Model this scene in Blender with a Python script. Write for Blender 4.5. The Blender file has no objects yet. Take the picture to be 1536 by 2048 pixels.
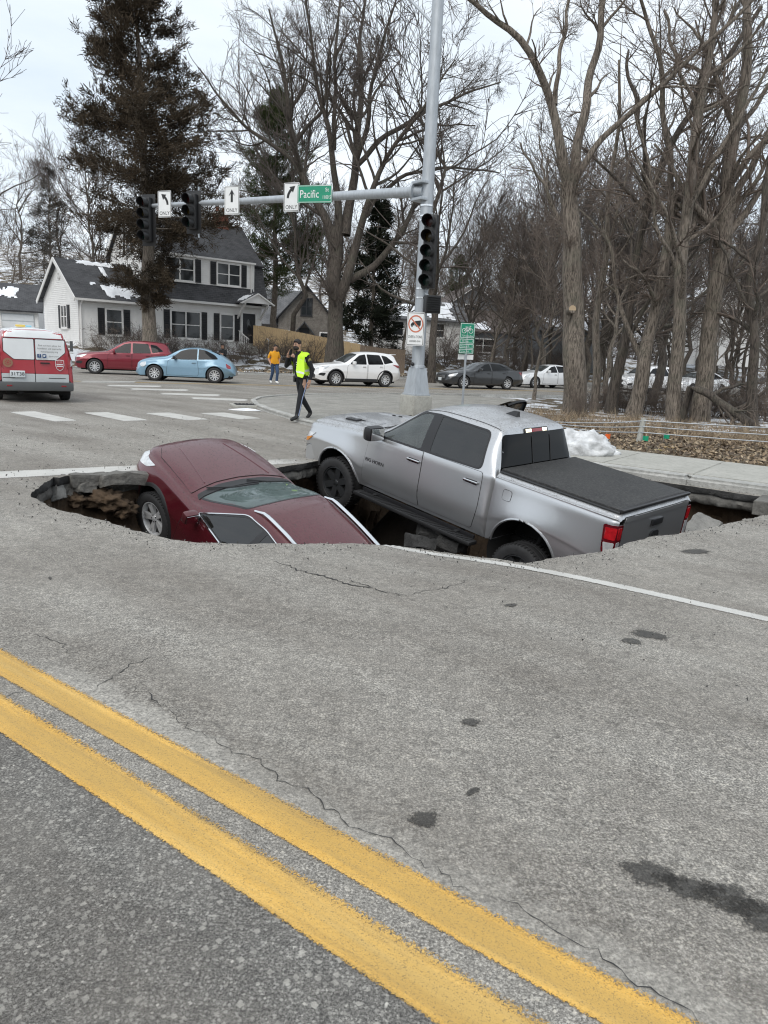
import bpy, bmesh, math, random
import numpy as np
from mathutils import Vector, Matrix, noise
from mathutils.bvhtree import BVHTree
from mathutils.geometry import delaunay_2d_cdt
random.seed(7); np.random.seed(7)
SC = bpy.context.scene; COL = SC.collection
R = math.radians; PI = math.pi
# ------------------------------------------------------------------ camera
CAM_H, FOC, PITCH, ROLL = 1.62, 1480.0, math.atan(317/1480.0), R(2.75)
cd = bpy.data.cameras.new('camera'); cam = bpy.data.objects.new('camera', cd); COL.objects.link(cam)
cd.sensor_fit = 'VERTICAL'; cd.sensor_height = 36.0; cd.lens = 36.0*FOC/2048; cd.clip_start = .05; cd.clip_end = 3000
_F = Vector((0, math.cos(PITCH), -math.sin(PITCH))); _U0 = Vector((0, math.sin(PITCH), math.cos(PITCH))); _R0 = Vector((1, 0, 0))
_c, _s = math.cos(ROLL), math.sin(ROLL)
_RT = _R0*_c + _U0*_s; _UP = _U0*_c - _R0*_s
cam.matrix_world = Matrix(((_RT.x, _UP.x, -_F.x, 0), (_RT.y, _UP.y, -_F.y, 0), (_RT.z, _UP.z, -_F.z, CAM_H), (0, 0, 0, 1)))
SC.camera = cam
# ------------------------------------------------------------------ overcast sky and one soft sun
SUN_EL, SUN_AZ = R(48), R(200)          # azimuth measured clockwise from +Y: behind the camera's left shoulder
w = bpy.data.worlds.new('World'); SC.world = w; w.use_nodes = True
nt = w.node_tree; nt.nodes.clear(); L = nt.links.new
out = nt.nodes.new('ShaderNodeOutputWorld'); bg = nt.nodes.new('ShaderNodeBackground'); L(bg.outputs[0], out.inputs[0])
sky = nt.nodes.new('ShaderNodeTexSky'); sky.sky_type = 'NISHITA'; sky.sun_disc = False
sky.sun_elevation = SUN_EL; sky.sun_rotation = SUN_AZ; sky.air_density = 1.0; sky.dust_density = 2.0
bg.inputs[1].default_value = 0.12
tc = nt.nodes.new('ShaderNodeTexCoord')
mp = nt.nodes.new('ShaderNodeMapping'); mp.inputs['Scale'].default_value = (1.0, 1.0, 3.2); L(tc.outputs['Generated'], mp.inputs[0])
nz = nt.nodes.new('ShaderNodeTexNoise'); nz.inputs['Scale'].default_value = 2.1; nz.inputs['Detail'].default_value = 7; nz.inputs['Roughness'].default_value = .55
L(mp.outputs[0], nz.inputs[0])
rp = nt.nodes.new('ShaderNodeValToRGB'); rp.color_ramp.elements[0].position = .30; rp.color_ramp.elements[1].position = .68
rp.color_ramp.elements[0].color = (5.5, 6.25, 7.0, 1); rp.color_ramp.elements[1].color = (7.5, 7.9, 8.25, 1)
L(nz.outputs['Fac'], rp.inputs[0])
mx = nt.nodes.new('ShaderNodeMix'); mx.data_type = 'RGBA'; mx.inputs['Factor'].default_value = .9
L(sky.outputs[0], mx.inputs[6]); L(rp.outputs[0], mx.inputs[7]); L(mx.outputs[2], bg.inputs[0])
sd = bpy.data.lights.new('sun', 'SUN'); sd.energy = 1.5; sd.angle = R(50); sd.color = (1.0, .96, .90)
sun = bpy.data.objects.new('sun', sd); COL.objects.link(sun)
sun.rotation_euler = Vector((-math.sin(SUN_AZ)*math.cos(SUN_EL), -math.cos(SUN_AZ)*math.cos(SUN_EL), -math.sin(SUN_EL))).to_track_quat('-Z', 'Y').to_euler()
SC.view_settings.view_transform = 'Standard'; SC.view_settings.look = 'None'; SC.view_settings.gamma = 1
SC.view_settings.exposure = 0.33; SC.view_settings.use_curve_mapping = False
SC.cycles.max_bounces = 6; SC.cycles.transparent_max_bounces = 12; SC.cycles.use_denoising = True; SC.cycles.filter_width = 1.15; SC.cycles.use_adaptive_sampling = False; SC.cycles.sample_clamp_indirect = 4
# ------------------------------------------------------------------ ground shape; D1 = our road, D2 = the cross street
D1 = np.array([-.807, .590]); N1 = np.array([.590, .807]); D2 = np.array([.857, .515]); N2 = np.array([-.515, .857])
def sm(t): t = min(1, max(0, t)); return t*t*(3-2*t)
def LA(lat, a): v = N1*(lat+1.77)+D1*a; return (float(v[0]), float(v[1]))      # road coordinates -> world
def LB(lat2, a): v = N2*lat2+D2*a; return (float(v[0]), float(v[1]))
def lat_al(x, y): return x*N1[0]+y*N1[1]-1.77, x*D1[0]+y*D1[1]
KERB = 10.36
def zroad(x, y):
    lat, a = lat_al(x, y)
    z = -.02*min(9.2, max(0, lat))*(1-sm((a-8)/5))
    z -= .12*math.exp(-((lat-4.2)**2+(a-4.0)**2)/1.3)
    return z
def zterr(x, y):                                                       # lawns and wooded bank
    l2 = x*N2[0]+y*N2[1]; lat, a = lat_al(x, y)
    if l2 > 43:
        z = .12+1.25*sm((l2-47.5)/7)+ .06*max(0, l2-55)*.9
        z += 5*sm((l2-75)/60)
        if x > 12: z += 3.0*sm((x-12)/40)*sm((l2-50)/30)
        z += 9*sm((l2-110)/120)
        return z
    return -.05-.05*sm((lat-14)/6)+.05*sm((l2-18)/6)
def ray(px, py):
    x, y = px-768, py-1024
    x, y = x*_c+y*_s, -x*_s+y*_c
    return _R0*(x/FOC)+_F-_U0*(y/FOC)
def at(px, py, zf=zroad):
    d = ray(px, py); z = 0.0
    for _ in range(40):
        t = (z-CAM_H)/d.z; p = d*t; z = .5*z+.5*zf(p.x, p.y)
    return Vector((p.x, p.y, zf(p.x, p.y)))
def atY(px, py, Y):
    d = ray(px, py); return Vector((d.x*Y/d.y, Y, CAM_H+d.z*Y/d.y))
def atl2(px, py, l2):                                                  # on the vertical plane parallel to the cross street
    d = ray(px, py); t = l2/(d.x*N2[0]+d.y*N2[1]); return Vector((d.x*t, d.y*t, CAM_H+d.z*t))
# ------------------------------------------------------------------ materials
def new_mat(name):
    m = bpy.data.materials.new(name); m.use_nodes = True; nt = m.node_tree; nt.nodes.clear()
    o = nt.nodes.new('ShaderNodeOutputMaterial'); b = nt.nodes.new('ShaderNodeBsdfPrincipled'); nt.links.new(b.outputs[0], o.inputs[0])
    return m, nt, b, o
class NT:
    """tiny node-writing helper"""
    def __init__(s, nt, coord='Object'):
        s.nt = nt; s.tc = nt.nodes.new('ShaderNodeTexCoord'); s.co = s.tc.outputs[coord]
    def n(s, t, **k):
        x = s.nt.nodes.new(t)
        for a, v in k.items(): setattr(x, a, v)
        return x
    def l(s, a, b): s.nt.links.new(a, b)
    def noise(s, scale, detail=4, rough=.55, dist=0, vec=None, sc=None):
        x = s.n('ShaderNodeTexNoise'); x.inputs['Scale'].default_value = scale; x.inputs['Detail'].default_value = detail
        x.inputs['Roughness'].default_value = rough; x.inputs['Distortion'].default_value = dist
        v = vec or s.co
        if sc: v = s.map(v, sc)
        s.l(v, x.inputs['Vector']); return x.outputs['Fac']
    def voro(s, scale, feature='F1', out='Distance', vec=None, sc=None, rnd=1, metric='EUCLIDEAN'):
        x = s.n('ShaderNodeTexVoronoi', feature=feature, distance=metric); x.inputs['Scale'].default_value = scale; x.inputs['Randomness'].default_value = rnd
        v = vec or s.co
        if sc: v = s.map(v, sc)
        s.l(v, x.inputs['Vector']); return x.outputs[out]
    def map(s, vec, sc=(1, 1, 1), rot=(0, 0, 0), loc=(0, 0, 0)):
        x = s.n('ShaderNodeMapping'); x.inputs['Scale'].default_value = sc; x.inputs['Rotation'].default_value = rot; x.inputs['Location'].default_value = loc
        s.l(vec, x.inputs['Vector']); return x.outputs[0]
    def sep(s, vec=None):
        x = s.n('ShaderNodeSeparateXYZ'); s.l(vec or s.co, x.inputs[0]); return x.outputs
    def ramp(s, fac, *st):
        x = s.n('ShaderNodeValToRGB'); e = x.color_ramp.elements
        while len(e) < len(st): e.new(.5)
        for i, (p, c) in enumerate(st):
            e[i].position = p; e[i].color = (c, c, c, 1) if isinstance(c, (int, float)) else (*c, 1)
        s.l(fac, x.inputs[0]); return x.outputs[0]
    def mix(s, f, a, b, mode='MIX'):
        x = s.n('ShaderNodeMix', data_type='RGBA', blend_type=mode)
        for k, v in ((0, f), (6, a), (7, b)):
            if isinstance(v, (int, float)): x.inputs[k].default_value = v if k == 0 else (v, v, v, 1)
            elif isinstance(v, tuple): x.inputs[k].default_value = (*v, 1)
            else: s.l(v, x.inputs[k])
        return x.outputs[2]
    def math(s, op, a, b=0.0, c=None):
        x = s.n('ShaderNodeMath', operation=op)
        for k, v in ((0, a), (1, b), (2, c)):
            if v is None: continue
            if isinstance(v, (int, float)): x.inputs[k].default_value = v
            else: s.l(v, x.inputs[k])
        return x.outputs[0]
    def bump(s, h, strength=.3, dist=.01, prev=None):
        x = s.n('ShaderNodeBump'); x.inputs['Strength'].default_value = strength; x.inputs['Distance'].default_value = dist
        s.l(h, x.inputs['Height'])
        if prev: s.l(prev, x.inputs['Normal'])
        return x.outputs[0]
def pbr(name, col, rough=.6, metal=0, coat=0, var=.12, vs=3, bump=0, bs=20, spec=.5, emit=None, es=0, vdet=4, stretch=None):
    m, nt, b, o = new_mat(name); N = NT(nt)
    f = N.noise(vs, vdet, sc=stretch)
    c = N.mix(N.ramp(f, (.25, 0), (.75, 1)), tuple(max(0, x*(1-var)) for x in col), tuple(min(1, x*(1+var)) for x in col))
    N.l(c, b.inputs['Base Color'])
    b.inputs['Roughness'].default_value = rough; b.inputs['Metallic'].default_value = metal; b.inputs['Coat Weight'].default_value = coat
    b.inputs['Coat Roughness'].default_value = .04; b.inputs['Specular IOR Level'].default_value = spec
    if bump: N.l(N.bump(N.noise(bs, 6, .6, sc=stretch), bump, .02), b.inputs['Normal'])
    if emit: b.inputs['Emission Color'].default_value = (*emit, 1); b.inputs['Emission Strength'].default_value = es
    return m
M = {}
M['black'] = pbr('black plastic', (.018, .018, .019), .5)
M['rubber'] = pbr('tyre rubber', (.022, .022, .023), .75, var=.3, vs=18, bump=.15, bs=80)
M['trim'] = pbr('dark trim', (.02, .02, .022), .35)
M['liner'] = pbr('wheel well liner', (.012, .012, .012), .9)
M['chrome'] = pbr('chrome', (.78, .79, .80), .12, 1, var=.03)
M['alloy'] = pbr('alloy wheel', (.60, .61, .62), .3, .4, var=.08)
M['blackrim'] = pbr('black painted rim', (.045, .047, .050), .30, .35)
M['steel'] = pbr('galvanised steel', (.40, .43, .46), .5, .35, var=.16, vs=5, vdet=8, stretch=(3, 3, .6))
M['white'] = pbr('white paint', (.78, .78, .77), .5, var=.05)
M['plate'] = pbr('licence plate', (.62, .66, .68), .4, var=.05)
M['red_lens'] = pbr('red lens', (.26, .008, .013), .12, coat=.8, var=.2, vs=14)
M['clear_lens'] = pbr('clear lens', (.62, .63, .64), .1, .35, coat=1, var=.35, vs=14)
M['amber'] = pbr('amber lens', (.7, .25, .03), .15)
M['seat'] = pbr('dark seat cloth', (.03, .03, .032), .9)
M['skin'] = pbr('skin', (.46, .27, .19), .5, var=.08, vs=12)
M['hair'] = pbr('dark hair', (.018, .014, .012), .7)
M['ink'] = pbr('black lettering', (.015, .015, .016), .5)
M['signwhite'] = pbr('white sign face', (.76, .77, .77), .4, var=.06, vs=4)
M['signgreen'] = pbr('green sign face', (.01, .26, .15), .4, var=.1, vs=4)
M['signred'] = pbr('faded red sign ring', (.55, .16, .09), .45, var=.25, vs=6)
M['snow'] = pbr('old snow', (.78, .80, .83), .7, var=.1, vs=2, bump=.4, bs=8)
def glass_mat(name, tint=.25, ior=1.55, rough=.02, dust_sheen=0.0, dust_sheen_col=(.3, .3, .28), add=.02):
    """tinted pane: mirror by angle, the rest lets light through darkened"""
    m, nt, b, o = new_mat(name); nt.nodes.remove(b); N = NT(nt)
    fr = N.n('ShaderNodeFresnel'); fr.inputs['IOR'].default_value = ior
    gl = N.n('ShaderNodeBsdfGlossy'); gl.inputs['Roughness'].default_value = rough; gl.inputs['Color'].default_value = (.95, .97, 1, 1)
    tr = N.n('ShaderNodeBsdfTransparent'); tr.inputs['Color'].default_value = (tint, tint*1.04, tint*1.02, 1)
    ms = N.n('ShaderNodeMixShader'); N.l(N.math('ADD', N.math('MULTIPLY', fr.outputs[0], 1.0), add), ms.inputs[0]); N.l(tr.outputs[0], ms.inputs[1]); N.l(gl.outputs[0], ms.inputs[2])
    last = ms.outputs[0]
    if dust_sheen:
        df = N.n('ShaderNodeBsdfDiffuse'); df.inputs['Color'].default_value = (*dust_sheen_col, 1)
        m2 = N.n('ShaderNodeMixShader'); N.l(N.math('MULTIPLY', N.ramp(N.noise(5, 6), (.25, .55), (.75, 1)), dust_sheen), m2.inputs[0])
        N.l(last, m2.inputs[1]); N.l(df.outputs[0], m2.inputs[2]); last = m2.outputs[0]
    N.l(last, o.inputs[0]); return m
M['glass'] = glass_mat('tinted car glass', .10, dust_sheen=.05)
M['glass_clear'] = glass_mat('clear car glass', .6, dust_sheen=.24, dust_sheen_col=(.36, .40, .39))  # dust raised and paled to paint the sky's reflection onto the pane
M['glass_dusty'] = glass_mat('dusty windscreen', .25, dust_sheen=.62, dust_sheen_col=(.16, .21, .205))
M['glass_dark'] = glass_mat('privacy glass', .02, 1.30, dust_sheen=.006, add=0.0)
M['pane'] = pbr('house window pane', (.02, .023, .025), .06, var=.4, vs=1.5, spec=.6)
def paint_mat(name, col, metal=.55, rough=.32, dirt=.25, dirtcol=(.09, .075, .06), specks=0.0, dusty_top=0.0, low=.7, high=.3, dz=1.0):
    """car paint with clear coat, road film low on the sides, dusting and crumbs of soil on upward faces"""
    m, nt, b, o = new_mat(name); N = NT(nt)
    x = N.sep(); z = x[2]
    film = N.math('MULTIPLY', N.ramp(z, (0, 1), (min(.99, dz), 0)), N.ramp(N.noise(2.5, 6, .6), (.3, .35), (.7, 1)))
    fac = N.math('MULTIPLY', film, dirt)
    geo = N.n('ShaderNodeNewGeometry'); nz = N.sep(N.tc.outputs['Normal'])[2]
    up = N.ramp(nz, (.35, 0), (.8, 1))
    if dusty_top:
        d = N.math('MULTIPLY', N.math('MULTIPLY', up, N.math('ADD', N.math('MULTIPLY', N.ramp(N.noise(3.5, 8, .65), (.35, .1), (.7, 1)), .55), N.math('MULTIPLY', N.ramp(N.noise(55, 4, .75, sc=(.5, 1, 1)), (.42, 0), (.62, 1)), .6))), dusty_top)
        fac = N.math('MAXIMUM', fac, d)
    c = N.mix(fac, col, dirtcol)
    rough_s = N.math('ADD', N.math('MULTIPLY', fac, .5), rough)
    if specks:
        sp = N.ramp(N.voro(17, sc=(.7, 1, 1)), (.09, 1), (.15, 0)); sp2 = N.ramp(N.noise(5, 3), (.42, 0), (.55, 1))
        sp3 = N.ramp(N.noise(48, 4, .75, sc=(.6, 1, 1)), (.56, 0), (.64, 1))
        sk = N.math('MULTIPLY', N.math('MAXIMUM', N.math('MULTIPLY', sp, sp2), N.math('MULTIPLY', sp3, .7)), N.math('MULTIPLY', up, specks))
        c = N.mix(sk, c, (.03, .026, .022)); rough_s = N.math('ADD', rough_s, N.math('MULTIPLY', sk, .4))
        fac = N.math('MAXIMUM', fac, sk)
    c = N.mix(geo.outputs['Backfacing'], c, (.012, .012, .013))
    N.l(c, b.inputs['Base Color']); N.l(rough_s, b.inputs['Roughness'])
    N.l(N.math('MULTIPLY', N.math('SUBTRACT', 1.0, fac), metal), b.inputs['Metallic'])
    N.l(N.math('MULTIPLY', N.math('SUBTRACT', 1.0, fac), .8), b.inputs['Coat Weight']); b.inputs['Coat Roughness'].default_value = .06
    return m
# ------------------------------------------------------------------ object helpers
def tag(o, label=None, cat=None, group=None, kind=None):
    if label: o['label'] = label
    if cat: o['category'] = cat
    if group: o['group'] = group
    if kind: o['kind'] = kind
    return o
def empty(name, loc=(0, 0, 0), rz=0, label=None, cat=None, group=None):
    o = bpy.data.objects.new(name, None); COL.objects.link(o); o.location = loc; o.rotation_euler = (0, 0, rz); o.empty_display_size = .2
    return tag(o, label, cat, group)
def link(name, me, parent=None, mats=None):
    o = bpy.data.objects.new(name, me); COL.objects.link(o); o.parent = parent
    return o
def copy_tree(o, parent=None):
    c = o.copy(); COL.objects.link(c); c.parent = parent
    for ch in o.children: copy_tree(ch, c)
    return c
class MB:
    def __init__(s): s.v = []; s.f = []; s.m = []; s.n = 0
    def add(s, v, f, mi=0):
        v = np.asarray(v, float).reshape(-1, 3); s.v.append(v)
        s.f += [tuple(int(i)+s.n for i in q) for q in f]; s.m += [mi]*len(f); s.n += len(v); return s
    def xf(s, M4):
        A = np.array(M4); s.v = [x@A[:3, :3].T+A[:3, 3] for x in s.v]; return s
    def box(s, c, d, rz=0, rx=0, ry=0, mi=0, taper=1.0):
        x, y, z = (t/2 for t in d)
        P = np.array([[-x, -y, -z], [x, -y, -z], [x, y, -z], [-x, y, -z], [-x*taper, -y*taper, z], [x*taper, -y*taper, z], [x*taper, y*taper, z], [-x*taper, y*taper, z]])
        Mx = np.array(Matrix.Rotation(rz, 3, 'Z')@Matrix.Rotation(ry, 3, 'Y')@Matrix.Rotation(rx, 3, 'X'))
        return s.add(P@Mx.T+np.array(c), [(0, 3, 2, 1), (4, 5, 6, 7), (0, 1, 5, 4), (1, 2, 6, 5), (2, 3, 7, 6), (3, 0, 4, 7)], mi)
    def bbox(s, c, d, b=.01, rz=0, rx=0, ry=0, mi=0):
        bm = bmesh.new(); bmesh.ops.create_cube(bm, size=1)
        for v in bm.verts: v.co = Vector((v.co.x*d[0], v.co.y*d[1], v.co.z*d[2]))
        bmesh.ops.bevel(bm, geom=list(bm.edges), offset=min(b, min(d)*.45), segments=2, affect='EDGES', profile=.6)
        Mx = Matrix.Translation(Vector(c))@Matrix.Rotation(rz, 4, 'Z')@Matrix.Rotation(ry, 4, 'Y')@Matrix.Rotation(rx, 4, 'X')
        bm.transform(Mx); bm.verts.index_update()
        s.add([v.co[:] for v in bm.verts], [[v.index for v in f.verts] for f in bm.faces], mi); bm.free(); return s
    def tube(s, pts, r, n=8, cap=True, mi=0):
        P = np.array([tuple(p) for p in pts], float); k = len(P); r = np.full(k, r) if np.isscalar(r) else np.asarray(r, float)
        T = np.gradient(P, axis=0) if k > 2 else np.repeat((P[-1:]-P[:1]), k, 0)
        T /= np.linalg.norm(T, axis=1)[:, None]+1e-12
        a = np.array([0, 0, 1.]) if abs(T[0, 2]) < .9 else np.array([1., 0, 0])
        A = np.cross(T, a); A /= np.linalg.norm(A, axis=1)[:, None]+1e-9; B = np.cross(T, A)
        th = np.arange(n)*2*PI/n
        V = P[:, None]+r[:, None, None]*(np.cos(th)[None, :, None]*A[:, None]+np.sin(th)[None, :, None]*B[:, None])
        F = [(i*n+j, i*n+(j+1) % n, (i+1)*n+(j+1) % n, (i+1)*n+j) for i in range(k-1) for j in range(n)]
        if cap: F += [tuple(range(n))[::-1], tuple((k-1)*n+j for j in range(n))]
        return s.add(V.reshape(-1, 3), F, mi)
    def lathe(s, prof, n=24, axis='z', c=(0, 0, 0), mi=0, a0=0, a1=2*PI):
        pr = np.array(prof, float); k = len(pr); full = abs(a1-a0-2*PI) < 1e-6; m_ = n if full else n+1
        th = a0+np.arange(m_)*(a1-a0)/n
        V = np.stack([pr[:, 0][:, None]*np.cos(th), pr[:, 0][:, None]*np.sin(th), np.repeat(pr[:, 1][:, None], m_, 1)], -1)
        if axis == 'y': V = V[..., [0, 2, 1]]*np.array([1, 1, -1])
        if axis == 'x': V = V[..., [2, 0, 1]]
        F = []
        for i in range(k-1):
            for j in range(n):
                j2 = (j+1) % m_; F.append((i*m_+j, i*m_+j2, (i+1)*m_+j2, (i+1)*m_+j))
        return s.add(V.reshape(-1, 3)+np.array(c), F, mi)
    def prism(s, poly, z0, z1, Mx=None, mi=0):
        n = len(poly); A_ = sum(poly[i-1][0]*poly[i][1]-poly[i][0]*poly[i-1][1] for i in range(n)); poly = list(poly) if A_ > 0 else list(poly)[::-1]; V = np.array([(x, y, z0) for x, y in poly]+[(x, y, z1) for x, y in poly], float)
        if Mx is not None: A = np.array(Mx); V = V@A[:3, :3].T+A[:3, 3]
        return s.add(V, [tuple(range(n))[::-1], tuple(range(n, 2*n))]+[(i, (i+1) % n, n+(i+1) % n, n+i) for i in range(n)], mi)
    def sphere(s, c, r, n=12, k=8, mi=0, sc=(1, 1, 1)):
        pr = [(max(1e-4, math.sin(PI*i/k)), -math.cos(PI*i/k)) for i in range(k+1)]
        t = MB().lathe(pr, n); v = t.v[0]*np.array(sc)*r+np.array(c); return s.add(v, t.f, mi)
    def mesh(s, name, mats, ang=35):
        me = bpy.data.meshes.new(name)
        V = np.concatenate(s.v) if s.v else np.zeros((0, 3))
        me.from_pydata(V.tolist(), [], s.f)
        for m in (mats if isinstance(mats, (list, tuple)) else [mats]): me.materials.append(m)
        if any(s.m): me.polygons.foreach_set('material_index', s.m)
        if ang is not None:
            me.shade_smooth()
            if ang < 180: me.set_sharp_from_angle(angle=R(ang))
        me.update(); return me
    def build(s, name, mats, parent=None, ang=35): return link(name, s.mesh(name, mats, ang), parent)
def text_mesh(txt, size, mat, ext=.001, align='CENTER', sx=1.0):
    cu = bpy.data.curves.new('lettering', 'FONT'); cu.body = txt; cu.size = size; cu.extrude = ext; cu.align_x = align; cu.align_y = 'CENTER'; cu.resolution_u = 3
    o = bpy.data.objects.new('lettering', cu); COL.objects.link(o)
    dg = bpy.context.evaluated_depsgraph_get(); me = bpy.data.meshes.new_from_object(o.evaluated_get(dg))
    bpy.data.objects.remove(o); me.materials.clear(); me.materials.append(mat)
    if sx != 1.0: me.transform(Matrix.Diagonal((sx, 1, 1, 1)))
    me.name = 'lettering'; return me
def text(txt, size, mat, Mx, parent, name='lettering', **k):
    o = link(name, text_mesh(txt, size, mat, **k), parent); o.matrix_local = Mx; return o
def frame(o, x, y, z=None):
    """matrix with origin o and axes x,y (z = x cross y)"""
    x = Vector(x).normalized(); y = Vector(y).normalized(); z = x.cross(y)
    return Matrix(((x.x, y.x, z.x, o[0]), (x.y, y.y, z.y, o[1]), (x.z, y.z, z.z, o[2]), (0, 0, 0, 1)))
def pip(P, poly):
    x, y = P[:, 0], P[:, 1]; q = np.array(poly, float); ins = np.zeros(len(P), bool); j = len(q)-1
    for i in range(len(q)):
        c = ((q[i, 1] > y) != (q[j, 1] > y)) & (x < (q[j, 0]-q[i, 0])*(y-q[i, 1])/(q[j, 1]-q[i, 1]+1e-15)+q[i, 0])
        ins ^= c; j = i
    return ins
def densify(poly, sp, closed=True):
    q = [np.array(p, float) for p in poly]; o = []
    for i in range(len(q) if closed else len(q)-1):
        a, b = q[i], q[(i+1) % len(q)]; k = max(1, int(np.ceil(np.linalg.norm(b-a)/sp)))
        o += [a+(b-a)*t/k for t in range(k)]
    if not closed: o.append(q[-1])
    return o
def rpoly(pts, r, n=4):
    """polygon with rounded corners; r scalar or list"""
    P = [np.array(p, float) for p in pts]; o = []
    for i in range(len(P)):
        a, b, c = P[i-1], P[i], P[(i+1) % len(P)]; rr = r[i] if isinstance(r, (list, tuple)) else r
        u = a-b; v = c-b; lu, lv = np.linalg.norm(u), np.linalg.norm(v); d = min(rr, lu*.45, lv*.45)
        if d < 1e-5: o.append(b); continue
        p0 = b+u/lu*d; p1 = b+v/lv*d
        for t in range(n+1):
            s = t/n; o.append((1-s)**2*p0+2*s*(1-s)*b+s*s*p1)
    return [tuple(p) for p in o]
def tri_region(outer, holes=(), pts=None):
    """constrained triangulation of a polygon with holes and extra inner points -> (verts2d, faces)"""
    V = []; E = []
    for loop in [outer]+list(holes):
        k = len(V); V += [Vector((float(p[0]), float(p[1]))) for p in loop]; E += [(k+i, k+(i+1) % len(loop)) for i in range(len(loop))]
    if pts is not None and len(pts):
        P = np.asarray(pts, float); m = pip(P, outer)
        for h in holes: m &= ~pip(P, h)
        V += [Vector((float(a), float(b))) for a, b in P[m]]
    r = delaunay_2d_cdt(V, E, [], 0, 1e-6)
    vv = np.array([(p.x, p.y) for p in r[0]]); F = [tuple(f) for f in r[2]]
    C = np.array([vv[list(f)].mean(0) for f in F]); m = pip(C, outer)
    for h in holes: m &= ~pip(C, h)
    return vv, [f for f, k in zip(F, m) if k]
# ================================================================== GROUND
def asphalt_mat(name, fresh=False, wet=False, plain=False):
    m, nt, b, o = new_mat(name); N = NT(nt)
    p = N.sep(); lat = N.math('SUBTRACT', N.math('ADD', N.math('MULTIPLY', p[0], .59), N.math('MULTIPLY', p[1], .807)), 1.77)
    al = N.math('ADD', N.math('MULTIPLY', p[0], -.807), N.math('MULTIPLY', p[1], .59))
    g = N.ramp(N.noise(110, 4, .8), (.36, (.055, .053, .050)), (.50, (.19, .185, .177)), (.64, (.46, .45, .43)))                            # fine aggregate
    cell = N.voro(80, out='Color', metric='MANHATTAN'); cs = N.sep(cell)[0]; dist = N.voro(80, metric='MANHATTAN')
    st = N.math('MULTIPLY', N.ramp(dist, (.48, 1), (.70, 0)), N.ramp(cs, (.52, 0), (.56, 1)))
    g = N.mix(N.math('MULTIPLY', st, .75), g, N.mix(N.ramp(N.sep(cell)[1], (.3, 0), (.7, 1)), (.30, .29, .27), (.50, .48, .44)))
    pits = N.ramp(N.voro(60), (.05, 1), (.14, 0)); g = N.mix(N.math('MULTIPLY', pits, .6), g, (.05, .05, .05))
    # the older, darker surface on our side of the centre line: bigger pale stones in dark binder
    dk = N.ramp(N.noise(130, 4, .8), (.38, (.018, .018, .019)), (.62, (.20, .198, .194)))
    jv = N.n('ShaderNodeVectorMath', operation='ADD'); jn = N.n('ShaderNodeTexNoise'); jn.inputs['Scale'].default_value = 60; N.l(N.co, jn.inputs['Vector']); jm = N.n('ShaderNodeVectorMath', operation='SCALE'); jm.inputs['Scale'].default_value = .012; N.l(jn.outputs['Color'], jm.inputs[0]); N.l(N.co, jv.inputs[0]); N.l(jm.outputs[0], jv.inputs[1]); jco = jv.outputs[0]
    c2 = N.voro(38, out='Color', vec=jco, metric='MANHATTAN'); s2 = N.math('MULTIPLY', N.ramp(N.voro(38, vec=jco, metric='MANHATTAN'), (.42, 1), (.56, 0)), N.ramp(N.sep(c2)[0], (.58, 0), (.62, 1)))
    c3 = N.voro(88, out='Color', vec=jco, metric='MANHATTAN'); s3 = N.math('MULTIPLY', N.ramp(N.voro(88, vec=jco, metric='MANHATTAN'), (.45, 1), (.68, 0)), N.ramp(N.sep(c3)[1], (.42, 0), (.48, 1)))
    dk = N.mix(N.math('MULTIPLY', s3, .7), dk, (.30, .30, .29)); dk = N.mix(N.math('MULTIPLY', s2, .8), dk, N.mix(N.sep(c2)[2], (.22, .22, .21), (.50, .49, .47)))
    edge = N.math('ADD', lat, N.math('MULTIPLY', N.math('SUBTRACT', N.noise(30, 4), .5), .05))
    col = N.mix(N.ramp(N.math('ADD', N.math('MULTIPLY', edge, 6), 2.8), (.35, 0), (.6, 1)), dk, g) if not plain else g
    # broad wear: brownish tyre paths along the lane, pale traffic film, streaks
    along = N.n('ShaderNodeCombineXYZ'); N.l(N.math('MULTIPLY', al, .25), along.inputs[0]); N.l(lat, along.inputs[1])
    f1 = N.noise(1.1, 5, .6, vec=along.outputs[0]); col = N.mix(N.ramp(f1, (.32, .60), (.62, 0)), col, (.090, .078, .068))
    f2 = N.noise(.55, 6, .65, dist=.5); col = N.mix(N.ramp(f2, (.42, 0), (.75, .30)), col, (.36, .35, .33))
    f3 = N.noise(7, 6, .7); col = N.mix(N.ramp(f3, (.35, .22), (.6, 0)), col, (.07, .065, .06))
    # crumbling pale patch beside the right-hand yellow line
    if not plain:
        cr = N.math('ADD', lat, N.math('MULTIPLY', N.math('SUBTRACT', N.noise(9, 6, .75), .5), .42))
        band = N.math('MULTIPLY', N.ramp(N.math('MULTIPLY', cr, 4), (.0, 1), (.50, .8), (.58, 0)), N.ramp(lat, (0, 0), (.004, 1)))
        seg = N.ramp(N.noise(1.3, 3, vec=along.outputs[0]), (.38, .22), (.54, 1))
        pale = N.mix(N.ramp(N.noise(60, 6, .75), (.35, 0), (.6, 1)), (.12, .12, .115), (.41, .40, .38))
        win = N.math('MULTIPLY', N.ramp(N.math('MULTIPLY', al, .1), (0, .55), (.04, 1)), N.ramp(N.math('MULTIPLY', al, .1), (.30, 1), (.36, 0)))
        col = N.mix(N.math('MULTIPLY', N.math('MULTIPLY', band, seg), win), col, pale)
    mo = N.math('ADD', N.math('MULTIPLY', N.ramp(N.noise(48, 4, .7), (.3, .0), (.7, 1)), .5), N.math('MULTIPLY', N.ramp(N.noise(19, 4, .7), (.3, 0), (.7, 1)), .5))
    col = N.mix(.8, col, N.mix(mo, (.62, .60, .565), (1.98, 1.91, 1.78)), 'MULTIPLY')
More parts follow.
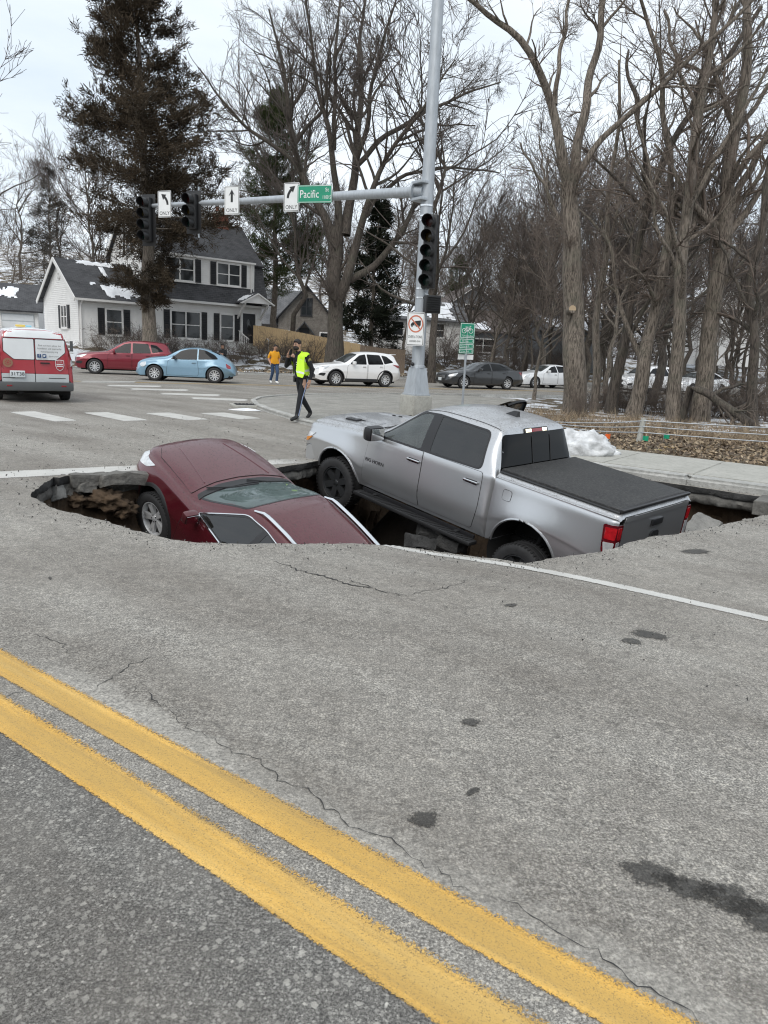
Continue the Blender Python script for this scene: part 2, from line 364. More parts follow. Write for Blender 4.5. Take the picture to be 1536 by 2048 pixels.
    if wet: col = N.mix(.74, col, (.012, .011, .010))
    N.l(col, b.inputs['Base Color']); b.inputs['Roughness'].default_value = .55 if wet else .82
    b.inputs['Specular IOR Level'].default_value = .35
    h = N.math('ADD', N.noise(150, 5, .7), N.math('MULTIPLY', st, .35))
    N.l(N.bump(h, .55, .006, N.bump(N.noise(9, 5), .25, .02)), b.inputs['Normal'])
    if wet:
        nt.nodes.remove([l for l in nt.links if l.to_node == o][0].from_node) if False else None
        tr = N.n('ShaderNodeBsdfTransparent'); ms = N.n('ShaderNodeMixShader')
        uv = N.n('ShaderNodeAttribute', attribute_name='rim'); k = N.math('ADD', uv.outputs['Fac'], N.math('MULTIPLY', N.math('SUBTRACT', N.noise(60, 6, .8), .5), 1.9))
        N.l(N.ramp(k, (.34, 0), (.60, .95)), ms.inputs[0]); N.l(tr.outputs[0], ms.inputs[1]); N.l(b.outputs[0], ms.inputs[2]); N.l(ms.outputs[0], o.inputs[0])
    return m
M['asphalt'] = asphalt_mat('worn asphalt'); M['asphalt_plain'] = asphalt_mat('asphalt of far road', plain=True); M['wet'] = asphalt_mat('oily damp asphalt', wet=True)
def road_paint(name, ca, cb, worn=.45, scale=55, tex=120, streak=False):
    """thermoplastic line paint: tyre marks, grit showing through, ragged sprayed edges from the rim attribute"""
    m, nt, b, o = new_mat(name); N = NT(nt)
    c = N.mix(N.ramp(N.noise(tex, 5, .65), (.3, 0), (.7, 1)), ca, cb)
    c = N.mix(N.ramp(N.noise(3, 5, .6), (.42, 0), (.75, .45)), c, tuple(x*.62 for x in ca))
    if streak:
        rv = N.map(N.co, (1, 1, 1), (0, 0, -math.atan2(.59, -.807))); f = N.noise(9, 6, .65, sc=(.10, 1.6, 1), vec=rv); c = N.mix(N.ramp(f, (.40, 0), (.60, .85)), c, (.38, .25, .085)); c = N.mix(N.ramp(N.noise(3.1, 4, sc=(.15, 3, 1), vec=rv), (.52, 0), (.7, .5)), c, (.82, .58, .22))
        ac = N.n('ShaderNodeAttribute', attribute_name='across').outputs['Fac']; tb = N.math('MULTIPLY', N.ramp(ac, (.05, 0), (.30, 1), (.60, 1), (.78, 0)), N.ramp(N.noise(1.3, 4, vec=rv, sc=(.4, 1, 1)), (.3, .15), (.6, .8))); c = N.mix(tb, c, (.50, .315, .085))
        c = N.mix(N.ramp(N.noise(170, 4, .8), (.36, .75), (.46, 0)), c, (.16, .12, .06))
    rim = N.n('ShaderNodeAttribute', attribute_name='rim').outputs['Fac']
    k = N.math('ADD', rim, N.math('MULTIPLY', N.math('SUBTRACT', N.noise(scale*2.4, 5, .8), .5), 2.3))
    hole = N.math('MULTIPLY', N.ramp(k, (.12, 0), (.30, 1)), N.ramp(N.noise(scale*1.6, 6, .8), (.20+.1*worn, 1-worn), (.36+.1*worn, 1)))
    N.l(c, b.inputs['Base Color']); b.inputs['Roughness'].default_value = .7; N.l(N.bump(N.noise(160, 4), .3, .004), b.inputs['Normal'])
    tr = N.n('ShaderNodeBsdfTransparent'); ms = N.n('ShaderNodeMixShader')
    N.l(hole, ms.inputs[0]); N.l(tr.outputs[0], ms.inputs[1]); N.l(b.outputs[0], ms.inputs[2]); N.l(ms.outputs[0], o.inputs[0]); return m
M['yellow'] = road_paint('yellow road paint', (.60, .33, .055), (.80, .49, .12), .14, streak=True)
M['roadwhite'] = road_paint('white road paint', (.44, .43, .40), (.62, .61, .58), .55, 30)
M['yellow_far'] = road_paint('worn yellow road paint', (.45, .30, .10), (.55, .38, .15), .6, 12)
def concrete_mat(name, ca, cb, dark=.4, bumpy=.5, bs=25):
    m, nt, b, o = new_mat(name); N = NT(nt)
    c = N.mix(N.ramp(N.noise(1.7, 7, .65), (.3, 0), (.7, 1)), ca, cb)
    c = N.mix(N.ramp(N.noise(14, 6, .7), (.32, dark), (.55, 0)), c, tuple(x*.45 for x in ca))
    c = N.mix(N.ramp(N.noise(90, 3), (.4, .25), (.6, 0)), c, tuple(x*.6 for x in ca))
    N.l(c, b.inputs['Base Color']); b.inputs['Roughness'].default_value = .88
    N.l(N.bump(N.noise(bs, 8, .65), bumpy, .03), b.inputs['Normal']); return m
M['concrete'] = concrete_mat('pavement concrete', (.36, .355, .32), (.47, .46, .42))
M['kerbstone'] = concrete_mat('rough kerb concrete', (.36, .36, .34), (.58, .57, .54), .5, .8, 40)
M['brokenconc'] = concrete_mat('broken concrete', (.13, .125, .115), (.23, .22, .20), .5, 1.0, 14)
M['brokenasph'] = concrete_mat('broken asphalt edge', (.030, .030, .030), (.085, .083, .08), .4, 1.0, 30)
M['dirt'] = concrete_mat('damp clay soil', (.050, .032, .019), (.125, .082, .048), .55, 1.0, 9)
M['shade_floor'] = concrete_mat('wet soil darkened as shade', (.016, .012, .009), (.034, .026, .019), .5, 1.0, 7)  # colour set darker than wet soil, painting in the shade of the hole
# ---- the collapse: outline of the hole on the road, from its far left corner clockwise in plan
near_px = [(59, 994), (87, 1005), (124, 1021), (180, 1034), (235, 1050), (284, 1065), (313, 1073), (340, 1079), (400, 1085), (500, 1087), (600, 1087.5), (704, 1086.5), (780, 1091), (844, 1098), (957, 1113.5), (1020, 1121), (1052, 1125), (1085, 1121), (1115, 1114), (1172, 1108), (1227, 1097), (1250, 1086), (1308, 1074), (1363, 1066), (1421, 1056), (1460, 1046), (1498, 1037), (1545, 1028)]
far_px = [(1426, 984), (1400, 975), (1345, 966), (1296, 957)]
rim = [at(*q) for q in near_px]
rim += [Vector((*LA(9.9, .55), 0)), Vector((*LA(10.2, 1.1), 0)), Vector((*LA(10.22, 2.2), 0))]
rim += [Vector((*LA(10.30, a), 0)) for a in (3.2, 4.6, 6.0, 7.1)]
rim += [Vector((*LA(9.9, 8.0), 0)), Vector((*LA(8.9, 8.15), 0)), at(633, 922.5), at(596, 929), at(556, 935.5), at(480, 938), at(400, 940), at(330, 942), at(272, 944), at(206, 944.5), at(149, 950), at(118, 955), at(106, 954), at(92, 966), at(71, 978)]
HOLE0 = [(p.x, p.y) for p in rim]
def jitter_loop(poly, sp, amp):
    q = densify(poly, sp); n = len(q); o = []
    for i, p in enumerate(q):
        t = q[(i+1) % n]-q[i-1]; nn = np.array([t[1], -t[0]])/(np.linalg.norm(t)+1e-9)
        k = noise.fractal(Vector((p[0]*3.1, p[1]*3.1, 0)), .6, 2, 5)*amp
        o.append((p[0]+nn[0]*k, p[1]+nn[1]*k))
    return o
HOLE = jitter_loop(HOLE0, .035, .036)
HC = np.array(HOLE)
def in_hole(x, y): return bool(pip(np.array([[x, y]]), HOLE)[0])
# ---- road sheet
corner = [LA(KERB, 8.3), LA(KERB+.05, 10), LA(10.7, 11.6), (-3.05, 18.9), (-3.75, 20.6), (-4.15, 22.2), (-4.2, 23.6), (-3.8, 25.1), (-2.7, 27.0), (-1.0, 28.8), (1.0, 30.5), (3.2, 32.2)]
ROAD = [LA(KERB, -40), LA(KERB, -6)]+[LA(KERB, a) for a in np.arange(-4, 8, 1.0)]+corner+[LB(26.0, 40), LB(26.0, 120), LB(43.1, 120), LB(43.1, 40), LB(43.1, 20), LB(43.1, 0), LB(43.1, -20), LB(43.1, -90), LB(20, -90), LA(-11, 34), LA(-11, -40)]
g1 = [(x, y) for x in np.arange(-9, 9, .35) for y in np.arange(.5, 20, .35)]
g2 = [(x, y) for x in np.arange(-60, 90, 3.0) for y in np.arange(-30, 100, 3.0)]
def sheet(name, outer, holes, pts, zf, mat, dz=0, kind='structure', parent=None, sp=None):
    vv, F = tri_region(densify(outer, sp) if sp else outer, holes, pts)
    V = np.array([(x, y, zf(x, y)+dz) for x, y in vv]); F = [f if np.cross(V[f[1]]-V[f[0]], V[f[2]]-V[f[0]])[2] > 0 else f[::-1] for f in F]
    mb = MB().add(V, F); o = mb.build(name, mat, parent, 60)
    if kind: o['kind'] = kind
    return o
road = sheet('road', ROAD, [HOLE], g1+g2, zroad, M['asphalt'], sp=2.0)
# ---- broken edges, clay walls under the paving, floor of the cavity
def ring_walls():
    P = np.array(HOLE); n = len(P)
    nx = np.roll(P, -1, 0)-np.roll(P, 1, 0)
    for _ in range(10): nx = (np.roll(nx, 1, 0)+nx+np.roll(nx, -1, 0))/3
    A = np.sum(P[:, 0]*np.roll(P[:, 1], -1)-P[:, 1]*np.roll(P[:, 0], -1))
    nn = np.stack([nx[:, 1], -nx[:, 0]], 1)/np.linalg.norm(nx, axis=1)[:, None]*(1 if A > 0 else -1)   # outward
    lev = [(0, 0, 0, 0), (-.035, .004, .02, 0), (-.085, .012, .03, 0), (-.105, .03, .03, 0), (-.112, .05, .03, 1), (-.17, .035, .04, 1), (-.235, .05, .05, 1), (-.262, .09, .05, 1), (-.275, .22, .06, 2),
           (-.36, .30, .12, 2), (-.48, .33, .15, 2), (-.62, .36, .17, 2), (-.78, .38, .2, 2), (-.95, .38, .22, 2), (-1.15, .36, .25, 2), (-1.4, .32, .28, 2), (-1.7, .25, .3, 2), (-2.1, .15, .3, 2), (-2.6, .0, .3, 2), (-3.1, -.2, .3, 2)]
    V = []; F = []; mi = []
    for k, (dz, outw, amp, m) in enumerate(lev):
        for i in range(n):
            x, y = P[i]; lt, al_ = lat_al(x, y); wl = sm((5.6-lt)/1.0)*sm((al_-6.2)/.8); o2 = outw if k < 7 else outw*(1-wl)+wl*(.07-.33*max(0, -dz-.3)); v = Vector((x*1.7, y*1.7, dz*2.3)); j = noise.fractal(v*1.6+Vector((3, 1, 7)), .7, 2, 5)
            q = P[i]+nn[i]*(o2+(j*amp if k else 0))
            z = zroad(x, y)+dz+(noise.noise(v*3)*.03 if k > 2 else 0)
            V.append((q[0], q[1], z))
        if k:
            for i in range(n):
                a, b = (k-1)*n+i, (k-1)*n+(i+1) % n; F.append((a, b, b+n, a+n) if A < 0 else (a, a+n, b+n, b)); mi.append(m)
    mb = MB(); mb.add(V, F); mb.m = mi
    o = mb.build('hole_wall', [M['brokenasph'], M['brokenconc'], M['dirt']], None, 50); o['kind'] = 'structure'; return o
ring_walls()
# ---- paint
def strip(name, lat0, lat1, a0, a1, mat, step=.08, nl=5, skew=None, dz=.004, parent=None, fade=False):
    """painted band in road coordinates, cut where the road has gone"""
    na = max(2, int(abs(a1-a0)/step)); V = []; F = []; rimv = []; acr = []
    for i in range(na+1):
        t = i/na
        for j in range(nl):
            s = j/(nl-1); lat = lat0+(lat1-lat0)*s; a = a0+(a1-a0)*t
            if skew: a += skew(lat)
            x, y = LA(lat, a); V.append((x, y, zroad(x, y)+dz)); rimv.append(min(1, s*7 if fade else s*3.2, (1-s)*(2.3 if fade else 3.2), min(t, 1-t)*na*.8)); acr.append(s)
    for i in range(na):
        for j in range(nl-1):
            q = (i*nl+j, i*nl+j+1, (i+1)*nl+j+1, (i+1)*nl+j); c = np.mean([V[k] for k in q], 0)
            F.append(q)
    C = np.array([np.mean([V[k][:2] for k in q], 0) for q in F]); keep = ~pip(C, HOLE); F = [f for f, k in zip(F, keep) if k]
    F = [f if np.cross(np.subtract(V[f[1]], V[f[0]]), np.subtract(V[f[2]], V[f[0]]))[2] > 0 else f[::-1] for f in F]
    o = MB().add(V, F).build(name, mat, parent, 60)
    at_ = o.data.attributes.new('rim', 'FLOAT', 'POINT'); at_.data.foreach_set('value', rimv); a2 = o.data.attributes.new('across', 'FLOAT', 'POINT'); a2.data.foreach_set('value', acr); o['kind'] = 'structure'; return o
strip('yellow_line', -.162, .012, -6, 24, M['yellow'], .1, 11, fade=True)
strip('yellow_line', -.425, -.238, -6, 24, M['yellow'], .1, 11, fade=True)
strip('white_lane_line', 3.76, 3.90, -12, 4.6, M['roadwhite'], .05, 7)
strip('stop_line', .35, 7.3, -.26, .26, M['roadwhite'], .06, 60, skew=lambda lat: 9.02-.21*(lat-2.6))
def quad_mark(name, pts, mat, n=8, zf=zroad, dz=.004):
    P = [Vector((p[0], p[1], 0)) for p in pts]; V = []; rv = []; F = []
    for i in range(n+1):
        for j in range(n+1):
            s, t = i/n, j/n; p = (P[0]*(1-s)+P[1]*s)*(1-t)+(P[3]*(1-s)+P[2]*s)*t
            V.append((p.x, p.y, zf(p.x, p.y)+dz)); rv.append(min(1, min(s, 1-s, t, 1-t)*8))
    F = [(i*(n+1)+j, (i+1)*(n+1)+j, (i+1)*(n+1)+j+1, i*(n+1)+j+1) for i in range(n) for j in range(n)]
    F = [f if np.cross(np.subtract(V[f[1]], V[f[0]]), np.subtract(V[f[2]], V[f[0]]))[2] > 0 else f[::-1] for f in F]
    o = MB().add(V, F).build(name, mat); a = o.data.attributes.new('rim', 'FLOAT', 'POINT'); a.data.foreach_set('value', rv); o['kind'] = 'structure'; return o
for q in [((12, 824), (68, 822), (161, 842), (112, 844)), ((160, 825), (214, 824), (304, 841), (250, 843)), ((282, 826), (338, 825), (424, 839.5), (374, 841)), ((392, 826), (448, 825), (528, 837.5), (482, 839.5)),
          ((-120, 820), (-62, 820), (10, 843), (-45, 845)),
          ((160, 761.5), (275, 763), (272, 766), (160, 764.5)), ((212, 769.5), (325, 771.5), (325, 774.5), (212, 772.5)), ((259, 776.5), (379, 779), (379, 782.5), (259, 779.5)), ((318, 785.5), (443, 789), (441, 793), (320, 789)), ((380, 794), (498, 798.5), (496, 803), (382, 798))]:
    quad_mark('crosswalk_bar', [at(*p) for p in q], M['roadwhite'])
def far_strip(name, l0, l1, a0, a1, mat):
    quad_mark(name, [LB(l0, a0), LB(l0, a1), LB(l1, a1), LB(l1, a0)], mat, 10)
far_strip('yellow_line', 30.9, 31.05, 2, 70, M['yellow_far']); far_strip('yellow_line', 31.25, 31.4, 2, 70, M['yellow_far'])
far_strip('white_lane_line', 36.3, 36.42, 6, 14, M['roadwhite']); far_strip('white_lane_line', 36.3, 36.42, 18, 60, M['roadwhite']); far_strip('white_lane_line', 36.3, 36.42, -2, 4, M['roadwhite'])
# ---- cracks, oily spots
def crack(px, wdt, amp=.02, seed=0):
    P = densify([tuple(at(*q)[:2]) for q in px], .03, False); n = len(P); V = []; rr = random.Random(seed)
    for i, p in enumerate(P):
        t = P[min(n-1, i+1)]-P[max(0, i-1)]; nn = np.array([-t[1], t[0]])/(np.linalg.norm(t)+1e-9)
        off = noise.fractal(Vector((p[0]*7, p[1]*7, seed)), .35, 2.3, 6)*amp*1.7; w2 = wdt*(.25+rr.random())*math.sin(PI*min(1, (i+.5)/n*1.0))**.4/2
        for s in (-1, 1): q = p+nn*(off+s*w2); V.append((q[0], q[1], zroad(*q)+.003))
    o = MB().add(V, [(2*i, 2*i+2, 2*i+3, 2*i+1) for i in range(n-1)]).build('road_crack', M['brokenasph'], None, 60); o['kind'] = 'structure'
for i, (px, wd) in enumerate([([(545, 1123), (600, 1140), (690, 1166), (745, 1178), (800, 1192)], .035), ([(700, 1160), (745, 1178)], .02), ([(800, 1192), (868, 1180), (930, 1164), (968, 1153)], .014),
                       ([(190, 1376), (225, 1352), (262, 1330), (318, 1312)], .012), ([(265, 1374), (295, 1396), (318, 1414)], .012), ([(72, 1268), (110, 1286), (155, 1308)], .010), ([(12, 1392), (55, 1384)], .008),
                       ([(1000, 1790), (1120, 1862), (1240, 1945), (1400, 2045)], .011), ([(300, 1402), (372, 1455), (460, 1490), (520, 1530), (575, 1562), (640, 1612), (720, 1655), (800, 1700), (880, 1750), (1000, 1800)], .009), ([(318, 1312), (420, 1294), (520, 1272), (640, 1230), (760, 1210)], .006)]):
    crack(px, wd*.52, .022, i)
def spot(c, rx, ry, rot=0, seed=0, name='oil_spot'):
    V = [(*at(*c)[:2], 0)]; rv = [1.0]; n = 40
    for k in range(1, 5):
        for i in range(n):
            th = 2*PI*i/n; rr_ = (k/4)*(1+.35*noise.noise(Vector((math.cos(th)*1.4, math.sin(th)*1.4, seed*3.7))))
            dx, dy = rx*rr_*math.cos(th), ry*rr_*math.sin(th); dx, dy = dx*math.cos(rot)-dy*math.sin(rot), dx*math.sin(rot)+dy*math.cos(rot)
            p = at(c[0]+dx, c[1]+dy); V.append((p.x, p.y, 0)); rv.append(1.15-k/4)
    V = [(x, y, zroad(x, y)+.0035) for x, y, _ in V]
    F = [(0, 1+i, 1+(i+1) % n) for i in range(n)]+[(1+k*n+i, 1+(k+1)*n+i, 1+(k+1)*n+(i+1) % n, 1+k*n+(i+1) % n) for k in range(3) for i in range(n)]
    F = [f if np.cross(np.subtract(V[f[1]], V[f[0]]), np.subtract(V[f[2]], V[f[0]]))[2] > 0 else f[::-1] for f in F]
    o = MB().add(V, F).build(name, M['wet'], None, 60); a = o.data.attributes.new('rim', 'FLOAT', 'POINT'); a.data.foreach_set('value', rv); o['kind'] = 'structure'
for i, s in enumerate([((850, 1638), 42, 20, -.05), ((940, 1445), 26, 11, 0), ((1300, 1271), 46, 11, .2), ((1262, 1283), 28, 8, .15), ((1300, 1750), 75, 27, .25), ((1375, 1775), 80, 26, .3), ((1450, 1795), 95, 34, .3), ((1545, 1838), 105, 40, .35), ((1022, 1211), 16, 5, 0), ((945, 1583), 18, 9, -.4), ((100, 1157), 5, 4, 0), ((1390, 1103), 40, 6, 0)]):
    spot(*s, seed=i)
# ---- terrain, kerbs, pavement
def terr_mat():
    m, nt, b, o = new_mat('winter lawn and leaf litter'); N = NT(nt)
    c = N.mix(N.ramp(N.noise(.5, 6, .6), (.35, 0), (.65, 1)), (.10, .082, .048), (.165, .125, .082))
    c = N.mix(N.ramp(N.noise(35, 5, .75), (.35, .7), (.65, 0)), c, (.045, .036, .026)); c = N.mix(N.ramp(N.noise(60, 4, .8), (.5, 0), (.7, .6)), c, (.27, .21, .14))
    p = N.sep(); far = N.math('ADD', N.math('MULTIPLY', p[0], -.515), N.math('MULTIPLY', p[1], .857))
    sn = N.math('MULTIPLY', N.ramp(N.noise(.33, 5, .6), (.56, 0), (.59, 1)), N.ramp(N.math('MULTIPLY', far, .01), (.48, 0), (.49, 1)))
    latn = N.math('SUBTRACT', N.math('ADD', N.math('MULTIPLY', p[0], .0295), N.math('MULTIPLY', p[1], .04035)), .6885); sn2 = N.math('MULTIPLY', N.math('MULTIPLY', N.ramp(N.noise(.8, 6, .65), (.50, 0), (.54, 1)), N.ramp(latn, (.40, 0), (.44, 1))), N.ramp(far, (.0, 1), (1, 1)))
    c = N.mix(N.math('MAXIMUM', sn, sn2), c, (.70, .72, .75)); N.l(c, b.inputs['Base Color']); b.inputs['Roughness'].default_value = .95
    N.l(N.bump(N.noise(25, 6, .7), .8, .06), b.inputs['Normal']); return m
M['terrain'] = terr_mat()
gt = [(x, y) for x in np.arange(-70, 90, 2.2) for y in np.arange(4, 110, 2.2)]+[(x, y) for x in np.arange(-400, 400, 25) for y in np.arange(-80, 600, 25)]+[LA(l, a) for l in np.arange(10.8, 20, .7) for a in np.arange(-8, 14, .7)]
# keep the soil off the cavity under the pavement
TERR_IN = list(ROAD); i0 = 0
for i, p in enumerate(TERR_IN):
    lat, a = lat_al(*p)
    if abs(lat-KERB) < .3 and a < 10: TERR_IN[i] = LA(12.75, a)
terrain = sheet('terrain', [(-500, -120), (500, -120), (500, 900), (-500, 900)], [TERR_IN], gt, zterr, M['terrain'])
sidewalk = sheet('sidewalk', [LA(12.6, -9), LA(12.95, -9), LA(12.95, 8.0), LA(12.6, 8.0)], [], None, lambda x, y: -.045, M['concrete'])
def slab(name, lat0, lat1, a0, a1, ztop, th, mat, parent, ragged=0, b=.012, seed=0):
    bm = bmesh.new(); nl, na = (2 if not ragged else 6), (2 if not ragged else 10)
    top = [[None]*(na+1) for _ in range(nl+1)]; bot = [[None]*(na+1) for _ in range(nl+1)]
    for i in range(nl+1):
        for j in range(na+1):
            lat = lat0+(lat1-lat0)*i/nl; a = a0+(a1-a0)*j/na; x, y = LA(lat, a)
            zz = ztop(lat); top[i][j] = bm.verts.new((x, y, zz))
            k = noise.noise(Vector((x*2.5, y*2.5, seed)))*ragged if ragged else 0
            x2, y2 = LA(lat+(abs(k)*.6+.05*ragged if i == 0 and ragged else 0), a); bot[i][j] = bm.verts.new((x2, y2, zz-th+k))
    fs = []
    for i in range(nl):
        for j in range(na):
            bm.faces.new((top[i][j], top[i+1][j], top[i+1][j+1], top[i][j+1])); bm.faces.new((bot[i][j], bot[i][j+1], bot[i+1][j+1], bot[i+1][j]))
    for i in range(nl):
        bm.faces.new((top[i][0], bot[i][0], bot[i+1][0], top[i+1][0])); bm.faces.new((top[i+1][na], bot[i+1][na], bot[i][na], top[i][na]))
    for j in range(na):
        bm.faces.new((top[0][j+1], bot[0][j+1], bot[0][j], top[0][j])); bm.faces.new((top[nl][j], bot[nl][j], bot[nl][j+1], top[nl][j+1]))
    bmesh.ops.recalc_face_normals(bm, faces=bm.faces)
    ed = [e for e in bm.edges if all(v.co.z > ztop(lat_al(v.co.x, v.co.y)[0])-.02 for v in e.verts) and len(e.link_faces) == 2 and e.calc_face_angle() > .7]
    bmesh.ops.bevel(bm, geom=ed, offset=b, segments=3, affect='EDGES')
    me = bpy.data.meshes.new(name); bm.to_mesh(me); bm.free(); me.materials.append(mat); me.shade_smooth(); me.set_sharp_from_angle(angle=R(40))
    return link(name, me, parent)
a = -9.0; k = 0
while a < 8.0:
    slab('slab', 10.76, 12.93, a+.006, a+1.494, lambda lat: -.052+.006*(lat-10.4), .16, M['concrete'], sidewalk, .0 if a > 6 or a < -2 else .05, seed=k)
    a += 1.5; k += 1
kerb = sheet('kerb', [LA(10.6, -9), LA(10.72, -9), LA(10.72, 8.0), LA(10.6, 8.0)], [], None, lambda x, y: -.062, M['kerbstone'])
a = -9.0; k = 0
while a < 8.0:
    slab('kerb_stone', KERB, 10.752, a+.004, a+2.996, lambda lat: -.052, .30, M['kerbstone'], kerb, .11, .05, seed=k+20)
    a += 3.0; k += 1
# gutter pan still hanging at the right end of the hole
slab('gutter_slab', 9.75, KERB-.004, -1.6, 1.9, lambda lat: -.185+.02*(lat-9.7), .2, M['brokenconc'], kerb, .14, .01, seed=61)
def kerb_line(name, pts, w_, h, mat):
    P = densify(pts, .6, False); n = len(P); V = []
    for i in range(n):
        t = P[min(n-1, i+1)]-P[max(0, i-1)]; nn = np.array([t[1], -t[0]])/np.linalg.norm(t)
        z = zroad(*P[i]); q = P[i]+nn*w_
        V += [(*P[i], z-.05), (*(P[i]+nn*.02), z+h-.01), (*(P[i]+nn*.05), z+h), (*q, z+h), (*q, z-.05)]
    F = [(i*5+j, i*5+j+1, i*5+5+j+1, i*5+5+j) for i in range(n-1) for j in range(4)]
    o = MB().add(V, [f[::-1] for f in F]).build(name, mat, None, 50); o['kind'] = 'structure'; return o
kerb_line('kerb', corner+[LB(26.0, 40), LB(26.0, 90)], .16, .10, M['kerbstone'])
kerb_line('kerb', [LB(43.1, 90), LB(43.1, -40)], .16, .13, M['kerbstone'])
pad = [corner[i] for i in range(0, 11)]+[(2.6, 30.9), (5.2, 30.4), (3.2, 24.0), LA(13.4, 11.0), LA(12.95, 8.01), LA(KERB+.02, 8.01)]
cent = np.mean(pad, 0); pad = [tuple(np.array(p)+(np.array(p)-cent)*0) for p in pad]
M['pad'] = concrete_mat('stained corner concrete', (.23, .222, .20), (.40, .385, .35), .55)
pv = sheet('corner_pavement', pad, [], None, lambda x, y: -.045+.09*sm((y-14)/5), M['pad'], dz=.02, sp=.5)
sheet('far_sidewalk', [LB(46.0, -40), LB(46.0, 90), LB(47.4, 90), LB(47.4, -40)], [], None, lambda x, y: .13, M['concrete'], dz=.02, sp=2)
def floor_z(x, y):
    lat, a = lat_al(x, y)
    zr = -1.00-(8.25-a)*.53                                                        # slope of wet soil under the red car
    z = zr*(1-sm((lat-5.9)/1.2))+(-2.3)*sm((lat-5.9)/1.2)
    z = min(-.8, max(-2.9, z))
    for (wx, wy, wz) in MOUNDS:                                                    # soil heaped under the pickup's wheels
        d = math.hypot(x-wx, y-wy); z = max(z, wz-max(0, d-.28)*1.5)
    return z-.05+.10*noise.fractal(Vector((x*1.3, y*1.3, 2)), .7, 2, 5)
MOUNDS = [(-.80, 11.75, -.93), (.45, 12.95, -.93), (1.85, 9.15, -1.62), (3.0, 10.4, -1.58)]
fx = np.arange(-6, 9.2, .14); fy = np.arange(4.2, 16, .14); V = []
for x in fx:
    for y in fy: V.append((x, y, floor_z(x, y)))
ny = len(fy); F = [(i*ny+j, (i+1)*ny+j, (i+1)*ny+j+1, i*ny+j+1) for i in range(len(fx)-1) for j in range(ny-1)]
o = MB().add(V, F).build('hole_floor', M['shade_floor'], None, 60); o['kind'] = 'structure'
# ================================================================== VEHICLES
def pchip(T, x):
    X = np.array([t[0] for t in T], float); Y = np.array([t[1] for t in T], float); o = np.argsort(X); X, Y = X[o], Y[o]
    if len(X) == 1: return np.full_like(x, Y[0])
    h = np.diff(X); d = np.diff(Y)/h; m = np.zeros(len(X))
    if len(X) > 2:
        for i in range(1, len(X)-1):
            if d[i-1]*d[i] > 0:
                w1, w2 = 2*h[i]+h[i-1], h[i]+2*h[i-1]; m[i] = (w1+w2)/(w1/d[i-1]+w2/d[i])
    m[0], m[-1] = d[0], d[-1]
    x = np.clip(x, X[0], X[-1]); i = np.clip(np.searchsorted(X, x)-1, 0, len(X)-2); t = (x-X[i])/h[i]
    return Y[i]*(1+2*t)*(1-t)**2+h[i]*m[i]*t*(1-t)**2+Y[i+1]*t*t*(3-2*t)+h[i]*m[i+1]*t*t*(t-1)
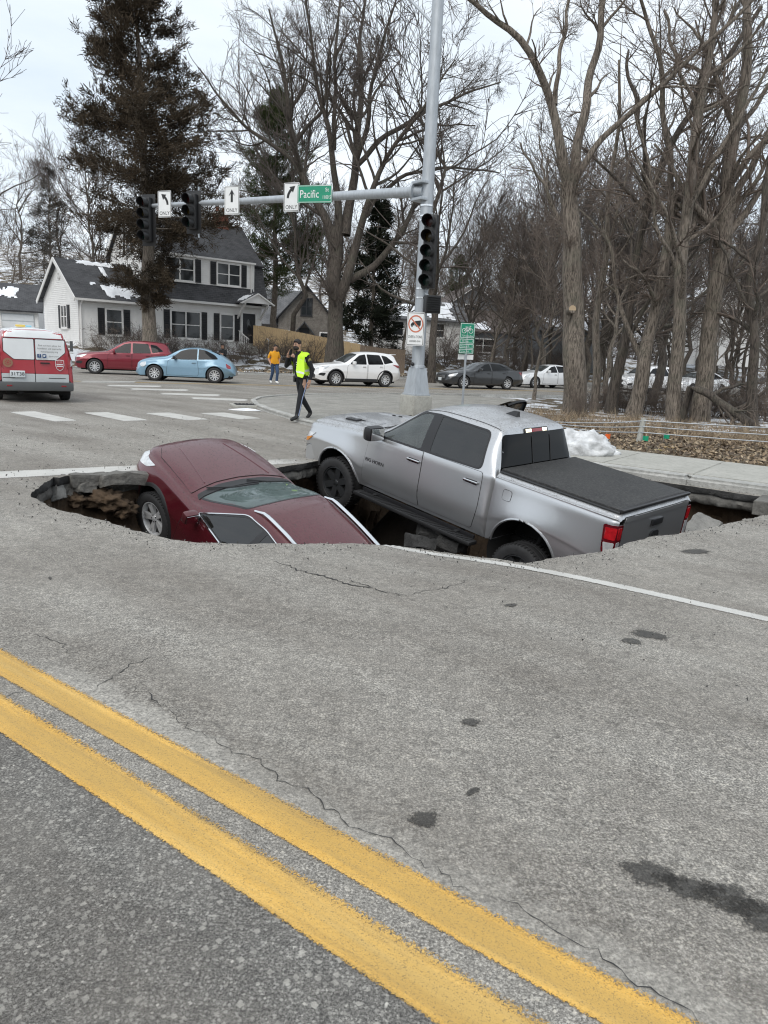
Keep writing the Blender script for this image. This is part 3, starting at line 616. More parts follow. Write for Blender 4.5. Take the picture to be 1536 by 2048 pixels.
class Shell:
    """car body lofted from tables of section sizes along x (forward, front axle at 0); z up from the road"""
    def __init__(s, T, arches=(), step=.035, it=2, shoulder=.02, roofr=.05):
        x0, x1 = T['zc'][0][0], T['zc'][-1][0]; x0, x1 = max(x0, x1), min(x0, x1)
        xs = list(np.arange(x1, x0, step))+[x0]
        for k in ('zc', 'ye', 'yb'): xs += [t[0] for t in T[k] if x1 <= t[0] <= x0]
        xs = sorted(xs); X = [xs[0]]
        for x in xs[1:]:
            if x-X[-1] > step*.3: X.append(x)
        X[-1] = x0; X = np.array(X); g = lambda k: pchip(T[k], X)
        zc, ze, ye, zb, yb, zm, ym, zs, ys = (g(k) for k in ('zc', 'ze', 'ye', 'zb', 'yb', 'zm', 'ym', 'zs', 'ys'))
        ze = np.minimum(ze, zc-.004); zb = np.minimum(zb, ze-.004); zm = np.minimum(zm, zb-.01); zs = np.minimum(zs, zm-.01)
        sh = np.minimum(shoulder, (ze-zb)*.35); rr = np.minimum(roofr, (ze-zb)*.45); O = np.zeros_like(X)
        C = [(O, zs), (ys*.8, zs), (ys-.01, zs), (ys, zs+.03), (ys+(ym-ys)*.75, zs+(zm-zs)*.55), (ym-.007, zm-.04), (ym, zm), (yb+(ym-yb)*.25, zm+(zb-zm)*.65), (yb, zb-.012), (yb-sh*.9, zb+sh),
             (yb+(ye-yb)*.5+.012, zb+(ze-zb)*.5), (ye+rr*.25, ze-rr), (ye-rr*.55, ze+(zc-ze)*.25), (ye*.72, ze+(zc-ze)*.66), (ye*.35, zc-(zc-ze)*.07), (O, zc)]
        P = np.array([np.stack([X, a, b], -1) for a, b in C])          # [v, x, 3]
        for _ in range(it):
            A = P[:-1]*.75+P[1:]*.25; B = P[:-1]*.25+P[1:]*.75
            Q = np.empty((2*len(A), *P.shape[1:])); Q[0::2] = A; Q[1::2] = B; Q[0] = P[0]; Q[-1] = P[-1]; P = Q
        s.X = X; nv = len(P); s.T = T
        G = np.concatenate([P, (P[::-1]*np.array([1, -1, 1]))[1:-1]])   # closed ring
        nr = len(G); V = G.transpose(1, 0, 2).reshape(-1, 3); nX = len(X)
        for (xw, zw, Rr) in arches:
            d = np.hypot(V[:, 0]-xw, V[:, 2]-zw); side = np.abs(V[:, 1]) > .55*np.interp(V[:, 0], X, ym)
            m = side & (np.abs(d-Rr) < step*.75); k = Rr/d[m]
            V[m, 0] = xw+(V[m, 0]-xw)*k; V[m, 2] = zw+(V[m, 2]-zw)*k
        F = []
        for i in range(nX-1):
            for j in range(nr):
                j2 = (j+1) % nr; q = (i*nr+j, i*nr+j2, (i+1)*nr+j2, (i+1)*nr+j); F.append(q)
        F = np.array(F); c = V[F].mean(1); keep = np.ones(len(F), bool)
        for (xw, zw, Rr) in arches:
            d = np.hypot(c[:, 0]-xw, c[:, 2]-zw); ins = (d < Rr-.004) | ((np.abs(c[:, 0]-xw) < Rr-.01) & (c[:, 2] < zw))
            keep &= ~(ins & (np.abs(c[:, 1]) > .5*np.interp(c[:, 0], X, ym)))
        caps = [tuple(range(nr)), tuple((nX-1)*nr+j for j in range(nr))[::-1]]
        s.V = V; s.F = [tuple(f) for f in F]; s.caps = caps; s.keep = keep; s.nr = nr
        s.bvh = BVHTree.FromPolygons([tuple(v) for v in V], s.F+caps)
        s.cut = keep.copy()
    def y(s, x, z, sgn=1):
        h = s.bvh.ray_cast(Vector((x, 4*sgn, z)), Vector((0, -sgn, 0)))
        return (h[0], h[1]) if h[0] else (None, None)
    def remove(s, poly, axis):
        """open the body inside a polygon (a window); the frame laid over it hides the cut"""
        C = s.V[np.array(s.F)].mean(1)
        if axis in 'LR': sgn = 1 if axis == 'L' else -1; m = pip(C[:, [0, 2]], poly) & (C[:, 1]*sgn > .2)
        elif axis == 'T': m = pip(C[:, [0, 1]], poly) & (C[:, 2] > s.T['zcut'])
        elif axis == 'B': m = pip(C[:, [1, 2]], poly) & (C[:, 0] < s.T['xcut'])
        s.cut &= ~m
    def build(s, name, mat, parent, ang=50):
        F = [f for f, k in zip(s.F, s.cut) if k]+s.caps
        m = MB().add(s.V, F); return m.build(name, mat, parent, ang)
    def patch(s, poly, axis, off=.004, sp=.06, holes=(), skirt=.012, inner=True):
        """sheet that follows the body inside a 2-D outline: axis L/R side (x,z), T top (x,y), F front, B back (y,z)"""
        outer = densify(poly, sp); H = [densify(h, sp) for h in holes]; q = np.array(outer)
        pts = None
        if inner:
            a0, b0 = q.min(0); a1, b1 = q.max(0); pts = [(a, b) for a in np.arange(a0+sp*.5, a1, sp) for b in np.arange(b0+sp*.5, b1, sp)]
        vv, F = tri_region(outer, H, pts); V = []; NRM = []; last = None
        for a, b in vv:
            if axis == 'L': o, d = Vector((a, 4, b)), Vector((0, -1, 0))
            elif axis == 'R': o, d = Vector((a, -4, b)), Vector((0, 1, 0))
            elif axis == 'T': o, d = Vector((a, b, 5)), Vector((0, 0, -1))
            elif axis == 'F': o, d = Vector((6, a, b)), Vector((-1, 0, 0))
            else: o, d = Vector((-9, a, b)), Vector((1, 0, 0))
            h = s.bvh.ray_cast(o, d)
            if h[0] is None: h = s.bvh.find_nearest(Vector(last) if last else o+d*3)
            n = h[1] if h[1].dot(d) < 0 else -h[1]
            V.append(tuple(h[0]+n*off)); NRM.append(n); last = tuple(h[0])
        dv = {'L': Vector((0, 1, 0)), 'R': Vector((0, -1, 0)), 'T': Vector((0, 0, 1)), 'F': Vector((1, 0, 0)), 'B': Vector((-1, 0, 0))}[axis]
        VA = np.array(V); FO = []
        for f in F:
            n = np.cross(VA[f[1]]-VA[f[0]], VA[f[2]]-VA[f[0]]); FO.append(f if n@np.array(dv) > 0 else f[::-1])
        if skirt:
            ec = {}
            for f in FO:
                for i in range(3): e = (f[i], f[(i+1) % 3]); ec[e] = 1
            nb = len(V); mp = {}
            for (a, b) in list(ec):
                if (b, a) not in ec:
                    for k in (a, b):
                        if k not in mp: mp[k] = len(V); V.append(tuple(Vector(V[k])-NRM[k]*(off+skirt)))
                    FO.append((b, a, mp[a], mp[b]))
        return MB().add(V, FO)
    def line(s, pts, axis='L', off=.0, r=.005, n=4, sp=.04, closed=False):
        """thin tube laid on the body along a 2-D polyline: a panel gap or a bright strip"""
        q = densify(pts, sp, closed); P = []
        if closed: q = q+[q[0]]
        for a, b in q:
            o, d = {'L': (Vector((a, 4, b)), Vector((0, -1, 0))), 'R': (Vector((a, -4, b)), Vector((0, 1, 0))), 'T': (Vector((a, b, 5)), Vector((0, 0, -1))), 'B': (Vector((-9, a, b)), Vector((1, 0, 0))), 'F': (Vector((6, a, b)), Vector((-1, 0, 0)))}[axis]
            h = s.bvh.ray_cast(o, d)
            if h[0]: n_ = h[1] if h[1].dot(d) < 0 else -h[1]; P.append(h[0]+n_*off)
        return MB().tube(P, r, n) if len(P) > 1 else MB()
def grow(poly, d):
    """offset a polygon outwards by d"""
    P = np.array(poly, float); A = np.sum(P[:, 0]*np.roll(P[:, 1], -1)-P[:, 1]*np.roll(P[:, 0], -1)); o = []
    n = len(P)
    for i in range(n):
        a, b, c = P[i-1], P[i], P[(i+1) % n]; e1 = (b-a)/(np.linalg.norm(b-a)+1e-9); e2 = (c-b)/(np.linalg.norm(c-b)+1e-9)
        n1 = np.array([e1[1], -e1[0]]); n2 = np.array([e2[1], -e2[0]]); v = n1+n2; v /= max(.5, v@v/2)**.5*np.linalg.norm(v)+1e-9
        o.append(tuple(b+v*d*(1 if A > 0 else -1)))
    return o
def mirror(m):
    k = MB(); k.add(np.concatenate(m.v)*np.array([1, -1, 1]), [f[::-1] for f in m.f], 0); k.m = list(m.m); return k
def both(m):
    k = mirror(m); return MB().add(np.concatenate(m.v), m.f).add(np.concatenate(k.v), k.f)
def wheel(parent, r, wd, rr, rimmat, spokes=10, x=0, y=.8, z=None, steer=0, name='wheel', dish=.02, sw=.03, split=0, cache={}, tread=True, tm=None):
    """tyre with shoulders and tread ribs, rim with spokes; outer face towards +y (turned round for the right side)"""
    key = (r, wd, rr, rimmat.name, spokes, split)
    if key not in cache:
        h = wd/2
        t = MB().lathe([(rr, -h*.85), (rr+.01, -h), (r*.80, -h*1.06), (r*.93, -h*1.02), (r*.985, -h*.88), (r, -h*.6), (r, -h*.52), (r-.008, -h*.5), (r-.008, -h*.44), (r, -h*.42), (r, -.04), (r-.008, -.035), (r-.008, .035-.03), (r, .01), (r, h*.42), (r-.008, h*.44), (r-.008, h*.5), (r, h*.52), (r, h*.6), (r*.985, h*.88), (r*.93, h*1.02), (r*.80, h*1.06), (rr+.01, h), (rr, h*.85)], 40, 'y')
        if tread:
            for i in range(48):
                th = 2*PI*i/48
                for sg in (-1, 1): t.box((r*.99*math.sin(th), sg*h*.80, r*.99*math.cos(th)), (r*.055, h*.34, .022), ry=th)
        ty = t.mesh('tyre', M['rubber'], 40)
        b = MB().lathe([(rr, h*.9), (rr-.012, h*.92), (rr-.025, h*.6), (rr-.03, -h*.7)], 36, 'y').lathe([(.0001, h*.35), (rr-.03, h*.30)], 24, 'y', mi=1)
        yf = h*.9-dish
        for i in range(spokes):
            base = 2*PI*i/spokes
            for off in ((-.16, .16) if split else (0,)):
                th = base+off*(1 if split else 0); th0 = base+off*.25
                p0 = np.array([math.sin(th0)*.05, 0, math.cos(th0)*.05]); p1 = np.array([math.sin(th), 0, math.cos(th)])*(rr-.012)
                d = (p1-p0)/np.linalg.norm(p1-p0); nn = np.array([d[2], 0, -d[0]]); w0, w1 = sw*1.15, sw*(.8 if split else 1.1)
                ya, yb = yf-.03, yf
                V = [p0+nn*w0+[0, ya+.01, 0], p0-nn*w0+[0, ya+.01, 0], p1-nn*w1+[0, yb, 0], p1+nn*w1+[0, yb, 0]]
                V2 = [v*1 for v in V]; V2 = [np.array([v[0], v[1]-.04, v[2]]) for v in V]
                b.add(V+V2, [(0, 1, 2, 3)[::-1], (4, 5, 6, 7), (0, 4, 5, 1)[::-1], (1, 5, 6, 2)[::-1], (2, 6, 7, 3)[::-1], (3, 7, 4, 0)[::-1]])
        b.lathe([(.001, yf-.005), (.035, yf-.008), (.06, yf-.03), (.065, yf-.06)], 18, 'y')
        for i in range(5):
            th = 2*PI*i/5; b.sphere((.048*math.sin(th), yf-.012, .048*math.cos(th)), .009, 6, 4, 1)
        cache[key] = (ty, b.mesh('rim', [rimmat, M['liner']], 40))
    ty, rm = cache[key]
    w = link(name, ty, parent); w.location = (x, y, r if z is None else z); w.rotation_euler = (0, random.random()*6, (0 if y > 0 else PI)+steer)
    w.rotation_mode = 'ZYX' if False else 'XYZ'
    rmo = link('rim', rm, w); return w
def arch_bits(S, parent, arches, lip=.018, mat=None, clad=0.0, cladmat=None, a0=-12, a1=192):
    """rolled lips and dark liners of the wheel arches, one mesh each side"""
    lips = []
    for sg in (1, -1):
        k = MB()
        for (xw, zw, Rr) in arches:
            cl = MB()
            P = []; Q = []
            for i in range(29):
                th = R(a0+(a1-a0)*i/28); x, z = xw+(Rr+.012)*math.cos(th), zw+(Rr+.012)*math.sin(th); h = S.y(x, z, sg)[0]
                if h: P.append((x-.012*math.cos(th), h.y-.004*sg, z-.012*math.sin(th)))
                if clad:
                    row = []
                    for t in (0, .33, .66, 1):
                        r2 = Rr-.012+clad*t; x, z = xw+r2*math.cos(th), zw+r2*math.sin(th); h = S.y(xw+(r2+.012)*math.cos(th), zw+(r2+.012)*math.sin(th), sg)[0]
                        row.append((x, (h.y if h else row[-1][1] if row else .8*sg)+.010*sg*(1 if t < .9 else .1), z))
                    Q.append(row)
            k.tube(P, lip*.6, 6)
            if clad and len(Q) > 2:
                n = len(Q); V = [p for r_ in Q for p in r_]; F = [(i*4+j, i*4+j+1, i*4+5+j, i*4+4+j) for i in range(n-1) for j in range(3)]
                cl.add(V, F if sg < 0 else [f[::-1] for f in F]).build('arch_cladding', cladmat or M['black'], parent)
            yb = .95*max(p[1]*sg for p in P) if P else .8
            ln = MB(); th = np.linspace(R(-25), R(205), 20); V = []
            for t in th:
                for yy in (yb, .42): V.append((xw+(Rr+.004)*math.cos(t), yy*sg, zw+(Rr+.004)*math.sin(t)))
            ln.add(V, [(2*i, 2*i+1, 2*i+3, 2*i+2) for i in range(len(th)-1)])
            ln.add([(xw+Rr*math.cos(t), .42*sg, zw+Rr*math.sin(t)) for t in th], [tuple(range(len(th)))]); ln.build('wheel_well', M['liner'], parent)
        k.build('arch_lip', mat or M['trim'], parent)
def mirror_unit(parent, x, y, z, sc=1, paint=None, sg=1):
    m = MB(); m.bbox((0, 0, 0), (.13*sc, .23*sc, .17*sc), .05*sc)
    o = m.build('mirror', paint or M['black'], parent); o.location = (x, (y+.12*sc)*sg, z)
    g = MB().bbox((-.068*sc, 0, 0), (.006, .19*sc, .13*sc), .003).build('mirror_glass', M['chrome'], o)
    a = MB().bbox((0, -.13*sc*sg, -.05*sc), (.06*sc, .14*sc, .04*sc), .012).build('mirror_arm', M['black'], o)
    return o
def handle(parent, S, x, z, mat, sg=1, L_=.2, tilt=0, name='handle'):
    h = S.y(x, z, sg); 
    if h[0] is None: return
    c = h[0]; m = MB().bbox((c.x, c.y+.022*sg, c.z), (L_, .022, .034), .010, ry=tilt).bbox((c.x, c.y+.003*sg, c.z-.004), (L_*.8, .012, .06), .005, ry=tilt, mi=1)
    return m.build(name, [mat, M['black']], parent)
def seats(parent, xs, zs=.62, w_=.5, ys=(.38, -.38), head=True, mat=None):
    for x in xs:
        for y in ys:
            m = MB().bbox((x, y, zs), (.5, w_, .16), .06).bbox((x-.27, y, zs+.36), (.16, w_, .62), .07, ry=-.22)
            if head: m.bbox((x-.37, y, zs+.78), (.10, .27, .19), .05)
            m.build('car_seat', mat or M['seat'], parent)
def place(root, T, Rm):
    root.matrix_world = Matrix.Translation(Vector(T))@Rm.to_4x4()
def euler_R(yaw, pit, rol):
    return Matrix.Rotation(yaw, 3, 'Z')@Matrix.Rotation(pit, 3, 'Y')@Matrix.Rotation(rol, 3, 'X')
# ================================================================== SILVER PICKUP
M['silver'] = paint_mat('dusty silver paint', (.56, .57, .585), .80, .30, .32, (.12, .115, .11), specks=.9, dusty_top=.62, dz=.95)
M['dark_lens'] = pbr('dark red lamp surround', (.10, .006, .010), .15, coat=.8); M['bright_lens'] = pbr('bright red lens', (.42, .012, .018), .1, coat=1, var=.35, vs=22)
def bedcover_mat():
    m, nt, b, o = new_mat('soiled black vinyl cover'); N = NT(nt)
    c = N.mix(N.ramp(N.noise(4, 8, .65), (.3, 0), (.7, 1)), (.012, .012, .013), (.028, .028, .027))
    c = N.mix(N.ramp(N.noise(45, 5, .75, sc=(.5, 1, 1)), (.48, 0), (.62, .75)), c, (.075, .073, .07)); c = N.mix(N.ramp(N.noise(26, 4, .8), (.60, 0), (.66, 1)), c, (.010, .009, .008))
    N.l(c, b.inputs['Base Color']); b.inputs['Roughness'].default_value = .62; N.l(N.bump(N.noise(60, 5, .7), .5, .006), b.inputs['Normal']); return m
M['bedcover'] = bedcover_mat()
def make_truck():
    t = empty('pickup_truck', label='silver crew cab pickup with black bed cover, nose up in the hole', cat='pickup truck')
    P = M['silver']; ar = [(0, .41, .50), (-3.67, .43, .52)]
    T = dict(zcut=1.2, xcut=-2.5,
        zc=[(.99, .96), (.975, 1.06), (.93, 1.15), (.80, 1.235), (.50, 1.285), (0, 1.335), (-.50, 1.375), (-.62, 1.385), (-.70, 1.40), (-1.45, 1.865), (-1.62, 1.925), (-1.95, 1.962), (-2.4, 1.965), (-2.75, 1.945), (-2.87, 1.915), (-2.90, 1.86), (-3.055, 1.34)],
        ze=[(.99, .93), (.93, 1.10), (.80, 1.17), (.50, 1.225), (0, 1.285), (-.62, 1.345), (-.70, 1.355), (-1.45, 1.80), (-1.62, 1.862), (-1.95, 1.90), (-2.4, 1.905), (-2.75, 1.885), (-2.87, 1.855), (-2.90, 1.80), (-3.055, 1.30)],
        ye=[(.99, .62), (.93, .72), (.80, .79), (.5, .82), (0, .84), (-.62, .845), (-.75, .83), (-1.45, .725), (-1.7, .715), (-2.75, .715), (-2.90, .725), (-3.055, .86)],
        zb=[(.99, .90), (.93, 1.03), (.80, 1.10), (.5, 1.155), (0, 1.215), (-.62, 1.27), (-.9, 1.29), (-2.0, 1.315), (-3.055, 1.325)],
        yb=[(.99, .66), (.93, .80), (.80, .875), (.5, .925), (0, .945), (-.62, .95), (-2.0, .955), (-2.8, .95), (-3.0, .94), (-3.055, .915)],
        zm=[(.99, .74), (.8, .90), (0, .96), (-.6, .78), (-3.055, .78)],
        ym=[(.99, .72), (.95, .85), (.85, .925), (.6, .985), (0, 1.03), (-.5, 1.005), (-.75, .995), (-2.9, .995), (-3.0, .985), (-3.055, .95)],
        zs=[(.99, .60), (.93, .50), (.7, .45), (-.5, .46), (-3.055, .47)],
        ys=[(.99, .68), (.93, .80), (.7, .90), (0, .96), (-.6, .915), (-3.0, .915), (-3.055, .90)])
    S = Shell(T, ar[:1], .032)
    WF = rpoly([(-.86, 1.335), (-1.49, 1.80), (-1.70, 1.825), (-1.70, 1.350)], [.03, .08, .03, .03]); WR = rpoly([(-1.875, 1.358), (-1.865, 1.838), (-2.71, 1.826), (-2.785, 1.375)], [.03, .03, .08, .08])
    FR = rpoly([(-.80, 1.310), (-1.482, 1.826), (-1.8, 1.860), (-2.735, 1.848), (-2.815, 1.350)], [.02, .06, .03, .09, .10])
    WS = rpoly([(-.77, .66), (-1.40, .56), (-1.40, -.56), (-.77, -.66)], .05)
    BG = rpoly([(-.80, 1.345), (-.70, 1.815), (.70, 1.815), (.80, 1.345)], [.04, .05, .05, .04])
    for s_, ax in ((1, 'L'), (-1, 'R')):
        S.remove(grow(WF, .008), ax); S.remove(grow(WR, .008), ax)
    S.remove(grow(WS, -.015), 'T')
    cab = S.build('cab', P, t)
    if True:
        fr = S.patch(FR, 'L', .006, .05, [WF, WR]); fr.build('window_frame', M['trim'], t); mirror(fr).build('window_frame', M['trim'], t)
    # the open body under the doors is shut by door panels; each door carries its pane, handle and badge
    DF = rpoly([(-.60, .545), (-.66, 1.24), (-.78, 1.305), (-1.775, 1.325), (-1.80, .535)], [.08, .05, .02, .02, .04])
    DR = rpoly([(-1.815, .535), (-1.79, 1.328), (-2.86, 1.335), (-2.885, .80), (-2.80, .545)], [.04, .02, .05, .25, .06])
    for s_, ax in ((1, 'L'), (-1, 'R')):
        for poly, wp, hx, opened in ((DF, WF, -1.63, s_ < 0), (DR, WR, -2.70, False)):
            m = S.patch(poly, 'L', .006, .06, skirt=.02); g = S.patch(wp, 'L', .0015, .08, skirt=0)
            if s_ < 0: m, g = mirror(m), mirror(g)
            gm = M['glass_clear'] if poly is DF else M['glass']
            if opened:                                                # passenger's door swung open
                hinge = Vector((-.62, -1.0, 0)); mm = Matrix.Translation(hinge)@Matrix.Rotation(R(62), 4, 'Z')@Matrix.Translation(-hinge)
                d = m.xf(mm).build('door', P, t, 50); g.xf(mm).build('window_pane', gm, d)
                d['label'] = 'open passenger door with black window frame'
                fr2 = mirror(S.patch(grow(wp, .055), 'L', .006, .05, [wp], skirt=.03)).xf(mm).build('door_frame', M['trim'], d); continue
            d = m.build('door', P, t, 50); g.build('window_pane', gm, d)
            ln = S.line(poly, ax, .001, .0055, 4, .03, True); ln.build('door_seal', M['liner'], d)
            hd = handle(d, S, hx, 1.165 if poly is DF else 1.175, M['chrome'], s_, .25, .02)
    # lettering on the front door
    h = S.y(-.83, .90)[0]
    text('BIG HORN', .075, M['trim'], frame((-.86, h.y+.008, .925), (-1, .0, 0), (0, 0, 1)), [o for o in t.children if o.name.startswith('door')][0], sx=1.15)
    for sg in (1, -1):                                                  # raised crease strip and sill
        ln = MB().box((-1.75, .93*sg, .435), (2.25, .03, .05)); ln.build('sill_panel', M['trim'], t)
        st = MB().bbox((-1.80, 1.06*sg, .40), (2.35, .17, .055), .02)
        for i in range(40): st.box((-1.80-1.1+i*.055, 1.06*sg, .430), (.02, .13, .008))
        for x in (-.95, -2.6): st.box((x, .93*sg, .42), (.06, .2, .05))
        st.build('side_step', M['black'], t)
    # windscreen, rear window with slider and stop lamp
    ws = S.patch(WS, 'T', .003, .08); ws.build('windscreen', M['glass_clear'], t)
    S.patch(grow(WS, .03), 'T', .004, .06, [grow(WS, -.012)]).build('windscreen_seal', M['trim'], t)
    bg_ = S.patch(grow(BG, .02), 'B', .006, .07).build('rear_window', M['glass_dark'], t)
    for y in (-.30, .12): S.line([(y, 1.36), (y, 1.78)], 'B', .012, .007).build('window_bar', M['trim'], bg_)
    S.line([(-.72, 1.40), (.72, 1.40)], 'B', .012, .004).build('window_bar', M['trim'], bg_)
    S.patch(rpoly([(-.27, 1.825), (-.27, 1.885), (.27, 1.885), (.27, 1.825)], .02), 'B', .012, .05).build('stop_lamp_housing', M['black'], t)
    S.patch([(-.13, 1.835), (-.13, 1.872), (.10, 1.872), (.10, 1.835)], 'B', .016, .05).build('stop_lamp', M['red_lens'], t)
    cl = pbr('lit cargo lamp', (.9, .85, .7), .2, emit=(1, .9, .62), es=2.2)
    S.patch([(.115, 1.835), (.115, 1.872), (.235, 1.872), (.235, 1.835)], 'B', .016, .05).build('cargo_lamp', cl, t)
    S.patch([(-.24, 1.835), (-.24, 1.872), (-.145, 1.872), (-.145, 1.835)], 'B', .016, .05).build('cargo_lamp', cl, t)
    fin = MB().add([(-2.36, .03, 1.955), (-2.36, -.03, 1.955), (-2.58, -.045, 1.955), (-2.58, .045, 1.955), (-2.50, .012, 2.03), (-2.50, -.012, 2.03), (-2.58, -.02, 2.035), (-2.58, .02, 2.035)], [(0, 1, 5, 4), (1, 2, 6, 5), (2, 3, 7, 6), (3, 0, 4, 7), (4, 5, 6, 7)]).build('antenna', M['trim'], t)
    for sg in (1, -1):                                                  # roof drip channels
        P_ = []
        for x in np.arange(-1.46, -2.86, -.06):
            y = float(pchip(T['ye'], np.array([x]))[0])-.035; h = S.bvh.ray_cast(Vector((x, y*sg, 3)), Vector((0, 0, -1)))[0]; P_.append(h)
        MB().tube(P_, .006, 4).build('roof_channel', M['trim'], t)
    # bonnet: panel, power dome badge, wipers
    HD = rpoly([(.80, .66), (.45, .765), (-.55, .80), (-.60, .70), (-.66, 0), (-.60, -.70), (-.55, -.80), (.45, -.765), (.80, -.66), (.86, 0)], .06)
    hood = S.patch(HD, 'T', .008, .09, skirt=.02).build('bonnet', P, t, 60)
    for sg in (1, -1):
        S.patch(rpoly([(.55, .30), (-.40, .36), (-.45, .56), (.50, .50)], .1), 'T', .022, .08, skirt=.03).build('hood_bulge', P, hood) if sg > 0 else mirror(S.patch(rpoly([(.55, .30), (-.40, .36), (-.45, .56), (.50, .50)], .1), 'T', .022, .08, skirt=.03)).build('hood_bulge', P, hood)
    h = S.bvh.ray_cast(Vector((.12, .60, 4)), Vector((0, 0, -1)))
    bd = MB().bbox((0, 0, 0), (.27, .12, .035), .012).build('hood_badge', M['trim'], hood); nn_ = h[1] if h[1].z > 0 else -h[1]; xx = Vector((1, 0, 0)); xx = (xx-nn_*xx.dot(nn_)).normalized(); bd.matrix_local = frame(h[0]+nn_*.02, -xx, nn_.cross(-xx))
    text('HEMI', .085, M['chrome'], Matrix.Translation((0, 0, .019)), bd)
    for y0, y1 in ((.62, .05), (-.02, -.5)):
        MB().tube([(-.70, y0, 1.385), (-.80, (y0+y1)/2, 1.475), (-.84, y1, 1.50)], .012, 5).build('wiper', M['black'], t)
    MB().bbox((-.70, 0, 1.375), (.12, 1.3, .03), .01).build('cowl', M['black'], t)
    # nose: grille, headlamps, bumper
    S.patch(rpoly([(-.52, .78), (-.50, 1.06), (.50, 1.06), (.52, .78)], .05), 'F', .012, .06).build('grille', M['black'], t)
    for sg, ax in ((1, 'L'), (-1, 'R')):
        m = S.patch(rpoly([(.60, 1.02), (.92, .95), (.955, .82), (.86, .86), (.66, .96)], .03), 'L', .010, .04); (m if sg > 0 else mirror(m)).build('headlight', M['clear_lens'], t)
        m = S.patch(rpoly([(.66, .94), (.93, .86), (.94, .80), (.80, .84)], .015), 'L', .014, .04); (m if sg > 0 else mirror(m)).build('side_marker', M['amber'], t)
    bp = MB()
    P_ = [(.78, .99), (.95, .86), (1.03, .5), (1.05, 0)]; ring = P_+[(x, -y) for x, y in P_[::-1][1:]]
    V = [(x-dx, y*(1-dx*.3), z) for x, y in ring for (dx, z) in ((.05, .48), (0, .52), (0, .74), (.05, .79), (.22, .79), (.22, .48))]
    n = len(ring); F = [(i*6+j, i*6+(j+1) % 6, (i+1)*6+(j+1) % 6, (i+1)*6+j) for i in range(n-1) for j in range(6)]
    bp.add(V, [f[::-1] for f in F]+[tuple(range(6))[::-1], tuple((n-1)*6+j for j in range(6))]); bp.build('bumper', P, t, 50)
    mirror_unit(t, -.90, .95, 1.385, 1.3, M['trim'], 1); mirror_unit(t, -.90, .95, 1.385, 1.3, M['trim'], -1)
    for sg in (1, -1): MB().bbox((-.825, (.95+.12*1.3)*sg, 1.39), (.05, .26, .19), .03).build('mirror_cap', M['silver'], t)
    arch_bits(S, t, ar[:1], .030, P)
    # ---- bed
    B = dict(zcut=1.2, xcut=-4.6,
        zc=[(-3.07, 1.395), (-4.6, 1.405), (-4.80, 1.405), (-4.84, 1.36)], ze=[(-3.07, 1.39), (-4.80, 1.395), (-4.84, 1.34)],
        ye=[(-3.07, .90), (-4.77, .90), (-4.84, .86)], zb=[(-3.07, 1.31), (-4.9, 1.31)], yb=[(-3.07, .945), (-3.12, .955), (-4.4, .95), (-4.77, .945), (-4.84, .905)],
        zm=[(-3.07, .80), (-3.67, .95), (-4.9, .80)], ym=[(-3.07, .985), (-3.15, 1.0), (-3.67, 1.045), (-4.3, 1.0), (-4.80, .985), (-4.84, .945)],
        zs=[(-3.07, .48), (-3.2, .52), (-4.2, .56), (-4.9, .60)], ys=[(-3.07, .955), (-3.67, .98), (-4.8, .95), (-4.84, .91)])
    S2 = Shell(B, ar[1:], .032)
    bed = S2.build('bed', P, t)
    arch_bits(S2, t, ar[1:], .030, P)
    S2.patch(rpoly([(-3.24, 1.10), (-3.24, 1.235), (-3.38, 1.235), (-3.38, 1.10)], .04), 'L', .004, .04).build('fuel_door', P, bed)
    S2.line(rpoly([(-3.24, 1.10), (-3.24, 1.235), (-3.38, 1.235), (-3.38, 1.10)], .04), 'L', .002, .0035, 4, .02, True).build('fuel_door_gap', M['liner'], bed)
    cov = MB().bbox((-3.95, 0, 1.425), (1.75, 1.70, .042), .014)
    for k, x in enumerate((-3.55, -4.0, -4.45)): pass
    c = cov.build('bed_cover', M['bedcover'], t)
    MB().bbox((-4.80, 0, 1.432), (.07, 1.70, .036), .012).build('cover_rail', M['trim'], c)
    MB().tube([(-3.08, .862, 1.405), (-4.80, .862, 1.412)], .016, 6).tube([(-3.08, -.862, 1.405), (-4.80, -.862, 1.412)], .016, 6).build('cover_seal', M['trim'], c)
    MB().box((-3.06, 0, .9), (.035, 1.7, .8)).build('cab_gap', M['liner'], t)
    tg = S2.patch(rpoly([(-.80, .70), (-.80, 1.355), (.80, 1.355), (.80, .70)], .03), 'B', .008, .09, skirt=.03).build('tailgate', P, t, 60)
    S2.patch(rpoly([(-.79, 1.30), (-.79, 1.352), (.79, 1.352), (.79, 1.30)], .02), 'B', .020, .06, skirt=.02).build('tailgate_spoiler', P, tg)
    S2.line(rpoly([(-.80, .70), (-.80, 1.355), (.80, 1.355), (.80, .70)], .03), 'B', .004, .006, 4, .05, True).build('tailgate_gap', M['liner'], tg)
    MB().bbox((-4.862, .0, 1.20), (.03, .27, .085), .02).build('tailgate_handle', M['trim'], tg)
    em = MB()                                                           # dark horned-head badge
    for sg in (1, -1):
        em.prism([(0, .10), (sg*.05, .10), (sg*.095, .075), (sg*.11, .02), (sg*.095, -.05), (sg*.06, -.06), (sg*.075, -.02), (sg*.06, .03), (sg*.035, .02), (sg*.03, -.07), (0, -.11)], 0, .015)
    e = em.build('tailgate_emblem', M['ink'], tg); e.matrix_local = frame((-4.855, 0, .985), (0, -1, 0), (0, 0, 1))
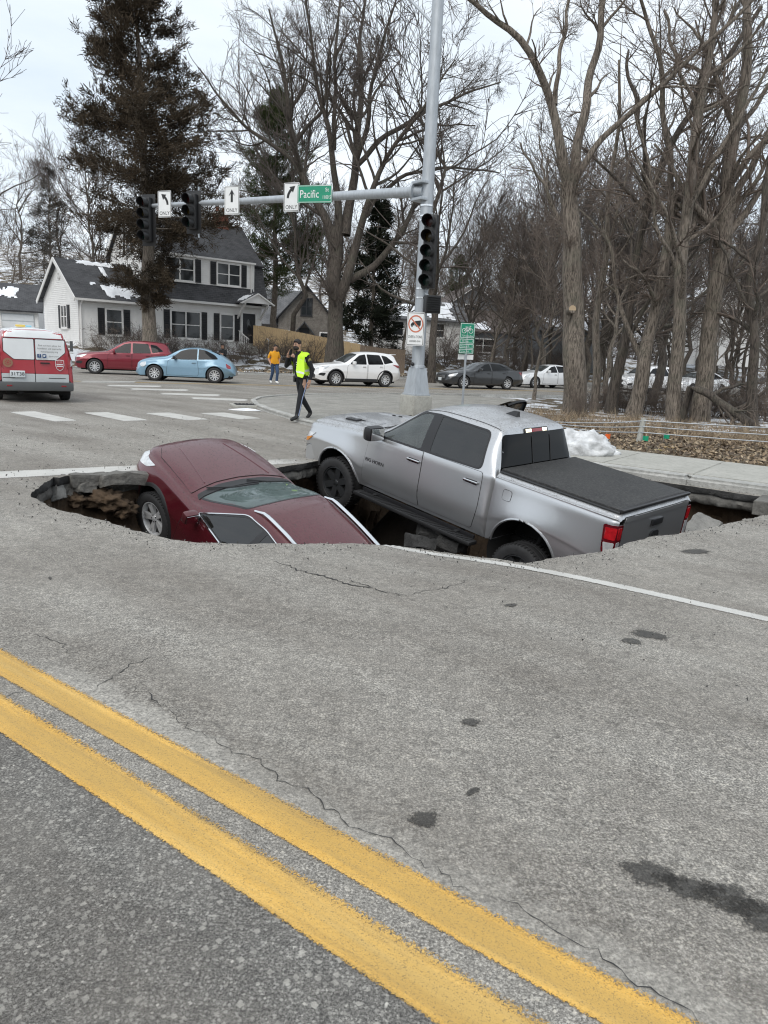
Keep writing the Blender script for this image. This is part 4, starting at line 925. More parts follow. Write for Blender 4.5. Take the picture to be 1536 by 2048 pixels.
    for sg, ax in ((1, 'L'), (-1, 'R')):
        pol = rpoly([(-4.68, 1.265), (-4.84, 1.275), (-4.845, .86), (-4.78, .86), (-4.72, .96)], [.03, .01, .01, .02, .05])
        m = S2.patch(pol, 'L', .012, .03, skirt=.02); b2 = S2.patch(rpoly([(.815, .86), (.815, 1.275), (.935, 1.275), (.935, .86)], .02), 'B', .012, .04, skirt=.02)
        m.add(np.concatenate(b2.v), b2.f)
        tl = (m if sg > 0 else mirror(m)).build('taillight', M['dark_lens'], t)
        u1 = S2.patch(rpoly([(-4.725, 1.10), (-4.71, 1.235), (-4.835, 1.245), (-4.835, 1.10)], .015), 'L', .016, .03); u2 = S2.patch(rpoly([(.83, 1.10), (.83, 1.245), (.905, 1.245), (.905, 1.10)], .012), 'B', .016, .03); u1.add(np.concatenate(u2.v), u2.f); (u1 if sg > 0 else mirror(u1)).build('brake_lens', M['bright_lens'], tl)
        i1 = S2.patch(rpoly([(-4.725, 1.06), (-4.835, 1.07), (-4.835, .895), (-4.775, .89)], .015), 'L', .016, .03); i2 = S2.patch(rpoly([(.83, .89), (.83, 1.07), (.905, 1.07), (.905, .89)], .012), 'B', .016, .03)
        i1.add(np.concatenate(i2.v), i2.f); (i1 if sg > 0 else mirror(i1)).build('reversing_lamp', M['clear_lens'], tl)
    MB().bbox((-4.99, 0, .60), (.16, 1.9, .20), .05).build('rear_bumper', M['chrome'], t)
    # underside and cabin
    f = MB()
    for sg in (1, -1): f.box((-2.0, .42*sg, .42), (5.4, .09, .14))
    for x in (0, -3.67): f.tube([(x, -.85, .41), (x, .85, .41)], .05, 8)
    f.sphere((-3.67, .1, .41), .16, 10, 8).box((-1.6, 0, .36), (1.8, .6, .2)).tube([(-2.6, .35, .36), (-4.6, .35, .38)], .045, 8)
    for sg in (1, -1): f.tube([(-3.55, .55*sg, .30), (-3.75, .60*sg, .85)], .035, 8)
    f.build('chassis', M['liner'], t)
    MB().box((-1.95, 0, .50), (2.1, 1.8, .06)).build('cabin_floor', M['liner'], t)
    MB().bbox((-1.02, 0, 1.19), (.5, 1.55, .22), .08).build('dashboard', M['seat'], t)
    MB().box((-2.93, 0, 1.0), (.04, 1.6, .7)).build('cabin_rear_wall', M['seat'], t)
    seats(t, (-1.75,), .85); seats(t, (-2.5,), .85, .6)
    sw = MB(); sw.tube([(-1.30+.05*math.sin(a), .40+.19*math.cos(a), 1.26+.18*math.sin(a)) for a in np.linspace(0, 2*PI, 25)], .016, 6, False).tube([(-1.30, .22, 1.25), (-1.30, .58, 1.25)], .014, 5).tube([(-1.30, .40, 1.25), (-1.12, .40, 1.20)], .03, 6)
    sw.build('steering_wheel', M['trim'], t)
    for x, st, dz in ((0, R(4), -.07), (-3.67, 0, -.20)):
        for sg in (1, -1): wheel(t, .41, .28, .262, M['blackrim'], 6, x, .865*sg, .41+dz, st, dish=.015, sw=.045)
    return t
truck = make_truck()
TRUCK_X = ((-.134, 12.394, -.745), R(134.4), R(-7.8), R(-1.8))
place(truck, TRUCK_X[0], euler_R(*TRUCK_X[1:]))
# ================================================================== RED CROSSOVER IN THE HOLE
M['maroon'] = paint_mat('dusty dark red paint', (.092, .008, .015), .35, .26, .3, (.125, .078, .072), specks=.9, dusty_top=.36, dz=.8)
def make_red():
    t = empty('crossover_car', label='dark red crossover with chrome roof rails, sunk tail first in the hole', cat='car')
    P = M['maroon']; ar = [(0, .36, .43), (-2.75, .36, .43)]
    T = dict(zcut=1.0, xcut=-3.2,
        zc=[(.95, .66), (.93, .78), (.86, .885), (.70, .965), (.35, 1.045), (0, 1.10), (-.40, 1.15), (-.50, 1.165), (-.58, 1.19), (-1.38, 1.575), (-1.65, 1.635), (-2.2, 1.665), (-2.8, 1.645), (-3.2, 1.59), (-3.32, 1.56), (-3.66, 1.16), (-3.72, .95)],
        ze=[(.95, .62), (.86, .82), (.70, .90), (.35, .985), (0, 1.04), (-.50, 1.095), (-.58, 1.11), (-1.38, 1.51), (-1.65, 1.575), (-2.2, 1.605), (-2.8, 1.585), (-3.2, 1.53), (-3.32, 1.49), (-3.66, 1.10), (-3.72, .90)],
        ye=[(.95, .42), (.86, .56), (.70, .66), (.35, .70), (0, .715), (-.50, .73), (-.65, .72), (-1.38, .585), (-1.7, .565), (-2.8, .555), (-3.32, .54), (-3.66, .66), (-3.72, .66)],
        zb=[(.95, .58), (.86, .74), (.70, .82), (.35, .90), (0, .95), (-.50, 1.00), (-1.5, 1.04), (-3.66, 1.06), (-3.72, .85)],
        yb=[(.95, .48), (.86, .66), (.70, .77), (.35, .83), (0, .85), (-.5, .865), (-2.8, .865), (-3.5, .80), (-3.72, .70)],
        zm=[(.95, .52), (.7, .66), (0, .72), (-3.3, .72), (-3.72, .65)],
        ym=[(.95, .56), (.9, .68), (.75, .81), (.5, .88), (0, .92), (-.6, .905), (-2.2, .91), (-2.75, .925), (-3.4, .87), (-3.72, .74)],
        zs=[(.95, .42), (.8, .30), (.5, .24), (-3.2, .24), (-3.72, .45)], ys=[(.95, .52), (.8, .70), (.5, .84), (0, .87), (-2.75, .87), (-3.72, .68)])
    S = Shell(T, ar, .03)
    W1 = rpoly([(-.86, 1.085), (-1.42, 1.455), (-1.72, 1.505), (-1.66, 1.075)], [.05, .06, .02, .02]); W2 = rpoly([(-1.76, 1.075), (-1.80, 1.51), (-2.55, 1.49), (-2.62, 1.09)], [.02, .02, .06, .04])
    W3 = rpoly([(-2.70, 1.095), (-2.66, 1.48), (-2.95, 1.43), (-3.22, 1.24), (-3.15, 1.13)], [.03, .03, .1, .05, .05])
    FR = rpoly([(-.80, 1.065), (-1.40, 1.478), (-1.75, 1.532), (-2.58, 1.515), (-2.98, 1.455), (-3.30, 1.25), (-3.18, 1.09), (-2.0, 1.052)], [.04, .08, .08, .1, .12, .08, .06, .1])
    WS = rpoly([(-.62, .69), (-1.33, .555), (-1.35, .30), (-1.352, -.30), (-1.33, -.555), (-.62, -.69), (-.565, -.35), (-.555, 0), (-.565, .35)], [.03, .06, .1, .1, .06, .03, .1, .1, .1])
    S.remove(grow(WS, -.01), 'T')
    for ax in 'LR':
        for w_ in (W1, W2, W3): S.remove(grow(w_, .008), ax)
    S.build('body', P, t)
    fr = S.patch(FR, 'L', .005, .05, [W1, W2, W3])
    for sg in (1, -1):
        (fr if sg > 0 else mirror(fr)).build('window_frame', M['trim'], t)
        S.line(FR, 'LR'[sg < 0], .006, .009, 6, .04, True).build('chrome_strip', M['chrome'], t)
        ax = 'LR'[sg < 0]
        for poly, wp, hx in ((rpoly([(-.50, .30), (-.60, .90), (-.76, 1.04), (-1.70, 1.05), (-1.66, .30)], [.08, .06, .05, .03, .05]), W1, -1.52), (rpoly([(-1.68, .30), (-1.72, 1.05), (-2.66, 1.06), (-2.68, .80), (-2.45, .62), (-2.30, .30)], [.05, .03, .05, .15, .2, .06]), W2, -2.5)):
            m = S.patch(poly, 'L', .005, .07, skirt=.02); d = (m if sg > 0 else mirror(m)).build('door', P, t, 50)
            g = S.patch(wp, 'L', .001, .07, skirt=0); (g if sg > 0 else mirror(g)).build('window_pane', M['glass'], d)
            S.line(poly, ax, .002, .005, 4, .03, True).build('door_seal', M['liner'], d); handle(d, S, hx, .93, P, sg, .19)
        g = S.patch(W3, 'L', .001, .07, skirt=0); (g if sg > 0 else mirror(g)).build('quarter_window', M['glass_dark'], t)
        mr = mirror_unit(t, -.86, .88, 1.09, .85, P, sg) if sg > 0 else None
        # roof rail
        Q = []
        for x in np.linspace(-1.42, -3.15, 24):
            y = float(pchip(T['ye'], np.array([x]))[0])-.045; h = S.bvh.ray_cast(Vector((x, y*sg, 3)), Vector((0, 0, -1)))[0]
            e = min(1, (abs(x)-1.42)/.18, (3.15-abs(x))/.18); Q.append(h+Vector((0, 0, .008+.042*sm(e))))
        MB().tube(Q, [.013+.009*sm(min(i, 23-i)/3) for i in range(24)], 8).build('roof_rail', M['chrome'], t)
        # headlamp, fog lamp recess
        m = S.patch(rpoly([(.34, .935), (.78, .85), (.86, .74), (.70, .745), (.48, .83)], [.03, .05, .03, .04, .05]), 'L', .008, .03); (m if sg > 0 else mirror(m)).build('headlight', M['clear_lens'], t)
        m = S.patch(rpoly([(-3.30, 1.08), (-3.66, 1.0), (-3.70, .85), (-3.45, .88)], .04), 'L', .008, .05); (m if sg > 0 else mirror(m)).build('taillight', M['red_lens'], t)
    S.patch(WS, 'T', .002, .07).build('windscreen', M['glass_dusty'], t)
    S.patch(grow(WS, .022), 'T', .003, .05, [grow(WS, -.012)]).build('windscreen_seal', M['trim'], t)
    # cowl with louvres and wipers, bonnet panel
    CW = rpoly([(-.42, 0), (-.435, .35), (-.53, .70), (-.62, .72), (-.555, .35), (-.545, 0), (-.555, -.35), (-.62, -.72), (-.53, -.70), (-.435, -.35)], .02)
    cw = S.patch(CW, 'T', .010, .04, skirt=.03).build('cowl', M['black'], t)
    HD = rpoly([(.80, .30), (.70, .52), (.45, .665), (0, .70), (-.44, .725), (-.45, .70), (-.37, .35), (-.35, 0), (-.37, -.35), (-.45, -.70), (-.44, -.725), (0, -.70), (.45, -.665), (.70, -.52), (.80, -.30), (.825, 0)], .04)
    hd = S.patch(HD, 'T', .009, .07, skirt=.02).build('bonnet', P, t, 60)
    S.line(HD, 'T', .003, .006, 4, .04, True).build('bonnet_gap', M['liner'], hd)
    for sg in (1, -1): S.line([(.55, .34*sg), (.1, .42*sg), (-.35, .50*sg)], 'T', .006, .012, 6).build('bonnet_crease', P, hd)
    for y0, y1, dx in ((.55, -.12, .10), (-.05, -.58, .12)):
        pts = [S.bvh.ray_cast(Vector((x, y, 3)), Vector((0, 0, -1)))[0]+Vector((0, 0, .025)) for x, y in ((-.47, y0), (-.60, y0*.55+y1*.45), (-.60-dx*.3, y1))]
        MB().tube(pts, .011, 5).build('wiper', M['black'], t)
    S.patch(rpoly([(-.42, .52), (-.46, .70), (.46, .70), (.42, .52)], .06), 'F', .010, .05).build('grille', M['black'], t)
    S.patch(rpoly([(-.56, 1.15), (-.50, 1.50), (.50, 1.50), (.56, 1.15)], .08), 'B', .006, .06).build('rear_window', M['glass_dark'], t)
    arch_bits(S, t, ar, .014, M['black'], .055, M['black'])
    f = MB().box((-1.4, 0, .30), (4.2, 1.5, .14)); 
    for x in (0, -2.75): f.tube([(x, -.75, .36), (x, .75, .36)], .04, 8)
    f.build('chassis', M['liner'], t); MB().bbox((-1.0, 0, 1.0), (.5, 1.4, .16), .06).build('dashboard', M['seat'], t)
    seats(t, (-1.55, -2.35), .58)
    for x, st in ((0, R(6)), (-2.75, 0)):
        for sg in (1, -1): wheel(t, .36, .235, .235, M['alloy'], 5, x, .80*sg, .33, st if x == 0 else 0, dish=.015, sw=.022, split=1)
    return t
red_car = make_red()
RED_X = ((-2.53, 10.27, -.90), R(137.1), R(-28.7), R(-3.3))
place(red_car, RED_X[0], euler_R(*RED_X[1:]))
# ================================================================== CARS IN THE STREET
def tab(*p): return [tuple(q) for q in p]
def street_car(name, label, cat, T, wb, r, paint, wins, door_polys, wsc, rear, head, tail, rim, spokes=10, clad=0, group=None, rail=False, mirr=None, handle_x=(), grille=None, fogs=False, step=.05):
    t = empty(name, label=label, cat=cat, group=group); ar = [(0, r, r*1.19), (-wb, r, r*1.19)]
    S = Shell(T, ar, step); S.build('body', paint, t)
    for sg in (1, -1):
        ax = 'LR'[sg < 0]
        for i, poly in enumerate(door_polys):
            m = S.patch(poly, 'L', .004, .09, skirt=.015); d = (m if sg > 0 else mirror(m)).build('door', paint, t, 50)
            S.line(poly, ax, .002, .006, 4, .06, True).build('door_seal', M['liner'], d)
            if i < len(handle_x): handle(d, S, handle_x[i][0], handle_x[i][1], paint, sg, .2)
        for w_ in wins:
            fr = S.patch(grow(w_, .022), 'L', .004, .08); g = S.patch(w_, 'L', .009, .1, skirt=0)
            f_ = (fr if sg > 0 else mirror(fr)).build('window_frame', M['trim'], t); (g if sg > 0 else mirror(g)).build('window_pane', M['sideglass'], f_)
        m = S.patch(head, 'L', .010, .04); (m if sg > 0 else mirror(m)).build('headlight', M['clear_lens'], t)
        m = S.patch(tail, 'L', .010, .05); (m if sg > 0 else mirror(m)).build('taillight', M['red_lens'], t)
        mirror_unit(t, wsc[0]-.38, float(pchip(T['yb'], np.array([wsc[0]-.38]))[0])+.02, float(pchip(T['zb'], np.array([wsc[0]-.38]))[0])+.10, .95, mirr or paint, sg)
        if rail:
            Q = [S.bvh.ray_cast(Vector((x, (float(pchip(T['ye'], np.array([x]))[0])-.05)*sg, 3)), Vector((0, 0, -1)))[0]+Vector((0, 0, .03)) for x in np.linspace(-1.45, -3.0, 8)]
            MB().tube(Q, .02, 6).build('roof_rail', M['black'], t)
    x0, y0, x1, y1 = wsc
    S.patch(rpoly([(x0, y0), (x1, y1), (x1, -y1), (x0, -y0)], .06), 'T', .006, .1).build('windscreen', M['screen'], t)
    S.patch(rear[1], rear[0], .008, .1).build('rear_window', M['sideglass'], t)
    if grille: S.patch(grille, 'F', .01, .08).build('grille', M['black'], t)
    pl = MB().bbox((T['zc'][0][0]+.03, 0, .45), (.02, .32, .16), .006).build('number_plate', M['plate'], t)
    arch_bits(S, t, ar, .012, M['black'] if clad else paint, clad, M['black'])
    MB().box((-wb/2, 0, r*.75), (wb+1.3, 1.3, .14)).tube([(0, -.7, r), (0, .7, r)], .04, 6).tube([(-wb, -.7, r), (-wb, .7, r)], .04, 6).build('chassis', M['liner'], t)
    yw = float(pchip(T['ym'], np.array([0.]))[0])-.115
    for x in (0, -wb):
        for sg in (1, -1): wheel(t, r, .21, r*.66, rim, spokes, x, yw*sg, None, 0, dish=.01, sw=.02, tread=False)
    return t, S
M['sideglass'] = glass_mat('street car side glass', .06, 1.36, rough=.03, dust_sheen=.015, add=.0); M['screen'] = glass_mat('street car windscreen', .12, rough=.03, dust_sheen=.12, dust_sheen_col=(.3, .33, .33))
def street_paint(n, c, m=.4): return paint_mat(n, c, m, .3, .25, tuple(x*.5+.08 for x in c), dz=.7)
SUV = dict(zcut=1, xcut=-3,
    zc=tab((.93, .60), (.91, .80), (.80, .92), (.3, 1.03), (-.35, 1.10), (-.45, 1.125), (-1.30, 1.56), (-1.6, 1.635), (-2.2, 1.665), (-2.9, 1.63), (-3.28, 1.575), (-3.33, 1.53), (-3.58, 1.15), (-3.63, .85)),
    ze=tab((.93, .56), (.80, .86), (.3, .97), (-.45, 1.04), (-1.3, 1.50), (-1.6, 1.58), (-2.2, 1.61), (-2.9, 1.575), (-3.33, 1.47), (-3.63, .80)),
    ye=tab((.93, .42), (.8, .60), (.3, .70), (-.45, .71), (-1.3, .575), (-2.9, .56), (-3.33, .55), (-3.63, .64)), zb=tab((.93, .52), (.8, .78), (.3, .90), (-.45, .99), (-2.8, 1.06), (-3.5, 1.10), (-3.63, .75)),
    yb=tab((.93, .5), (.8, .72), (.4, .84), (-.4, .865), (-2.8, .86), (-3.4, .80), (-3.63, .68)), zm=tab((.93, .5), (.5, .70), (-3.63, .70)), ym=tab((.93, .58), (.8, .80), (0, .92), (-.7, .90), (-2.1, .90), (-2.7, .925), (-3.4, .86), (-3.63, .72)),
    zs=tab((.93, .36), (.7, .26), (-3.2, .26), (-3.63, .42)), ys=tab((.93, .54), (.7, .80), (0, .87), (-2.7, .87), (-3.63, .68)))
suv_w = [rpoly([(-.80, 1.06), (-1.36, 1.45), (-1.66, 1.51), (-1.64, 1.07)], .04), rpoly([(-1.76, 1.07), (-1.76, 1.515), (-2.46, 1.50), (-2.58, 1.10)], .04), rpoly([(-2.66, 1.11), (-2.58, 1.49), (-2.85, 1.45), (-3.16, 1.20)], .04)]
suv_d = [rpoly([(-.55, .32), (-.62, .95), (-.74, 1.03), (-1.69, 1.045), (-1.66, .32)], .05), rpoly([(-1.70, .32), (-1.73, 1.045), (-2.62, 1.075), (-2.62, .82), (-2.30, .32)], [.05, .03, .05, .2, .06])]
def make_suv(name, label, paint, clad, rim, **k):
    t, S = street_car(name, label, 'car', SUV, 2.70, .355, paint, suv_w, suv_d, (-.52, .66, -1.25, .54), ('B', rpoly([(-.52, 1.18), (-.47, 1.50), (.47, 1.50), (.52, 1.18)], .08)),
        rpoly([(.30, .93), (.80, .86), (.88, .76), (.55, .78)], .04), rpoly([(-3.10, 1.09), (-3.60, 1.04), (-3.62, .92), (-3.42, .93)], .04), rim, 10, clad, handle_x=((-1.52, .93), (-2.45, .95)), grille=rpoly([(-.42, .60), (-.46, .78), (.46, .78), (.42, .60)], .06), step=.045, **k)
    MB().bbox((-3.36, 0, 1.575), (.22, 1.0, .03), .012).build('spoiler', paint, t)
    for sg in (1, -1):
        m = S.patch(rpoly([(.52, .60), (.80, .60), (.86, .50), (.60, .46)], .05), 'L', .008, .04); (m if sg > 0 else mirror(m)).build('fog_lamp_recess', M['black'], t)
        if clad: MB().bbox((-1.35, .895*sg, .30), (1.75, .04, .15), .015).build('sill_cladding', M['black'], t)
    return t
def put(t, x, y, yaw, z=None): t.location = (x, y, zroad(x, y) if z is None else z); t.rotation_euler = (0, 0, yaw)
wsuv = make_suv('street_suv', 'white compact suv with black wheel arches behind the police officer', street_paint('pearl white paint', (.80, .80, .80), .05), .055, M['alloy'], group='cars waiting in the cross street'); put(wsuv, -3.02, 36.15, R(211))
rsuv = make_suv('street_suv', 'dark red suv with chrome window surround behind the light blue car', street_paint('wine red paint', (.20, .012, .025), .35), .0, M['alloy'], group='cars waiting in the cross street'); put(rsuv, -14.45, 36.9, R(196))
BEE = dict(zcut=1, xcut=-2.8,
    zc=tab((.86, .46), (.85, .64), (.76, .78), (.5, .92), (.1, 1.02), (-.33, 1.07), (-.43, 1.095), (-1.0, 1.38), (-1.35, 1.465), (-1.75, 1.485), (-2.2, 1.425), (-2.7, 1.25), (-3.0, 1.07), (-3.25, .86), (-3.38, .66), (-3.41, .50)),
    ze=tab((.86, .42), (.76, .72), (.5, .86), (.1, .95), (-.43, 1.02), (-1.0, 1.315), (-1.35, 1.40), (-1.75, 1.42), (-2.2, 1.36), (-2.7, 1.18), (-3.0, 1.0), (-3.25, .78), (-3.41, .45)),
    ye=tab((.86, .35), (.76, .48), (.4, .60), (-.43, .67), (-1.0, .575), (-1.8, .56), (-2.4, .55), (-3.0, .52), (-3.41, .45)), zb=tab((.86, .40), (.7, .68), (.2, .84), (-.4, .91), (-2.2, .95), (-2.8, .90), (-3.3, .65), (-3.41, .42)),
    yb=tab((.86, .42), (.7, .62), (.2, .74), (-.4, .80), (-2.2, .80), (-3.0, .70), (-3.41, .50)), zm=tab((.86, .36), (.5, .62), (0, .74), (-.6, .62), (-2.0, .62), (-2.54, .76), (-3.1, .62), (-3.41, .40)),
    ym=tab((.86, .50), (.7, .72), (.35, .86), (0, .905), (-.42, .87), (-.7, .84), (-1.9, .84), (-2.2, .87), (-2.54, .905), (-2.95, .85), (-3.25, .72), (-3.41, .56)), zs=tab((.86, .30), (.6, .22), (-2.9, .22), (-3.41, .34)), ys=tab((.86, .46), (.6, .78), (0, .84), (-2.54, .85), (-3.41, .5)))
bee, SB = street_car('street_hatchback', 'light blue rounded two door car with domed roof beside the crosswalk', 'car', BEE, 2.54, .335, street_paint('light blue paint', (.20, .335, .44), .25),
    [rpoly([(-.70, .965), (-1.10, 1.30), (-1.42, 1.385), (-1.78, 1.40), (-1.78, .985)], [.04, .1, .1, .02, .02]), rpoly([(-1.86, .99), (-1.86, 1.40), (-2.15, 1.36), (-2.52, 1.18), (-2.66, 1.03)], [.02, .02, .1, .12, .04])],
    [rpoly([(-.50, .28), (-.55, .85), (-.68, .945), (-1.80, .955), (-1.86, .5), (-1.84, .28)], .06)], (-.48, .61, -1.0, .53), ('T', rpoly([(-2.35, .42), (-2.72, .45), (-2.72, -.45), (-2.35, -.42)], .06)),
    rpoly([(.36, .80), (.58, .76), (.66, .64), (.48, .56), (.34, .66)], .08), rpoly([(-3.0, .86), (-3.20, .74), (-3.22, .62), (-3.05, .66)], .05), M['alloy'], 10, group='cars waiting in the cross street', handle_x=((-1.66, .82),), mirr=M['trim'], step=.045)
SB.patch(rpoly([(-.42, .30), (-.45, .42), (.45, .42), (.42, .30)], .04), 'F', .01, .06).build('grille', M['black'], bee)
put(bee, -10.25, 33.15, R(186))
SED = dict(zcut=1, xcut=-3,
    zc=tab((.95, .50), (.93, .68), (.82, .78), (.4, .88), (0, .945), (-.35, .985), (-.45, 1.01), (-1.30, 1.365), (-1.6, 1.42), (-2.0, 1.435), (-2.5, 1.395), (-2.75, 1.34), (-3.35, 1.075), (-3.45, 1.06), (-3.80, 1.03), (-3.87, .95), (-3.90, .70)),
    ze=tab((.95, .46), (.82, .72), (.4, .82), (-.45, .94), (-1.3, 1.31), (-1.6, 1.365), (-2.0, 1.38), (-2.5, 1.34), (-2.75, 1.28), (-3.35, 1.02), (-3.8, .98), (-3.9, .65)), ye=tab((.95, .42), (.8, .60), (.4, .69), (-.45, .70), (-1.3, .56), (-2.5, .545), (-2.8, .56), (-3.4, .66), (-3.8, .63), (-3.9, .55)),
    zb=tab((.95, .44), (.8, .66), (.3, .78), (-.45, .89), (-2.7, .96), (-3.6, .96), (-3.9, .6)), yb=tab((.95, .5), (.8, .72), (.3, .84), (-.4, .86), (-2.8, .86), (-3.5, .81), (-3.9, .62)), zm=tab((.95, .4), (.5, .62), (-3.9, .55)), ym=tab((.95, .56), (.8, .78), (0, .91), (-.7, .895), (-2.0, .895), (-2.73, .915), (-3.5, .86), (-3.9, .68)),
    zs=tab((.95, .28), (.7, .21), (-3.4, .22), (-3.9, .36)), ys=tab((.95, .5), (.7, .80), (0, .86), (-2.73, .87), (-3.9, .62)))
def make_sedan(label, paint, k=0):
    t, S = street_car('street_sedan', label, 'car', SED, 2.73, .33, paint, [rpoly([(-.82, .955), (-1.38, 1.27), (-1.66, 1.325), (-1.66, .975)], .04), rpoly([(-1.75, .975), (-1.75, 1.33), (-2.40, 1.31), (-2.88, 1.04)], [.03, .03, .12, .04])],
        [rpoly([(-.55, .28), (-.62, .86), (-.75, .935), (-1.69, .955), (-1.68, .28)], .05), rpoly([(-1.72, .28), (-1.73, .955), (-2.72, .985), (-2.62, .70), (-2.38, .28)], .05)], (-.52, .65, -1.25, .53), ('T', rpoly([(-2.80, .50), (-3.28, .60), (-3.28, -.60), (-2.80, -.50)], .06)),
        rpoly([(.36, .80), (.80, .70), (.88, .60), (.55, .63)], .04), rpoly([(-3.45, .95), (-3.84, .93), (-3.87, .78), (-3.6, .80)], .04), M['alloy'], 8, group='cars waiting in the cross street', handle_x=((-1.52, .83), (-2.5, .86)), grille=rpoly([(-.50, .46), (-.52, .66), (.52, .66), (.50, .46)], .05))
    gl = MB()
    for z in (.52, .57, .62): gl.bbox((.955, 0, z), (.03, .9, .022), .006)
    gl.build('grille_bar', M['chrome'], t); return t
sed = make_sedan('dark grey sedan with chrome grille bars behind the green bicycle sign', street_paint('dark grey paint', (.045, .047, .05), .5)); put(sed, 3.5, 40.3, R(206))
wsed = make_sedan('white sedan queued right behind the dark grey sedan', street_paint('white paint of sedan', (.74, .75, .76), .05)); put(wsed, 8.3, 46.0, R(208))
mbx = MB().sphere((0, 0, 0), .11, 12, 8, sc=(.85, .8, 1.1)); drv = mbx.build('person', M['skin']); tag(drv, 'driver at the open window of the dark grey sedan', 'person')
drv.matrix_world = Matrix.Translation((3.5, 40.3, 0))@Matrix.Rotation(R(206), 4, 'Z')@Matrix.Translation((-1.52, .40, 1.12))
MB().sphere((0, 0, .03), .115, 10, 6, sc=(.9, .85, 1.05)).box((-.03, 0, -.2), (.1, .4, .14)).build('hair', M['hair'], drv).location = (-.03, -.015, .01)
def cp(src, x, y, yaw, label):
    c = copy_tree(src); c['label'] = label; put(c, x, y, yaw); return c
cp(wsuv, 14.0, 44.5, R(211), 'white compact suv glimpsed between the thick trunks of the roadside trees')
p = at(1345, 777); cp(wsed, 18.3, 47.4, R(210), 'white sedan half hidden by the trunks above the fallen log')
cp(wsed, 25.0, 51.5, R(210), 'pale sedan at the far end of the queue beyond the leaning trunks')
# ---- red and white van of the animal charity, seen from behind
M['vanred'] = street_paint('van red paint', (.36, .018, .03), .1); M['vanwhite'] = pbr('van white wrap', (.70, .72, .73), .35, coat=.4, var=.05); M['vangrey'] = pbr('van silver grey wrap', (.46, .49, .50), .4, coat=.3, var=.08); M['vanbump'] = pbr('van grey bumper', (.075, .08, .082), .6)
VAN = dict(zcut=1, xcut=-3.5,
    zc=tab((.84, .55), (.80, .82), (.65, .96), (.2, 1.10), (-.1, 1.20), (-1.05, 1.72), (-1.4, 1.795), (-2.5, 1.84), (-3.6, 1.82), (-3.84, 1.79), (-3.88, 1.75), (-3.93, 1.60), (-3.965, 1.15), (-3.97, .6)),
    ze=tab((.84, .5), (.65, .88), (-.1, 1.12), (-1.05, 1.64), (-1.4, 1.70), (-2.5, 1.745), (-3.84, 1.70), (-3.93, 1.50), (-3.97, .55)), ye=tab((.84, .5), (.6, .7), (-.1, .74), (-1.05, .68), (-3.7, .70), (-3.88, .68), (-3.93, .72), (-3.97, .8)),
    zb=tab((.84, .45), (.6, .80), (-.3, 1.04), (-3.9, 1.08), (-3.97, .5)), yb=tab((.84, .55), (.5, .82), (-.3, .88), (-3.8, .875), (-3.93, .85), (-3.97, .83)), zm=tab((.84, .4), (.5, .66), (-3.97, .45)), ym=tab((.84, .6), (.5, .87), (0, .925), (-3.06, .925), (-3.85, .90), (-3.97, .85)),
    zs=tab((.84, .32), (.6, .24), (-3.6, .26), (-3.97, .34)), ys=tab((.84, .55), (.5, .84), (-3.7, .87), (-3.97, .83)))
